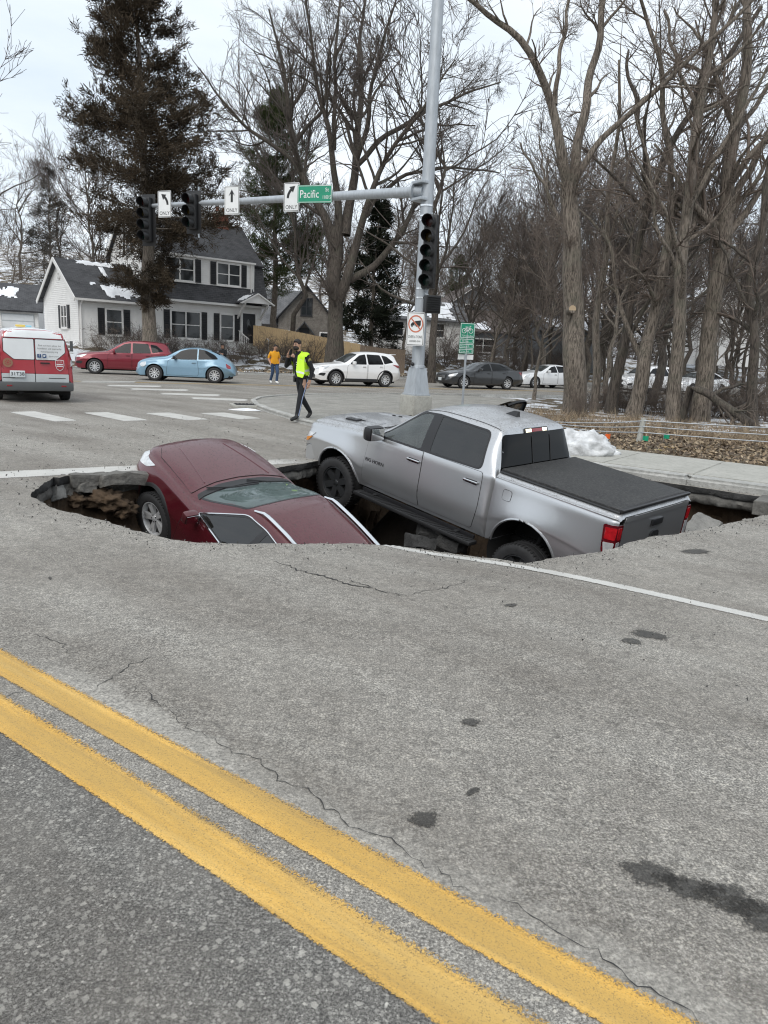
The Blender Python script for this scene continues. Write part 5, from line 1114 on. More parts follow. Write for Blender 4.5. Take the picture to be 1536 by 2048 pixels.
def make_van():
    t = empty('delivery_van', label='red and white panel van with grey bumper driving off at the left', cat='van'); ar = [(0, .33, .40), (-3.06, .33, .40)]
    S = Shell(VAN, ar, .05); S.build('body', M['vanred'], t)
    S.patch(rpoly([(-1.2, .60), (-3.86, .64), (-3.86, -.64), (-1.2, -.60)], .05), 'T', .006, .12).build('roof_wrap', M['vanwhite'], t)
    S.patch(rpoly([(-.80, 1.585), (-.66, 1.76), (.66, 1.76), (.80, 1.585)], .04), 'B', .006, .06).build('roof_edge', M['vanwhite'], t)
    for sg in (1, -1):
        m = S.patch(rpoly([(-1.3, 1.15), (-1.35, 1.62), (-3.70, 1.66), (-3.74, 1.15)], .05), 'L', .006, .12); (m if sg > 0 else mirror(m)).build('side_wrap', M['vanwhite'], t)
        m = S.patch(rpoly([(-.72, 1.14), (-1.22, 1.56), (-1.25, 1.14)], .04), 'L', .012, .1); (m if sg > 0 else mirror(m)).build('side_window', M['sideglass'], t)
        m = S.patch(rpoly([(.70, .80) , (.82, .9), (.88, 1.35), (.80, 1.50), (.79, 1.2)], .02), 'B', .012, .04, skirt=.02); m.add(np.concatenate(S.patch(rpoly([(-3.80, .85), (-3.93, .85), (-3.93, 1.25), (-3.86, 1.25)], .02), 'L', .012, .04).v), S.patch(rpoly([(-3.80, .85), (-3.93, .85), (-3.93, 1.25), (-3.86, 1.25)], .02), 'L', .012, .04).f)
        tl = (m if sg > 0 else mirror(m)).build('taillight', M['red_lens'], t)
        m = S.patch(rpoly([(.815, .90), (.86, .95), (.87, 1.10), (.82, 1.06)], .015), 'B', .020, .03); (m if sg > 0 else mirror(m)).build('reversing_lamp', M['clear_lens'], tl)
        MB().box((-3.965, .86*sg, 1.42), (.03, .07, .26)).build('pillar_trim', M['vanbump'], t)
        for x in (0, -3.06): wheel(t, .33, .21, .21, M['alloy'], 8, x, .80*sg, None, 0, tread=False)
    for sg in (1, -1):                                                  # two back doors
        y0, y1 = (.02, .77) if sg > 0 else (-.77, .008)
        d = S.patch(rpoly([(y0, .72), (y0, 1.58), (y1, 1.57), (y1, .72)], .03), 'B', .010, .09, skirt=.02).build('back_door', M['vanred'], t)
        S.line(rpoly([(y0, .50), (y0, 1.58), (y1, 1.57), (y1, .50)], .03), 'B', .006, .006, 4, .06, True).build('door_seal', M['liner'], d)
        wp = [(.02, 1.06), (.02, 1.555), (.69, 1.545), (.70, 1.25), (.48, 1.06)]; wp = rpoly([(y*sg if sg > 0 else y*-1, z) for y, z in wp], .03)
        f_ = S.patch(grow(wp, .022), 'B', .013, .08).build('window_trim', M['trim'], d); S.patch(wp, 'B', .018, .08).build('window_wrap', M['vanwhite'], f_)
        S.patch(rpoly([(y0, .50), (y0, .71), (y1, .71), (y1, .50)], .02), 'B', .010, .08, skirt=.02).build('lower_panel', M['vangrey'], d)
        S.patch([(y0+.08 if sg < 0 else y0+.45, .60), (y0+.08 if sg < 0 else y0+.45, .615), (y1-.3 if sg < 0 else y1-.02, .615), (y1-.3 if sg < 0 else y1-.02, .60)], 'B', .014, .08).build('panel_groove', M['trim'], d)
    B_ = frame((-3.99, 0, 0), (0, -1, 0), (0, 0, 1))                      # lettering plane on the back: x to the right as read, y up
    def back(y, z, off=.0): return B_@Matrix.Translation((-y, z, off))
    def shape(name, poly, y, z, mat, d=.006, off=0): o = MB().prism(poly, 0, d).build(name, mat, t); o.matrix_local = back(y, z, off); return o
    MB().bbox((-4.02, 0, .40), (.18, 1.72, .22), .05).build('rear_bumper', M['vanbump'], t)
    for sg in (1, -1): MB().bbox((-4.112, .62*sg, .42), (.01, .12, .035), .004).build('reflector', M['red_lens'], t)
    p_ = MB().bbox((-4.015, .42, .70), (.03, .34, .165), .012).build('number_plate', M['plate'], t)
    text('31T38', .12, M['ink'], back(.42, .70, .045), t, 'plate_number')
    MB().bbox((-4.0, -.22, .98), (.035, .22, .035), .014).build('door_handle', M['black'], t)
    for i, s_ in enumerate(('Find out more about the', 'foundation and stop on by', 'humanesociety.org')): text(s_, .055, M['ink'], back(-.34+.005*i, 1.41-.075*i, .02), t, sx=.95)
    bl = pbr('blue badge', (.02, .06, .16), .4)
    q = rpoly([(-.045, -.045), (.045, -.045), (.045, .045), (-.045, .045)], .015)
    shape('badge', q, -.09, 1.155, bl, .006, .02); shape('badge', q, -.21, 1.155, bl, .006, .02)
    text('f', .085, M['vanwhite'], back(-.09, 1.16, .028), t)
    shape('bird_mark', [(-.03, -.015), (-.005, -.02), (.02, -.005), (.025, .018), (.012, .026), (0, .015), (-.028, .02), (-.02, 0)], -.21, 1.155, M['vanwhite'], .003, .026)
    text('@nehumane', .045, M['ink'], back(-.43, 1.15, .02), t)
    c_ = [(.11*math.cos(2*PI*i/20), .11*math.sin(2*PI*i/20)) for i in range(20)]
    gd = pbr('bronze seal', (.28, .15, .09), .5); shape('round_seal', c_, .62, .97, gd, .004, .005)
    shape('round_seal_centre', [(x*.62, y*.62) for x, y in c_], .62, .97, M['vanred'], .006, .006)
    for i in range(8): shape('seal_spoke', [(-.008, .02), (.008, .02), (.014, .07), (-.014, .07)], .62, .97, gd, .004, .009).matrix_local = back(.62, .97, .009)@Matrix.Rotation(i*PI/4, 4, 'Z')
    sh = [(-.10, .13), (0, .145), (.10, .13), (.105, 0), (.07, -.09), (0, -.14), (-.07, -.09), (-.105, 0)]
    shape('shield', sh, -.56, .93, M['vanwhite'], .004, .005); shape('shield_field', [(x*.9, y*.9) for x, y in sh], -.56, .93, M['vanred'], .004, .007)
    for dz in (.03, -.015): shape('shield_bar', [(-.075, -.012), (.075, -.012), (.075, .012), (-.075, .012)], -.56, .93+dz, M['vanwhite'], .004, .009)
    for k_ in range(4): shape('shield_star', [(.012*math.sin(a*PI/5)*(1 if a % 2 == 0 else .45), .012*math.cos(a*PI/5)*(1 if a % 2 == 0 else .45)) for a in range(10)], -.515-.03*k_, 1.02, M['vanwhite'], .004, .009)
    bar = MB().bbox((-3.3, .12, 1.845), (.14, .46, .03), .012).build('light_bar', M['vanwhite'], t)
    MB().bbox((-3.3, .22, 1.868), (.15, .22, .06), .02).build('amber_beacon', pbr('amber beacon', (.75, .55, .12), .3), bar); MB().bbox((-3.3, .03, 1.865), (.15, .14, .05), .02).build('blue_beacon', pbr('pale blue beacon', (.3, .6, .72), .3), bar)
    arch_bits(S, t, ar, .014, M['vanbump']); MB().box((-1.5, 0, .27), (4.3, 1.3, .12)).tube([(-3.06, -.75, .33), (-3.06, .75, .33)], .05, 6).tube([(-3.3, .35, .27), (-4.0, .35, .27)], .06, 8).build('chassis', M['liner'], t)
    return t
van = make_van(); yv = R(123); ra = Vector((-9.36, 19.5, 0)); fa = ra+Vector((math.cos(yv), math.sin(yv), 0))*3.06; put(van, fa.x, fa.y, yv)
# ================================================================== SIGNAL POLE, SIGNS, FENCE, SMALL THINGS
PB = atY(833, 780, 20.0); PB.z = .02
def pole_top(px, py, Y): return atY(px, py, Y)
def make_pole():
    t = empty('signal_pole', (PB.x, PB.y, PB.z), label='tall tapered galvanised traffic signal pole on a concrete pedestal', cat='signal pole')
    MB().bbox((0, 0, .27), (.62, .62, .56), .03, rz=R(36)).build('pedestal', M['concrete'], t)
    b = MB(); w0, w1 = .25, .165
    b.box((0, 0, .91), (w0*2, w0*2, .72), rz=R(36), taper=w1/w0).bbox((0, 0, .57), (.54, .54, .05), .01, rz=R(36)); b.build('base_housing', M['steel'], t)
    MB().lathe([(.19, 1.27), (.185, 1.33), (.168, 1.34), (.165, 4), (.152, 7), (.138, 10.5), (.12, 15)], 24).build('pole_shaft', M['steel'], t)
    c = MB()
    for z in (5.30, 3.05, 3.28, 4.95, 5.05): c.lathe([(.172, z-.02), (.176, z-.02), (.176, z+.02), (.172, z+.02)], 24)
    c.build('clamp_band', M['chrome'], t); MB().sphere((-.15, -.16, 1.36), .05, 10, 6).build('bolt_cover', M['black'], t)
    return t
pole = make_pole(); PI_ = pole.matrix_basis.copy(); pole_xy = Vector((PB.x, PB.y, 0))
def loc(p): return Vector(p)-Vector((PB.x, PB.y, PB.z))
A0 = loc(atY(845, 383, 20.0)); A1 = loc(atY(300, 412, 26.0))
am = MB(); am.tube([A0+(A1-A0)*t for t in np.linspace(-.004, 1, 12)], list(np.linspace(.135, .062, 12)), 16).sphere(A1, .062, 10, 6)
arm = am.build('mast_arm', M['steel'], pole)
fl = MB().lathe([(.001, -.03), (.23, -.03), (.23, .03), (.001, .03)], 16, 'y').build('arm_flange', M['steel'], arm); fl.matrix_local = frame(A0+(A1-A0)*.022, Vector((A1-A0).normalized()).cross(Vector((0, 0, 1))), (A1-A0))
for z in (-.2, .2): MB().bbox((0, 0, 0), (.42, .42, .07), .01, rz=R(36)).build('arm_clamp', M['steel'], pole).location = (A0.x+.17*0, A0.y, A0.z+z)
L0 = loc(atY(868, 50, 20.0)); L1 = loc(atY(800, -22, 20.8)); MB().tube([L0, L0+(L1-L0)*.5, L1, L1+(L1-L0)*.6], .035, 8).build('lamp_bracket', M['steel'], pole)
HX, HY = Vector((.807, -.59, 0)), Vector((0, 0, 1))                    # signal heads look towards -N1
FACE = Vector((-.59, -.807, 0)); SIDE = Vector((-.807, .59, 0))*-1
FACE_M = FACE*.62+Vector((.0, -.42, 0)); FACE_M = Vector((FACE_M.x, FACE_M.y, 0)).normalized()
M['signal'] = pbr('black signal housing', (.012, .012, .013), .45, var=.2)
def lens_mat(n, c): return pbr(n, c, .25, var=.3, vs=30)
LENS = [lens_mat('dark red lens', (.03, .004, .004)), lens_mat('dark yellow lens', (.03, .02, .003)), lens_mat('dark green lens', (.003, .016, .013))]
def head(pos, n, yaw, label, sec=.345, backplate=True):
    t = empty('traffic_light', pos, yaw, label, 'traffic light', 'unlit traffic signal heads')
    MB().bbox((0, 0, 0), (.33, .20, sec*n), .03).build('housing', M['signal'], t)
    if backplate: MB().bbox((0, .085, 0), (.55, .012, sec*n+.24), .004).build('backplate', M['signal'], t)
    for i in range(n):
        z = sec*(n/2-.5-i); v = MB()
        a = np.linspace(R(-62), R(242), 22); V = []
        for k in a:
            for r_, y in ((.148, -.10), (.152, -.36+.11*max(0, -math.sin(k))), (.142, -.36+.11*max(0, -math.sin(k))), (.138, -.10)): V.append((r_*math.cos(k), y, z+r_*math.sin(k)))
        v.add(V, [(4*j+q, 4*j+q+1, 4*j+5+q, 4*j+4+q) for j in range(len(a)-1) for q in range(3)]); v.build('visor', M['signal'], t)
        MB().sphere((0, 0, 0), .13, 16, 6, sc=(1, .25, 1)).build('lens', LENS[0 if i == 0 else 2 if i >= 2 else 1], t).location = (0, -.095, z)
    return t
yawF = math.atan2(FACE_M.y, FACE_M.x)+PI/2
def W(p): return Vector(p)
def on_arm(px, py):
    """point of the mast arm seen at this place in the picture"""
    d = ray(px, py); O = Vector((0, 0, CAM_H)); a = A0+PB; u = (A1-A0).normalized(); n_ = d.cross(u); k = (a-O).cross(d).dot(n_)/n_.dot(n_)
    return a+u*k
def hang(o, z): o.location.z = z
p = on_arm(391, 400); h3 = head(p+FACE_M*.20+Vector((0, 0, -.28)), 3, yawF, 'three lens black traffic signal between two arrow signs on the mast arm')
p = on_arm(304, 411); h4 = head(p+FACE_M*.10+Vector((-.12, .05, -.45)), 4, yawF, 'four lens black traffic signal at the tip of the mast arm')
for h_ in (h3, h4): MB().tube([(.16, .12, -.75), (.16, .12, .75)], .025, 8).build('bracket', M['steel'], h_)
p = atY(860, 504, 19.7); h5 = head(p, 5, yawF, 'five lens black traffic signal strapped to the side of the pole', .355, False)
for z in (-.92, .92): MB().tube([(0, 0, z), (-.22, .22, z)], .03, 8).build('bracket', M['steel'], h5)
p = atY(864, 609, 19.75)
pd = empty('pedestrian_signal', p, yawF+R(38), 'black box shaped pedestrian signal below the pole mounted lights', 'pedestrian signal')
MB().bbox((0, 0, 0), (.40, .24, .44), .02).build('housing', M['signal'], pd); MB().box((0, -.125, 0), (.33, .01, .36)).build('signal_face', M['black'], pd)
for i in range(7): MB().box((0, -.15, -.16+.055*i), (.34, .06, .008)).build('louvre', M['signal'], pd)
MB().tube([(-.1, .0, .2), (-.16, .1, .26)], .03, 6).build('bracket', M['steel'], pd)
def arrow(kind):
    if kind == 'up': return [[(-.045, -.16), (.045, -.16), (.045, .12), (.13, .05), (0, .27), (-.13, .05), (-.045, .12)]]
    th = np.linspace(0, R(52), 8); o = [(-.17+.40*math.cos(t)-.09, -.16+.40*math.sin(t)) for t in th]; i_ = [(-.17+.31*math.cos(t)-.09, -.16+.31*math.sin(t)) for t in th]
    body = o+i_[::-1]; e = np.array(o[-1])*.5+np.array(i_[-1])*.5; d = np.array([-math.sin(th[-1]), math.cos(th[-1])]); n_ = np.array([d[1], -d[0]])
    hd = [tuple(e-n_*.12-d*.01), tuple(e+n_*.12-d*.01), tuple(e+d*.19)]
    if kind == 'right': body = [(-x, y) for x, y in body][::-1]; hd = [(-x, y) for x, y in hd][::-1]
    k = .05 if kind == 'left' else -.05
    return [[(x+k, y+.03) for x, y in q] for q in (body, hd)]
def plate_sign(name, w_, h_, M4, label, cat, face, border=None, r=.03):
    t = empty(name, label=label, cat=cat); t.matrix_world = M4
    def rr(a, b, rad): return rpoly([(-a/2, -b/2), (a/2, -b/2), (a/2, b/2), (-a/2, b/2)], rad, 3)
    MB().prism(rr(w_, h_, r), -.004, 0).build('sign_plate', face, t)
    if border:
        o, i_ = rr(w_-.03, h_-.03, r*.7), rr(w_-.055, h_-.055, r*.6); n = len(o); m = MB()
        V = [(*q, z) for z in (.0005, .003) for q in o+i_]
        m.add(V, [(2*n+k, 2*n+(k+1) % n, 3*n+(k+1) % n, 3*n+k) for k in range(n)]); m.build('border', border, t)
    return t
def mark(t, name, poly, mat, z=.001, d=.003): return MB().prism(poly, z, z+d).build(name, mat, t)
def facing(p, f=FACE_M):
    f = Vector((f.x, f.y, 0)).normalized(); x = Vector((0, 0, 1)).cross(f)
    return frame(p, x, (0, 0, 1))
for kind, px, py, lab in (('left', 335, 408, 'white left turn only arrow sign near the tip of the mast arm'), ('up', 469, 398, 'white straight ahead only arrow sign at the middle of the mast arm'), ('right', 588, 391, 'white right turn only arrow sign next to the green street name sign')):
    p = on_arm(px, py); sc = {'left': .84, 'up': .84, 'right': .80}[kind]
    s_ = plate_sign('lane_sign', .62*sc, .96*sc, facing(p+FACE_M*.16), lab, 'road sign', M['signwhite'], M['ink'])
    for q in arrow(kind): mark(s_, 'arrow', [(x*1.0*sc, (y+.10)*sc) for x, y in q], M['ink'])
    text('ONLY', .185*sc, M['ink'], Matrix.Translation((0, -.335*sc, .003)), s_, sx=.95)
    MB().bbox((0, 0, -.05), (.09, .5, .08), .01).build('bracket', M['steel'], s_)
p = on_arm(637, 388); FS = Vector((-.30, -1, 0)).normalized()
s_ = plate_sign('street_name_sign', 1.02, .46, facing(p+FS*.30+Vector((0, 0, .02)), FS), 'green street name sign lettered Pacific on the mast arm', 'street sign', M['signgreen'], M['signwhite'], .02)
text('Pacific', .29, M['signwhite'], Matrix.Translation((-.155, -.01, .003)), s_, sx=.80); text('St', .14, M['signwhite'], Matrix.Translation((.365, .10, .003)), s_); text('1100 S', .13, M['signwhite'], Matrix.Translation((.355, -.09, .003)), s_, sx=.72)
MB().bbox((0, 0, -.07), (.09, .3, .10), .01).build('bracket', M['steel'], s_)
# weight limit sign strapped to the pole
p = atY(831, 658, 19.72); s_ = plate_sign('weight_limit_sign', .46, .84, facing(p, Vector((-.18, -1, 0))), 'white no trucks over 6 tons sign with faded red ring', 'road sign', M['signwhite'], M['ink'])
c_ = [(math.cos(2*PI*i/40), math.sin(2*PI*i/40)) for i in range(40)]; V = [(x*r_, y*r_*1.12+.13, z) for z in (.001, .005) for r_ in (.195, .165) for x, y in c_]
MB().add(V, [(80+i, 80+(i+1) % 40, 120+(i+1) % 40, 120+i) for i in range(40)]).build('prohibition_ring', M['signred'], s_)
mark(s_, 'truck_symbol', [(-.02, .09), (.13, .09), (.13, .22), (-.02, .20)], M['ink']); mark(s_, 'truck_symbol', [(-.13, .08), (-.03, .09), (-.03, .17), (-.09, .165), (-.13, .12)], M['ink'])
for x, y in ((-.095, .07), (.02, .08), (.09, .08)): mark(s_, 'wheel_symbol', [(x+.02*a, y+.022*b) for a, b in c_[::4]], M['ink'], .0012, .003)
mark(s_, 'prohibition_bar', [(-.15, .27), (-.125, .29), (.15, -.01), (.125, -.03)], M['signred'], .004, .002)
text('OVER 6 TONS', .095, M['ink'], Matrix.Translation((0, -.20, .003)), s_, sx=.62); text('LICENSED GVW', .06, M['ink'], Matrix.Translation((0, -.31, .003)), s_, sx=.7)
# green bicycle route sign on its own post
p = atY(934, 678, 21.5); bk = empty('bicycle_route_sign', (p.x, p.y, zterr(p.x, p.y)), 0, 'green bicycle route sign on a thin steel post', 'street sign'); hz = p.z-zterr(p.x, p.y)
MB().tube([(0, .03, -.1), (.0, .03, hz+.35)], .032, 8).build('post', M['steel'], bk)
F2 = Matrix.Rotation(R(14), 4, 'Z')@Matrix.Rotation(PI/2, 4, 'X')
def green(y0, y1, w_=.44):
    pl = MB().prism(rpoly([(-w_/2, y0), (w_/2, y0), (w_/2, y1), (-w_/2, y1)], .02, 3), -.004, 0).build('sign_plate', M['signgreen'], bk); pl.matrix_local = Matrix.Translation((0, 0, hz))@F2
    o = rpoly([(-w_/2+.012, y0+.012), (w_/2-.012, y0+.012), (w_/2-.012, y1-.012), (-w_/2+.012, y1-.012)], .015, 3); i_ = rpoly([(-w_/2+.026, y0+.026), (w_/2-.026, y0+.026), (w_/2-.026, y1-.026), (-w_/2+.026, y1-.026)], .012, 3); n = len(o)
    MB().add([(*q, .002) for q in o+i_], [(k, (k+1) % n, n+(k+1) % n, n+k) for k in range(n)]).build('border', M['signwhite'], pl); return pl
pl = green(.02, .44)
bi = MB()
for x in (-.10, .10): bi.tube([(x+.062*math.cos(a), .22+.062*math.sin(a), .003) for a in np.linspace(0, 2*PI, 20)], .008, 4, False)
for a, b in (((-.10, .22), (-.04, .30)), ((-.04, .30), (.07, .30)), ((.07, .30), (.10, .22)), ((.0, .21), (-.04, .30)), ((.0, .21), (.07, .30)), ((.0, .21), (-.10, .22)), ((.07, .30), (.06, .35)), ((.06, .35), (.10, .355)), ((-.07, .325), (-.01, .325))): bi.tube([(*a, .003), (*b, .003)], .008, 4)
bi.build('bicycle_symbol', M['signwhite'], pl); text('TO Dundee', .07, M['signwhite'], Matrix.Translation((0, .085, .003)), pl)
for i, (s1, s2) in enumerate((('Elk Ridge', '1'), ('Memorial Pk', '2'), ('Turner Blvd', '3'))):
    q = green(-.145-.14*i+.02, -.0-.14*i+.01); text(s1, .062, M['signwhite'], Matrix.Translation((-.05, -.058-.14*i, .003)), q, sx=.85); text(s2, .062, M['signwhite'], Matrix.Translation((.165, -.058-.14*i, .003)), q)
MB().box((0, .06, hz-.50), (.44, .004, .14)).build('back_plate', M['signwhite'], bk)
# storm drain by the corner with a lump of old snow
def blob(name, c, d, seed, mat, amp=.35, label=None, cat=None, kind=None, sub=3, flat=True, fr=1.3):
    bm = bmesh.new(); bmesh.ops.create_icosphere(bm, subdivisions=sub, radius=1)
    for v in bm.verts:
        k = 1+amp*noise.fractal(v.co*fr+Vector((seed*7.1, seed*3.3, 0)), .75, 2.1, 7); v.co = Vector((v.co.x*d[0]*k, v.co.y*d[1]*k, (max(v.co.z, -.12) if flat else v.co.z)*d[2]*k))
    me = bpy.data.meshes.new(name); bm.to_mesh(me); bm.free(); me.materials.append(mat); me.shade_smooth(); o = link(name, me); o.location = c
    return tag(o, label, cat, None, kind)
dr = at(497, 814); dq = empty('storm_drain', (dr.x, dr.y, zroad(dr.x, dr.y)), R(20), 'concrete storm drain inlet at the street corner edged with old snow', 'storm drain')
MB().bbox((0, 0, .02), (.95, .75, .10), .03).build('inlet_frame', M['concrete'], dq)
for i in range(7): MB().box((-.3+.1*i, 0, .076), (.05, .55, .012)).build('grate_bar', M['rubber'], dq)
MB().box((0, 0, .071), (.75, .58, .003)).build('grate_bed', M['liner'], dq)
q = at(492, 821); blob('snow_patch', (q.x, q.y, zroad(q.x, q.y)), (.42, .10, .05), 3, M['snow'], .4, 'thin strip of old snow along the storm drain', 'snow')
dirty = pbr('grimy ploughed snow', (.56, .57, .58), .85, var=.45, vs=5, bump=1, bs=22, vdet=9)
q = at(1166, 908, zterr); sp = blob('snow_pile', (q.x, q.y+.1, zterr(q.x, q.y)-.02), (.60, .42, .46), 5, dirty, .36, 'grimy pile of melting snow on the leaf litter behind the pickup', 'snow pile', None, 5, True, 1.5)
# ---- cable guard rail
M['post'] = concrete_mat('weathered pale post', (.36, .36, .33), (.48, .48, .44), .3, .4, 30)
gr = empty('cable_fence', label='three strand cable guard fence with a leaning pale post', cat='fence')
b0 = at(1276, 884, zterr); tp = atY(1288, 836, b0.y+.02); leftE = at(1098, 864, zterr)
MB().tube([b0-Vector((0, 0, .1)), tp], .062, 8).build('post', M['post'], gr)
far = at(1700, 915, zterr); P2 = Vector((b0.x+6.5, b0.y-1.6, b0.z)); MB().tube([P2-Vector((0, 0, .1)), P2+Vector((.1, 0, .75))], .062, 8).build('post', M['post'], gr)
P3 = Vector((leftE.x, leftE.y, zterr(leftE.x, leftE.y)+.10)); MB().bbox(P3, (.3, .3, .3), .03).build('ground_anchor', M['post'], gr)
for k in (.42, .66, .90):
    a = b0+(tp-b0)*k+Vector((0, -.06, 0)); m = MB()
    for e in (P2+Vector((0, -.06, .72*k)), P3+Vector((0, -.06, .18*k))):
        n = 24; pts = [a+(e-a)*t+Vector((0, 0, -.06*4*t*(1-t)*(1-.3*k))) for t in np.linspace(0, 1, n)]; m.tube(pts, .011, 6)
    m.build('cable', M['steel'], gr)
def flag(px, py, col, h, label):
    q = at(px, py, zterr); t = empty('marker_flag', q, random.random()*.8-.4, label, 'marker flag', 'utility marker flags in the leaf litter')
    MB().tube([(0, 0, 0), (0, 0, h)], .004, 4).build('stem', M['steel'], t)
    n = 6; V = [(.002+.12*i/n, .015*math.sin(i*1.4), z) for i in range(n+1) for z in (h-.11, h)]
    MB().add(V, [(2*i, 2*i+2, 2*i+3, 2*i+1) for i in range(n)]).build('flag', col, t)
fo = pbr('orange flag', (.75, .13, .02), .6); fg = pbr('green flag', (.005, .30, .16), .6)
flag(1209, 882, fo, .16, 'small orange marker flag next to the snow pile'); flag(1284, 886, fg, .16, 'small green marker flag at the foot of the leaning fence post'); flag(1326, 884, fg, .19, 'small green marker flag standing clear of the leaning post')
for px, py, c, lab, d in ((1318, 902, (.62, .60, .20), 'yellow scrap of paper on dry leaves', (.16, .10, .004)), (1338, 897, (.45, .33, .17), 'split piece of pale wood on dry leaves', (.26, .04, .03))):
    q = at(px, py, zterr); o = MB().bbox((0, 0, 0), d, .003).build('litter_scrap', pbr('scrap', c, .8)); o.location = q+Vector((0, 0, .02)); o.rotation_euler = (.1, .08, .4); tag(o, lab, 'litter')
# ---- chunks of broken pavement
def chunk(name, c, d, rot, seed, mat, label, cat='rubble', group='broken pavement blocks in the hole'):
    bm = bmesh.new(); bmesh.ops.create_cube(bm, size=1); bmesh.ops.subdivide_edges(bm, edges=bm.edges, cuts=5, use_grid_fill=True)
    for v in bm.verts:
        p_ = Vector((v.co.x*d[0], v.co.y*d[1], v.co.z*d[2])); k = noise.noise_vector(p_*3.5+Vector((seed*5.7, 0, seed)))*.05+noise.noise_vector(p_*11+Vector((seed*2.7, 0, seed)))*.022
        r_ = max(abs(v.co.x), abs(v.co.y), abs(v.co.z)); e = sum(1 for t in v.co if abs(t) > .45); v.co = p_*(1-.03*(e-1 if e > 1 else 0))+k
    me = bpy.data.meshes.new(name); bm.to_mesh(me); bm.free(); me.materials.append(mat); me.shade_smooth(); me.set_sharp_from_angle(angle=R(28)); o = link(name, me); o.location = c; o.rotation_euler = rot
    return tag(o, label, cat, group)
tilt = concrete_mat('grey broken slab', (.20, .20, .19), (.33, .32, .30), .35, .8, 18)
q = atY(1394, 1064, 10.25); chunk('pavement_slab', q, (.62, .40, .10), (.35, -.70, .45), 3, tilt, 'tilted grey slab jammed between tailgate and hole edge')
rimA = math.atan2(rim[-8].y-rim[-5].y, rim[-8].x-rim[-5].x)
for i, (px, py, dz, d, rz, ry, m, lab) in enumerate([(250, 957, 0, (.62, .22, .17), .65, .03, M['brokenconc'], 'long smooth concrete block under the stop line edge'), (178, 958, 0, (.50, .2, .15), .65, 0, M['brokenconc'], 'flat concrete block above the small rounded lump'), (168, 973, 0, (.24, .2, .13), .7, .1, M['brokenconc'], 'small rounded lump of concrete under the flat block'),
        (134, 970, 0, (.34, .16, .30), .55, .05, M['brokenconc'], 'upright smooth slab in the far left corner of the hole'), (92, 985, 0, (.55, .16, .30), -.45, -.35, tilt, 'slanting pale slab at the left tip of the hole')]):
    Y = at(px, 952).y; p_ = atY(px, py, Y+.12); chunk('pavement_block', p_, d, (0, ry, rz), 11+i, m, lab)
for i, (px, py, Y) in enumerate(((870, 1068, 10.3), (905, 1085, 10.0), (840, 1085, 9.7))): chunk('pavement_block', atY(px, py, Y), (.5-.08*i, .35, .16), (.3, .2, i*1.1), 31+i, M['brokenasph'], ('flat block of dark rubble under the side step', 'tilted block of dark rubble nearest the rear tyre', 'small block of dark rubble below the front door')[i])

for i, (px, py, dd, lab) in enumerate(((212, 1000, (.24, .16, .13), 'largest brown clod on the left wall of the hole'), (150, 1000, (.14, .11, .09), 'small brown clod at the left tip of the hole'), (248, 1018, (.16, .13, .10), 'brown clod lowest beside the red car tyre'))):
    Y = at(px, 952).y+.14; tag(blob('clay_clod', atY(px, py, Y-.05), dd, 41+i, M['dirt'], .6, None, None, None, 4, False, 2.0), lab, 'clay', 'clods of clay in the hole')
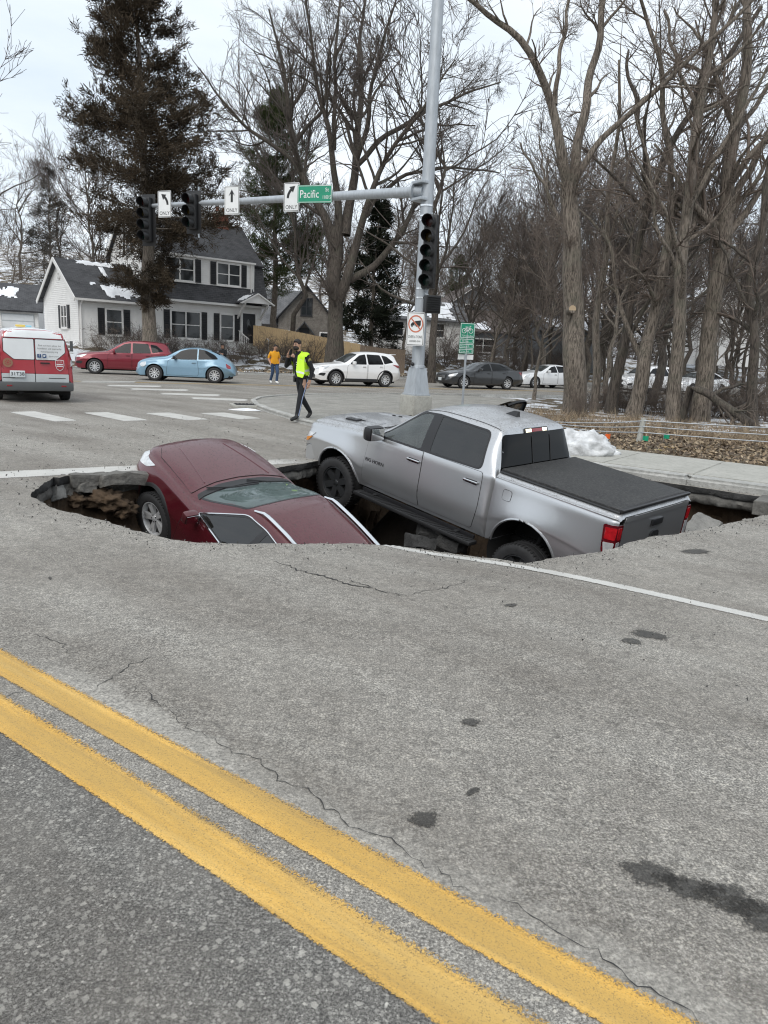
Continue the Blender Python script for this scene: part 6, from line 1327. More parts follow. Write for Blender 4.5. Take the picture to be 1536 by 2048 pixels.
# ================================================================== PEOPLE
def skin_body(J, E, rad, sub=2, root='pelvis'):
    names = list(J); me = bpy.data.meshes.new('body'); me.from_pydata([J[n] for n in names], [(names.index(a), names.index(b)) for a, b in E], [])
    o = bpy.data.objects.new('body', me); COL.objects.link(o); o.modifiers.new('s', 'SKIN'); sv = me.skin_vertices[0].data
    for i, n in enumerate(names):
        r = rad.get(n, .05); sv[i].radius = r if isinstance(r, tuple) else (r, r); sv[i].use_root = (n == root)
    m = o.modifiers.new('u', 'SUBSURF'); m.levels = sub; m.render_levels = sub
    dg = bpy.context.evaluated_depsgraph_get(); out = bpy.data.meshes.new_from_object(o.evaluated_get(dg)); bpy.data.objects.remove(o); out.shade_smooth(); return out
def person(label, loc_, rz, J, mats, matf, H=1.8, build=1.0):
    """J: joints in metres for a 1.8 m figure facing -y, its left hand at +x"""
    J = {k: Vector(v) for k, v in J.items()}; rad = dict(pelvis=(.155, .12), belly=(.15, .115), chest=(.175, .125), collar=(.10, .085), neck=.058, headb=(.062, .07), head=(.078, .092), crown=(.072, .085))
    E = [('pelvis', 'belly'), ('belly', 'chest'), ('chest', 'collar'), ('collar', 'neck'), ('neck', 'headb'), ('headb', 'head'), ('head', 'crown')]
    J.setdefault('belly', J['pelvis'].lerp(J['chest'], .45)); J['collar'] = J['chest'].lerp(J['neck'], .62)
    J['crown'] = J['head']+(J['head']-J['headb']).normalized()*.085
    for s in 'LR':
        sg = 1 if s == 'L' else -1
        E += [('chest', s+'sh'), (s+'sh', s+'el'), (s+'el', s+'wr'), ('pelvis', s+'hip'), (s+'hip', s+'kn'), (s+'kn', s+'an'), (s+'an', s+'toe')]
        rad.update({s+'sh': .075, s+'el': .052, s+'wr': .036, s+'hip': .105, s+'kn': .072, s+'an': (.052, .06), s+'toe': (.042, .034), s+'palm': (.040, .022)})
        wr, el = J[s+'wr'], J[s+'el']; d = (wr-el).normalized(); fd = Vector(J.pop(s+'fd')) if s+'fd' in J else d
        fd = (d*.5+fd*.5).normalized() if fd is not d else d; side = Vector(J.pop(s+'sd')).normalized() if s+'sd' in J else Vector((0, -1, 0))
        J[s+'palm'] = wr+d*.075; E.append((s+'wr', s+'palm'))
        for k in range(4):
            off = side*(.030-.020*k); ln = (.066, .075, .07, .055)[k]; a = J[s+'palm']+off*.9+fd*.03; b = a+fd*ln*.6; c = b+(fd+Vector((-sg*.6, 0, 0))).normalized()*ln*.5
            for nm, p, r in (('a', a, .0105), ('b', b, .0098), ('c', c, .008)): J['%sf%d%s' % (s, k, nm)] = p; rad['%sf%d%s' % (s, k, nm)] = r
            E += [(s+'palm', '%sf%da' % (s, k)), ('%sf%da' % (s, k), '%sf%db' % (s, k)), ('%sf%db' % (s, k), '%sf%dc' % (s, k))]
        a = wr+d*.035+side*.035; b = a+(d+side).normalized()*.05
        J[s+'t0'] = a; J[s+'t1'] = b; rad[s+'t0'] = .013; rad[s+'t1'] = .010; E += [(s+'wr', s+'t0'), (s+'t0', s+'t1')]
    rad = {k: (tuple(x*build for x in r) if isinstance(r, tuple) else r*(build if k not in ('head', 'headb', 'crown') else 1)) for k, r in rad.items()}
    me = skin_body({k: tuple(v) for k, v in J.items()}, E, rad); me.name = 'person'
    for m in mats: me.materials.append(m)
    for p in me.polygons: p.material_index = matf(p.center, J)
    o = link('person', me); o.location = loc_; o.rotation_euler = (0, 0, rz); k = H/1.8; o.scale = (k, k, k); tag(o, label, 'person')
    return o, J
def near(c, a, b):
    ab = b-a; t = max(0, min(1, (c-a).dot(ab)/ab.length_squared)); return (c-(a+ab*t)).length, t
def face(o, J, yaw=0, beard=False, hair=M['hair'], cap=False):
    hd = J['head']+Vector((0, -.01, .0)); Rm = Matrix.Translation(hd)@Matrix.Rotation(yaw, 4, 'Z')
    h = MB().sphere((0, .018, .055), .098, 18, 10, sc=(.86, 1.0, .92)); v = h.v[0]; v[:, 2] = np.maximum(v[:, 2], np.where(v[:, 1] < -.045, .088, np.where(v[:, 1] < .0, .03, -.035)))
    if cap: h.box((0, -.12, .07), (.15, .12, .012))
    x = h.build('hair', hair, o); x.matrix_local = Rm
    n = MB().add([(-.014, -.088, -.018), (.014, -.088, -.018), (0, -.118, -.012), (0, -.088, .03)], [(0, 1, 2), (0, 2, 3), (2, 1, 3)]).build('nose', M['skin'], o); n.matrix_local = Rm
    for sg in (1, -1):
        e = MB().sphere((sg*.031, -.083, .028), .013, 8, 6, sc=(1.2, .6, .7)).build('eye', M['ink'], o); e.matrix_local = Rm
        b = MB().box((sg*.032, -.089, .047), (.042, .012, .009)).build('eyebrow', M['hair'], o); b.matrix_local = Rm
        b = MB().sphere((sg*.082, .01, .005), .03, 8, 6, sc=(.35, .7, 1.1)).build('ear', M['skin'], o); b.matrix_local = Rm
    m = MB().box((0, -.088, -.048), (.045, .012, .009)).build('mouth', pbr('lips', (.25, .09, .07), .5), o); m.matrix_local = Rm
    if beard:
        b = MB().sphere((0, -.030, -.058), .075, 14, 8, sc=(.92, .95, .72)).box((0, -.092, -.034), (.06, .014, .012)).build('beard', M['hair'], o); b.matrix_local = Rm
uni = pbr('black police uniform', (.010, .011, .014), .85, var=.25, vs=14); jeans = pbr('blue jeans', (.035, .065, .13), .85, var=.25, vs=10); boots = pbr('black boots', (.012, .012, .012), .5)
tee = pbr('orange yellow shirt', (.72, .33, .015), .8, var=.08); vestm = pbr('lime safety vest', (.50, .80, .02), .6, var=.08, vs=8); stripe = pbr('silver reflective tape', (.55, .57, .56), .4); trainers = pbr('white trainers', (.7, .7, .68), .6)
# officer: walking, phone at his right ear, open vest
Jo = dict(pelvis=(0, .02, .97), chest=(.0, -.05, 1.33), neck=(-.005, -.10, 1.51), headb=(-.01, -.12, 1.58), head=(-.012, -.135, 1.665),
    Lsh=(.185, -.03, 1.43), Lel=(.265, .09, 1.15), Lwr=(.245, .03, .90), Lfd=(-.1, -.25, -1), Lsd=(0, -1, .2), Rsh=(-.185, -.08, 1.43), Rel=(-.33, -.20, 1.17), Rwr=(-.19, -.24, 1.42), Rfd=(.35, .15, 1), Rsd=(.3, -.9, 0),
    Lhip=(.095, .02, .93), Lkn=(.11, -.12, .52), Lan=(.10, -.20, .09), Ltoe=(.12, -.40, .035), Rhip=(-.095, .02, .93), Rkn=(-.10, .10, .52), Ran=(-.10, .40, .15), Rtoe=(-.10, .27, .035))
def mo(c, J):
    for s in 'LR':
        if (c-J[s+'toe']).length < .22 and c.z < .17: return 2
        d, t = near(c, J[s+'wr'], J[s+'palm'])
        if (c-J[s+'palm']).length < .14 and (c-J[s+'wr']).dot(J[s+'wr']-J[s+'el']) > -.004: return 1
    if c.z > 1.545 and abs(c.x) < .13: return 1
    return 0
oz = at(601, 843); off, JO = person('police officer in black uniform and open lime vest talking on a phone', (oz.x, oz.y, .0), R(-42), Jo, [uni, M['skin'], boots], mo, 1.84, 1.0)
face(off, JO, R(12), True)
def garment(body, name, mat, sel, off_, mat2=None, sel2=None):
    me = body.data; idx = {}; V = []; F = []; mi = []
    for p in me.polygons:
        if sel(p.center, p.normal):
            q = []
            for i in p.vertices:
                if i not in idx: idx[i] = len(V); V.append(tuple(me.vertices[i].co+me.vertices[i].normal*off_))
                q.append(idx[i])
            F.append(tuple(q)); mi.append(1 if sel2 and sel2(p.center, p.normal) else 0)
    m = MB().add(V, F); m.m = mi; return m.build(name, [mat, mat2 or mat], body, 180)
def arm_free(c):
    if min((c-JO[s+'palm']).length for s in 'LR') < .2 or c.x < -.2: return False
    for s in 'LR':
        d, t = near(c, JO[s+'sh'].lerp(JO[s+'el'], .18), JO[s+'el']); d2, _ = near(c, JO[s+'el'], JO[s+'wr'])
        if d < .085 and abs(c.x) > .15 or d2 < .1: return False
    return True
garment(off, 'safety_vest', vestm, lambda c, n: 1.03 < c.z < 1.53 and abs(c.x) < .235 and arm_free(c) and not (n.y < -.15 and -.14 < c.x < .075) , .035, stripe, lambda c, n: 1.09 < c.z < 1.135 or (n.z < .6 and 1.33 < c.z < 1.36))
fp = MB(); V = [(.07, -.17, 1.45), (.20, -.11, 1.46), (.10, -.22, 1.28), (.25, -.14, 1.25), (.13, -.27, 1.12), (.30, -.17, 1.06), (.20, -.29, 1.0), (.29, -.22, .97)]
V2 = [(x+.0, y-.012, z) for x, y, z in V]; F = [(0, 1, 3, 2), (2, 3, 5, 4), (4, 5, 7, 6)]; fp.add(V2, F).add(V, [f[::-1] for f in F]); fp.m[1] = 0
fl_ = fp.build('vest_flap', vestm, off, 60); MB().add([(.125, -.278, 1.13), (.295, -.187, 1.09), (.15, -.29, 1.085), (.30, -.193, 1.045)], [(0, 1, 3, 2)]).build('reflective_stripe', stripe, off)
for s in 'L':
    P = [JO['Lhip']+Vector((.105, 0, .02)), JO['Lhip'].lerp(JO['Lkn'], .5)+Vector((.09, 0, 0)), JO['Lkn']+Vector((.074, 0, 0)), JO['Lkn'].lerp(JO['Lan'], .5)+Vector((.066, 0, 0)), JO['Lan']+Vector((.056, 0, .03))]
    MB().tube(P, .011, 5).build('trouser_stripe', pbr('grey blue stripe', (.20, .25, .38), .7), off)
MB().lathe([(.148, .955), (.158, .96), (.158, 1.01), (.148, 1.015)], 24).build('duty_belt', boots, off).scale = (1.05, .86, 1)
for x, y in ((-.16, -.05), (.165, .02)): MB().bbox((x, y, .93), (.06, .08, .15), .02).build('belt_pouch', boots, off)
MB().bbox((-.02, -.185, 1.22), (.06, .035, .10), .012).bbox((-.06, -.17, 1.28), (.025, .03, .12), .008).build('chest_radio', boots, off)
for i in range(4): MB().box((.035, -.19+.004*i, 1.30-.05*i), (.022, .01, .016)).build('badge', M['signwhite'], off)
MB().lathe([(.001, .002), (.045, .002), (.045, 0)], 12, 'x').build('sleeve_patch', pbr('sleeve patch', (.30, .25, .08), .6), off).location = (.262, .0, 1.36)
ph = MB().bbox((0, 0, 0), (.012, .07, .14), .008).build('mobile_phone', M['black']); ph.matrix_world = off.matrix_basis@Matrix.Translation(JO['Rpalm']+Vector((.055, -.0, .03)))@Matrix.Rotation(R(-15), 4, 'X'); tag(ph, 'black mobile phone held to the officer\'s ear', 'phone')
# man in the orange shirt, walking with hands in his pockets
Jy = dict(pelvis=(0, 0, .97), chest=(0, -.02, 1.32), neck=(0, -.04, 1.50), headb=(0, -.07, 1.57), head=(.01, -.10, 1.645), Lsh=(.18, 0, 1.41), Lel=(.27, .06, 1.14), Lwr=(.20, -.04, .93), Rsh=(-.18, 0, 1.41), Rel=(-.27, .06, 1.14), Rwr=(-.20, -.04, .93),
    Lhip=(.09, 0, .92), Lkn=(.10, -.17, .52), Lan=(.07, -.14, .09), Ltoe=(.09, -.34, .05), Rhip=(-.09, 0, .92), Rkn=(-.07, .02, .51), Ran=(-.11, .20, .13), Rtoe=(-.12, .02, .035))
def my(c, J):
    for s in 'LR':
        if (c-J[s+'toe']).length < .24 and c.z < .14: return 3
        d, t = near(c, J[s+'sh'], J[s+'el']); d2, _ = near(c, J[s+'el'], J[s+'palm']); d3, _ = near(c, Vector((0, 0, 1.0)), Vector((0, 0, 1.4)))
        if (d2 < .075 and abs(c.x) > .19 and c.z < 1.16): return 1
    return 1 if c.z > 1.50 and abs(c.x) < .12 else 0 if c.z > .94 else 2
yz = at(548, 767.5); man, JM = person('man in an orange yellow shirt and jeans crossing the street', (yz.x, yz.y, 0), R(28), Jy, [tee, M['skin'], jeans, trainers], my, 1.80, 1.04); face(man, JM, 0)
garment(man, 'shirt_hem', tee, lambda c, n: .92 < c.z < 1.12 and abs(c.x) < .2, .03)
# person in black behind the light blue car
dk = pbr('black hooded coat', (.010, .011, .013), .9)
Jp = dict(Jy, Lel=(.24, -.08, 1.16), Lwr=(.10, -.22, 1.20), Rel=(-.24, -.08, 1.16), Rwr=(-.10, -.22, 1.22), Lkn=(.09, -.03, .51), Lan=(.09, .02, .09), Ltoe=(.10, -.18, .04), Rkn=(-.09, .0, .51), Ran=(-.09, .03, .09), Rtoe=(-.10, -.17, .04))
bz = at(438, 752); blk, JB = person('person in a black coat and dark cap standing behind the light blue car', (bz.x, bz.y+1.0, 0), R(-20), Jp, [dk, M['skin']], lambda c, J: 1 if (c.z > 1.52 and abs(c.x) < .12) or min((c-J[s+'palm']).length for s in 'LR') < .12 else 0, 1.74, 1.1); face(blk, JB, 0, cap=True)
# ================================================================== HOUSES, GARDEN FENCE
def shingle_mat(name, ca, cb):
    m, nt, b, o = new_mat(name); N = NT(nt)
    br = N.n('ShaderNodeTexBrick'); br.inputs['Scale'].default_value = 1; br.inputs['Brick Width'].default_value = .33; br.inputs['Row Height'].default_value = .15; br.inputs['Mortar Size'].default_value = .012
    br.inputs['Color1'].default_value = (*ca, 1); br.inputs['Color2'].default_value = (*cb, 1); br.inputs['Mortar'].default_value = (*[x*.35 for x in ca], 1); br.offset = .5
    p = N.sep(); cx = N.n('ShaderNodeCombineXYZ'); N.l(p[0], cx.inputs[0]); N.l(N.math('MULTIPLY', N.math('ADD', p[2], N.math('MULTIPLY', p[1], .5)), 1.0), cx.inputs[1]); N.l(cx.outputs[0], br.inputs['Vector'])
    c = N.mix(N.ramp(N.noise(1.2, 6), (.35, 0), (.7, .5)), br.outputs[0], tuple(x*1.5 for x in cb)); N.l(c, b.inputs['Base Color']); b.inputs['Roughness'].default_value = .9
    N.l(N.bump(br.outputs['Fac'], .5, .02), b.inputs['Normal']); return m
M['shingle'] = shingle_mat('charcoal roof shingles', (.040, .041, .045), (.072, .073, .078)); M['shingle_brown'] = shingle_mat('brown roof shingles', (.075, .062, .056), (.12, .10, .092)); M['shingle_grey'] = shingle_mat('grey roof shingles', (.09, .092, .097), (.14, .142, .148))
M['siding'] = pbr('white clapboard', (.80, .79, .77), .6, var=.06, vs=2); M['siding_grey'] = pbr('grey clapboard', (.17, .18, .19), .7, var=.1, vs=2); M['stone'] = concrete_mat('rubble stone wall', (.13, .115, .10), (.27, .245, .215), .6, 1, 5)
M['shutter'] = pbr('black shutters', (.016, .017, .02), .5); M['housetrim'] = pbr('white house trim', (.74, .73, .71), .5, var=.04); M['brick'] = pbr('chimney brick', (.20, .075, .05), .85, var=.35, vs=14)
M['fencewood'] = pbr('new cedar fence boards', (.50, .36, .20), .8, var=.18, vs=3, stretch=(5, 5, .6)); M['oldfence'] = pbr('weathered fence boards', (.20, .15, .11), .85, var=.25, vs=3, stretch=(5, 5, .6))
M['greyroofsnow'] = M['snow']
def wall_poly(parent, poly, o, ux, mat, th=.12, name='wall'):
    """wall panel: polygon (u,z) in the plane through o along ux (house frame), outer face to the right of ux"""
    mb = MB(); ux = Vector(ux).normalized(); Mx = frame(o, ux, (0, 0, 1)); mb.prism(poly, -th, 0, Mx); return mb.build(name, mat, parent)
def boards(parent, poly, o, ux, mat, exp=.125, z0=None):
    """clapboards: lapped boards trimmed to the outline"""
    ux = Vector(ux).normalized(); n = ux.cross(Vector((0, 0, 1))); P = np.array(poly); mb = MB(); z = P[:, 1].min() if z0 is None else z0
    while z < P[:, 1].max()-.02:
        us = []
        for zz in (z+.002, min(z+exp, P[:, 1].max()-.001)-.002):
            xs = []
            for i in range(len(P)):
                a, b = P[i], P[(i+1) % len(P)]
                if (a[1] <= zz) != (b[1] <= zz): xs.append(a[0]+(b[0]-a[0])*(zz-a[1])/(b[1]-a[1]))
            us.append((min(xs), max(xs)) if len(xs) > 1 else None)
        if us[0] and us[1]:
            o_ = Vector(o); q = [o_+ux*us[0][0]+n*.030+Vector((0, 0, z)), o_+ux*us[0][1]+n*.030+Vector((0, 0, z)), o_+ux*us[1][1]+n*.006+Vector((0, 0, z+exp)), o_+ux*us[1][0]+n*.006+Vector((0, 0, z+exp))]
            q += [o_+ux*us[0][0]+Vector((0, 0, z)), o_+ux*us[0][1]+Vector((0, 0, z))]
            mb.add([tuple(p) for p in q], [(0, 1, 2, 3), (4, 5, 1, 0)])
        z += exp
    s = mb.build('siding', mat, parent, None); s['kind'] = 'stuff'; return s
def window(parent, o, ux, u, z, w_, h_, n=1, shut=True, trim=None, mid=True):
    ux = Vector(ux).normalized(); t = trim or M['housetrim']; f = MB(); Mx = frame(Vector(o)+ux*u+Vector((0, 0, z)), ux, (0, 0, 1)); W_ = w_*n+.10*(n-1)
    for x in (-W_/2-.06, W_/2+.06): f.box((x, h_/2, .055), (.12, h_+.24, .07))
    for y in (-.06, h_+.06): f.box((0, y, .055), (W_, .12, .07))
    f.box((0, -.14, .08), (W_+.3, .05, .11))
    for i in range(n-1): f.box((-W_/2+w_*(i+1)+.10*i+.05, h_/2, .055), (.10, h_, .07))
    if mid:
        for i in range(n): f.box((-W_/2+w_/2+i*(w_+.10), h_/2, .05), (w_, .06, .05))
    wd = f.xf(Mx).build('window', t, parent, None)
    for i in range(n): MB().box((-W_/2+w_/2+i*(w_+.10), h_/2, .034), (w_, h_, .02)).xf(Mx).build('pane', M['pane'], wd, None)
    if shut:
        for sg in (-1, 1):
            s = MB().box((sg*(W_/2+.12+.24), h_/2, .06), (.42, h_+.16, .05))
            for k in range(int(h_/.12)): s.box((sg*(W_/2+.36), .06+k*.12, .09), (.32, .05, .02), rx=.5)
            s.xf(Mx).build('shutter', M['shutter'], parent, None)
def roof_slab(parent, quad, mat, th=.14, name='roof', n=None):
    q = [Vector(p) for p in quad]; nn = (q[1]-q[0]).cross(q[3]-q[0]).normalized(); nn = nn if nn.z > 0 else -nn
    V = [tuple(p) for p in q]+[tuple(p-nn*th) for p in q]; m = MB().add(V, [(0, 1, 2, 3), (7, 6, 5, 4), (0, 4, 5, 1), (1, 5, 6, 2), (2, 6, 7, 3), (3, 7, 4, 0)])
    o = m.build(name, mat, parent, None); bm = bmesh.new(); bm.from_mesh(o.data); bmesh.ops.recalc_face_normals(bm, faces=bm.faces); bm.to_mesh(o.data); bm.free(); return o
def snow_on(parent, quad, u0, u1, v0, v1, seed, name='roof_snow'):
    """ragged snow lying on a roof plane; u,v run 0..1 over the quad"""
    q = [Vector(p) for p in quad]; nn = (q[1]-q[0]).cross(q[3]-q[0]).normalized(); nn = nn if nn.z > 0 else -nn; V = []; F = []; ok = {}
    nu, nv = 44, 14
    def P(u, v): return (q[0]*(1-u)+q[1]*u)*(1-v)+(q[3]*(1-u)+q[2]*u)*v
    for i in range(nu+1):
        for j in range(nv+1):
            u, v = u0+(u1-u0)*i/nu, v0+(v1-v0)*j/nv; e = min(i/nu, 1-i/nu)*3; e2 = min(j/nv, 1-j/nv)*2.2; k = min(e, e2)+.75*noise.fractal(Vector((u*9, v*3+seed*5, seed)), .8, 2, 4)
            ok[i, j] = k > .30; V.append(tuple(P(u, v)+nn*(.02+.09*min(1, max(0, k-.25)))))
    for i in range(nu):
        for j in range(nv):
            if sum(ok[a, b] for a, b in ((i, j), (i+1, j), (i+1, j+1), (i, j+1))) >= 3: F.append((i*(nv+1)+j, (i+1)*(nv+1)+j, (i+1)*(nv+1)+j+1, i*(nv+1)+j+1))
    if F: MB().add(V, F).build(name, M['snow'], parent, 60)
def bar(parent, a, b, d, mat, name): 
    a, b = Vector(a), Vector(b); L_ = (b-a).length; m = MB().box((0, 0, L_/2), (d[0], d[1], L_)); z = (b-a).normalized(); x = Vector((0, 1, 0)).cross(z) if abs(z.y) < .9 else Vector((1, 0, 0)); x.normalize(); y = z.cross(x)
    m.xf(Matrix(((x.x, y.x, z.x, a.x), (x.y, y.y, z.y, a.y), (x.z, y.z, z.z, a.z), (0, 0, 0, 1)))); return m.build(name, mat, parent, None)
# ---- white gambrel house with a low gabled wing. House frame: x along the street front, y back, z up
HA = R(40); d = ray(160, 690); HO = Vector((d.x/d.y*49, 49, 0))
hz0 = 1.35
H = empty('white_house', (HO.x, HO.y, 0), HA, 'white clapboard house with black shutters and snowy gabled wing', 'house')
X, Yv = Vector((1, 0, 0)), Vector((0, 1, 0))
WW, WD, we, wr = 4.6, 7.6, 4.35, 6.75                                  # wing: length, depth, eave and ridge heights
wing_gable = [(0, 0), (WD, 0), (WD, we), (WD/2, wr), (0, we)]
for nm, poly, o, ux in (('wing_front', [(0, 0), (WW, 0), (WW, we), (0, we)], (0, 0, 0), X), ('wing_gable', wing_gable, (0, WD, 0), -Yv)):
    wall_poly(H, poly, o, ux, M['siding'], .15, 'wall'); boards(H, poly, o, ux, M['siding'], z0=.9)
MB().box((WW/2+.1, WD-.1, 2.1), (WW, .15, 4.3)).build('wall', M['siding'], H)
rq = [(-.35, -.45, we-.18), (WW+.0, -.45, we-.18), (WW+.0, WD/2, wr+.12), (-.35, WD/2, wr+.12)]; roof_slab(H, rq, M['shingle'])
rq2 = [(WW+.0, WD+.45, we-.18), (-.35, WD+.45, we-.18), (-.35, WD/2, wr+.12), (WW+.0, WD/2, wr+.12)]; roof_slab(H, rq2, M['shingle'])
snow_on(H, rq, .30, 1.0, .05, .42, 1); snow_on(H, rq, .18, .85, .86, 1.0, 2); snow_on(H, rq, .55, .62, .55, .9, 4)
for a, b in (((-.37, -.47, we-.30), (-.37, WD/2, wr+.02)), ((-.37, WD+.47, we-.30), (-.37, WD/2, wr+.02))): bar(H, a, b, (.06, .24), M['housetrim'], 'barge_board')
MB().box((WW/2-.15, -.50, we-.26), (WW+.4, .12, .14)).build('gutter', M['housetrim'], H)
MB().tube([(.12, -.44, we-.3), (.10, -.12, we-.6), (.10, -.10, 1.0)], .045, 6).build('downpipe', M['housetrim'], H)
window(H, (0, 0, 0), X, 2.25, 2.02, .98, 1.55); window(H, (0, WD, 0), -Yv, WD-2.9, 2.35, .52, 1.35, 2, True)
v_ = MB().lathe([(.001, .05), (.24, .05), (.26, .03), (.30, .03), (.30, 0)], 20)
for k in range(5): v_.box((0, -.16+.08*k, .06), (.4, .025, .03))
v_ = v_.build('gable_vent', M['housetrim'], H); v_.matrix_local = frame((-.03, WD/2-.02, 5.7), -Yv, (0, 0, 1))
# main block
x0, x1, md, me_ = WW, 13.4, 7.6, 4.72
by, bz_, ry_, rz_ = .75, 7.75, 3.8, 10.6                               # gambrel break and ridge
prof = [(0, 0), (md, 0), (md, me_), (md-by, bz_-.05), (md-ry_, rz_-.1), (by, bz_-.05), (0, me_)]
wall_poly(H, [(0, 0), (x1-x0, 0), (x1-x0, me_), (0, me_)], (x0, 0, 0), X, M['siding'], .15); boards(H, [(0, 0), (x1-x0, 0), (x1-x0, me_), (0, me_)], (x0, 0, 0), X, M['siding'], z0=.9)
wall_poly(H, prof, (x0, md, 0), -Yv, M['siding'], .15); boards(H, [(0, we), *[p for p in prof[2:]]], (x0, md, 0), -Yv, M['siding'], z0=4.4)
wall_poly(H, [(md-p[0], p[1]) for p in prof][::-1], (x1, 0, 0), Yv, M['siding'], .15); boards(H, [(md-p[0], p[1]) for p in prof][::-1], (x1, 0, 0), Yv, M['siding'], z0=.9)
lo = [(x0-.3, -.42, me_-.12), (x1+.35, -.42, me_-.12), (x1+.35, by-.05, bz_), (x0-.3, by-.05, bz_)]; roof_slab(H, lo, M['shingle'])
up = [(x0-.3, by-.42, bz_-.20), (x1+.35, by-.42, bz_-.20), (x1+.35, ry_, rz_+.05), (x0-.3, ry_, rz_+.05)]; roof_slab(H, up, M['shingle'])
roof_slab(H, [(x1+.35, md+.4, me_-.1), (x0-.3, md+.4, me_-.1), (x0-.3, md-by, bz_), (x1+.35, md-by, bz_)], M['shingle']); roof_slab(H, [(x1+.35, md-by+.3, bz_-.1), (x0-.3, md-by+.3, bz_-.1), (x0-.3, ry_, rz_+.05), (x1+.35, ry_, rz_+.05)], M['shingle'])
MB().box(((x0+x1)/2, -.47, me_-.2), (x1-x0+.6, .12, .15)).build('gutter', M['housetrim'], H)
for pts in (((x0-.32, -.45, me_-.2), (x0-.32, by-.1, bz_-.1)), ((x0-.32, by-.3, bz_-.2), (x0-.32, ry_, rz_-.02)), ((x0-.32, md-by+.3, bz_-.2), (x0-.32, ry_, rz_-.02))): bar(H, *pts, (.06, .24), M['housetrim'], 'barge_board')
window(H, (x0, md, 0), -Yv, md-3.2, 7.6, .7, 1.2, 1)
dx0, dx1 = x0+.3, x1-.75                                               # long dormer
wall_poly(H, [(0, 5.55), (dx1-dx0, 5.55), (dx1-dx0, 7.62), (0, 7.62)], (dx0, .02, 0), X, M['siding'], .7); boards(H, [(0, 5.55), (dx1-dx0, 5.55), (dx1-dx0, 7.62), (0, 7.62)], (dx0, .02, 0), X, M['siding'])
MB().box(((dx0+dx1)/2, .0, 7.60), (dx1-dx0+.3, .35, .12)).build('eave_board', M['housetrim'], H); MB().box((dx1+.03, .3, 6.6), (.10, .7, 2.1)).build('corner_board', M['housetrim'], H)
window(H, (dx0, .02, 0), X, 2.0, 5.95, .95, 1.40, 2); window(H, (dx0, .02, 0), X, dx1-dx0-2.0, 5.95, .82, 1.40, 2)
window(H, (x0, 0, 0), X, 2.7, 2.05, 1.0, 1.75, 2); window(H, (x0, 0, 0), X, 5.9, 2.05, .95, 1.75, 1)
ch = MB().box((11.9, ry_-.1, 10.6), (1.0, .7, 1.5)); c = ch.build('chimney', M['brick'], H); MB().box((11.9, ry_-.1, 11.38), (1.25, .95, .14)).build('chimney_cap', M['concrete'], c)
for k in range(2): MB().lathe([(.15, 11.44), (.13, 11.8), (.10, 11.8), (.10, 11.44)], 12).build('chimney_pot', M['brick'], c).location = (11.65+.5*k, ry_-.1, 0)
MB().tube([(dx1-.2, -.1, 7.5), (dx1-.2, -.1, 5.5), (dx1+.5, -.5, 5.0)], .045, 6).build('downpipe', M['housetrim'], H)
# door with gabled hood on brackets
dxc = 12.3
dr = MB().bbox((dxc, -.05, 2.95), (1.0, .08, 2.15), .01).build('front_door', M['shutter'], H); MB().sphere((dxc, -.1, 3.25), .3, 14, 8, sc=(.75, .1, 1.5)).build('door_glass', M['pane'], dr)
for x in (dxc-.60, dxc+.60): MB().box((x, -.06, 2.95), (.14, .12, 2.3)).build('door_casing', M['housetrim'], H)
pz = 4.75
for sg in (-1, 1):
    q = [(dxc, -1.35, pz+.75), (dxc+sg*1.35, -1.35, pz-.02), (dxc+sg*1.35, .0, pz-.02), (dxc, .0, pz+.75)]; roof_slab(H, q, M['shingle'], .08, 'porch_roof')
    bar(H, (dxc, -1.37, pz+.66), (dxc+sg*1.37, -1.37, pz-.08), (.08, .2), M['housetrim'], 'porch_barge'); bar(H, (dxc+sg*.95, -.05, pz-1.1), (dxc+sg*.95, -1.15, pz-.1), (.12, .12), M['housetrim'], 'porch_bracket'); MB().box((dxc+sg*.95, -.6, pz-.08), (.12, 1.3, .12)).build('porch_beam', M['housetrim'], H)
    if sg < 0: snow_on(H, [q[1], q[0], q[3], q[2]], .1, .8, 0, 1, 6)
wall_poly(H, [(-1.2, 0), (1.2, 0), (0, .68)], (dxc, -1.3, pz-.02), X, M['siding'], .08, 'porch_gable')
for k in range(4): MB().box((dxc, -.35-.3*k, 1.85-.17*k-.5), (1.7, .32+.0*k, 1.0)).build('step', M['concrete'], H)
rl = MB()
for sg in (-1, 1):
    for k in range(6): rl.box((dxc+sg*.85, -.2-.26*k, 2.25-.10*k), (.05, .05, .9))
    rl.tube([(dxc+sg*.85, -.1, 2.75), (dxc+sg*.85, -1.6, 2.15)], .04, 6)
rl.build('hand_rail', M['housetrim'], H)['kind'] = 'stuff'
